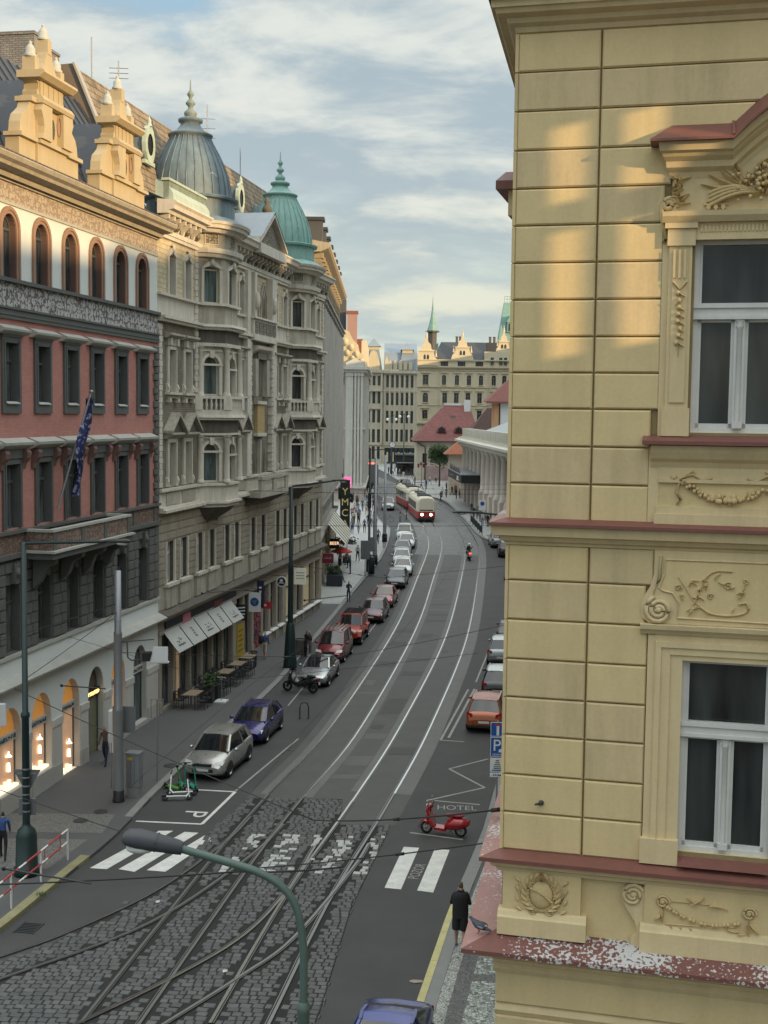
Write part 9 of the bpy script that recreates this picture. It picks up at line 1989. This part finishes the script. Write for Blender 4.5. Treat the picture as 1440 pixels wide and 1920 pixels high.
t = thing('shelter', 'dark tram stop shelter on the square', 'shelter', (4.1, 247, zg(247)+.1)); b = MB().box(-1.7,1.7,-.2,1.6,2.5,2.65); b.build('roof', m_signgrey, t); b = MB(); b.box(-1.6,1.6,1.4,1.5,.2,2.5); b.box(-1.65,-1.55,-.1,1.5,.2,2.5); b.build('glass_wall', m_cglass, t); b = MB(); [b.box(x-.05,x+.05,y-.05,y+.05,0,2.5) for x in (-1.6,1.6) for y in (0,1.45)]; b.build('posts', m_iron, t); b = MB().box(-1.2,1.2,.9,1.3,.42,.5); b.build('bench', m_wood, t)
t = thing('shelter', 'dark market stalls with pale canvas roof at the far end', 'stall', (4.4, 272, zg(272))); b = MB().box(-2.2,2.2,-.5,2,2.9,3.3); b.build('canvas_roof', m_signgrey, t); b = MB().box(-2,2,0,1.8,0,2.9); b.build('body', m_black, t)
t = thing('road_sign', 'dark red round signs on a post left of the tree', 'road sign', (6.6, 223, zg(223)+.1)); b = MB().tube([(0,0,0),(0,0,4)], .04, 5); b.build('post', m_iron, t); b = MB(); [b.box(-.75+k*.45,-.4+k*.45,-.05,0,3.2+.4*(k%2),3.9+.2*(k%2)) for k in range(4)]; b.build('panels', MT('dark_red_sign', (.16,.02,.03), .6, 0, bump=0), t)
t = thing('road_sign', 'white board with blue round sign by the theatre crowd', 'road sign', (12.1, 154, zg(154)+.1)); b = MB().tube([(0,0,0),(0,0,3.4)], .04, 5); b.build('post', m_galv, t); b = MB().bevbox(-.45,.45,-.06,-.03,2.3,3.6,.01); b.build('plate', m_signw, t); b = MB().prism([(.26*math.cos(2*PI*k/14), 3.15+.26*math.sin(2*PI*k/14)) for k in range(14)], -.075, -.06); b.build('blue_disc', m_signblue, t)
for i, (x, y) in enumerate([(2.1,162.6),(2.95,164.6)]): t = thing('bollard', ('left','right')[i]+' one of two dark bollards on the road before the tram', 'bollard', (x, y, zg(y)), 0, 'dark bollards by the tram'); b = MB().lathe([(0,0),(.11,0),(.07,.1),(.06,1.1),(.09,1.15),(.09,1.25),(0,1.32)], n=8); b.build('post', m_iron, t); b = MB().lathe([(.062,.8),(.066,.85),(.062,.9)], n=8); b.build('band', m_signw, t)
for i, y in enumerate((160.5,157.6,154.7,151.8,148.9)):
    x = XR(y)+.4; t = thing('barrier', 'dark metal crowd barrier along the theatre kerb, %s from the far end' % ('first','second','third','fourth','fifth')[i], 'barrier', (x, y, zg(y)+.126), rad(-88), 'barriers along the theatre kerb'); b = MB(); b.tube([(0,0,0),(0,0,1.05),(2.4,0,1.05),(2.4,0,0)], .03, 5); b.tube([(0,0,.25),(2.4,0,.25)], .02, 5); b.build('frame', m_dgreen, t); b = MB(); [b.tube([(q*.2,0,.25),(q*.2,0,1.05)], .012, 4) for q in range(1,12)]; b.build('bars', m_dgreen, t, kind='stuff')
t = thing('bollard', 'black post with cross arm near the pale grey crossover', 'post', (12.6, 144.5, zg(144)+.12)); b = MB().lathe([(0,0),(.14,0),(.08,.2),(.06,1.9),(0,2)], n=8); b.build('post', m_iron, t); b = MB().tube([(-.7,0,1.5),(.3,0,1.7)], .05, 5); b.build('arm', m_iron, t)
for x, y in ((-2.3,41.9),(-6.9,38.0),(-4.2,33.2),(-10.4,39.6),(1.02,32.8)):
    b = MB(); n_ = 9; q = [(R.uniform(.7,1)*.12*math.cos(2*PI*k/n_)*(1.9 if x > 0 else .7), R.uniform(.7,1)*.12*math.sin(2*PI*k/n_)) for k in range(n_)]; b.add([(0,0,.03)]+[(a, c, .008+.01*(k%2)) for k, (a, c) in enumerate(q)], [(0,1+k,1+(k+1)%n_) for k in range(n_)]); o = b.build('litter', MT('crumpled_paper', (.5,.5,.48), .8, .1, 8, 30, .1) if x < 0 else MT('flattened_cardboard', (.34,.27,.22), .8, .2, 8, 30, .1), None, (x, y, .045 if -8 < x < 0 else .135 if x < -8 else .006)); tag(o, 'flattened brown litter on the road by the yellow kerb line' if x > 0 else 'small white scrap of paper lying %s' % ('near the zebra crossing' if y > 41 and x > -5 else 'on the setts under the green lamp' if y < 35 else 'on the corner pavement by the rail' if x < -9 else 'on the setts between the curving rails'), 'litter')
g_ = MB()
for k in range(90): a = R.uniform(0,6.28); x = R.gauss(0,.09); y = R.gauss(0,.09); h = R.uniform(.05,.16); g_.add([(x,y,0),(x+.012,y,0),(x+.05*math.cos(a),y+.05*math.sin(a),h)], [(0,1,2)], R.randrange(2))
o = g_.build('weed', m_leaf[:2], None, (-10.62,38.2,.12)); tag(o, 'tuft of grass growing behind the old yellow kerb', 'weed')
# overhead wires
m_wire = MT('black_wire', (.018,.018,.02), .6, 0, bump=0)
def wire(lab, pts, r=.012, sag=.0, ins=()):
    P = [];
    for a, b in zip(pts, pts[1:]):
        for k in range(9): t = k/8; P.append((a[0]+(b[0]-a[0])*t, a[1]+(b[1]-a[1])*t, a[2]+(b[2]-a[2])*t-sag*4*t*(1-t)))
    b = MB().tube(P, r, 5); o = b.build('overhead_wire', m_wire); tag(o, lab, 'wire', 'tram wires over the street')
    for f in ins:
        i = int(f*(len(P)-2)); a, c = Vector(P[i]), Vector(P[i+1]); d = (c-a).normalized()*.22; q = MB().tube([a-d*.5, a+d*.5], .03, 6); q.build('insulator', m_black, o)
    return o
AN = (1.41+.43*.971-.09*.2385, 14-.43*.2385-.09*.971, 10.945)
wire('wire fixed to the iron anchor on the yellow house', [AN, (-1.3,24.0,7.35), (-14,46.5,4.9)], .013, .08, (.12,.3))
wire('wire passing under the anchor wire to the side of the yellow house', [(2.35,17.6,9.3), (-3.0,26.0,5.6), (-13,37.5,2.6+1.6)], .012, .06, (.2,)); wire('thick feeder wire across the lower left of the junction', [(-12,32.5,2.6),(-3.4,29.6,4.2),(-.8,27.3,5.2)], .022, .05)
wire('span wire from the dark green lamp post to the galvanised pole', [(-11.55,40,6.6),(-10.2,47.8,7.6)], .012, .05); wire('span wire from the galvanised pole over the silver crossover', [(-10.2,47.8,6.0),(-1.7,49.5,5.6),(5.0,50,6.9)], .011, .06, (.42,.6)); wire('span wire over the burnt orange crossover', [(-5.5,74,6.4),(0,73,5.7),(11.6,72,7.2)], .011, .05, (.4,.55))
wire('span wire crossing in front of the orange red off-road car', [(-9.7,70.2,9.0),(12,70,9.3)], .012, .12, (.5,)); wire('high span wire across the street between the houses', [(-9.0,74.0,10.7),(13,74,10.8)], .011, .15, (.55,)); wire('span wire over the far pale car row', [(-.85,121.5,8.2),(14,121,8.2)], .012, .1, (.5,)); wire('span wire before the tram', [(.1,139.6,7.5),(14,143,7.5)], .012, .1)
wire('span wire from the arcade front over the scooters', [(-13.0,51.5,5.9),(-6.4,50.2,4.4),(3.9,50.6,5.6)], .009, .04, (.3,.5)); wire('span wire in front of the arcade windows', [(-14.8,42.0,6.9),(-10.2,47.8,7.9)], .014, .04)
for i, (P, nm) in enumerate(((A1,'left'),(B1,'right'))):
    Q = [( (a[0]+b[0])/2, (a[1]+b[1])/2) for a, b in zip(P, offset(P, GA))]; pts = [(x, y, zg(y)+5.6) for x, y in Q if 31 < y < 250][::3]; b = MB().tube(pts, .009, 4); tag(b.build('overhead_wire', m_wire), 'tram contact wire above the %s track' % nm, 'wire', 'tram wires over the street')
for x0, y0, z0, x1, y1, z1, lab in ((-4.0,63.5,5.75,-1.9,64.3,5.9,'short wire strut above the bicycle hoop'),(-9.4,64.5,5.9,-6.6,66.0,6.0,'short wire strut over the cafe pavement'),(-11.3,43.6,5.6,-9.9,44.3,5.35,'short wire strut in front of the display windows'),(-9.6,31.2,3.6,-7.3,30.9,3.35,'short wire strut at the lower left of the junction')):
    b = MB().tube([(x0,y0,z0),(x1,y1,z1)], .025, 6); q = b.build('wire_strut', m_iron); tag(q, lab, 'wire strut', 'struts of the tram wires'); e = MB().sph((x0,y0,z0), .06, None, None, 6, 5); e.build('clamp', m_black, q)
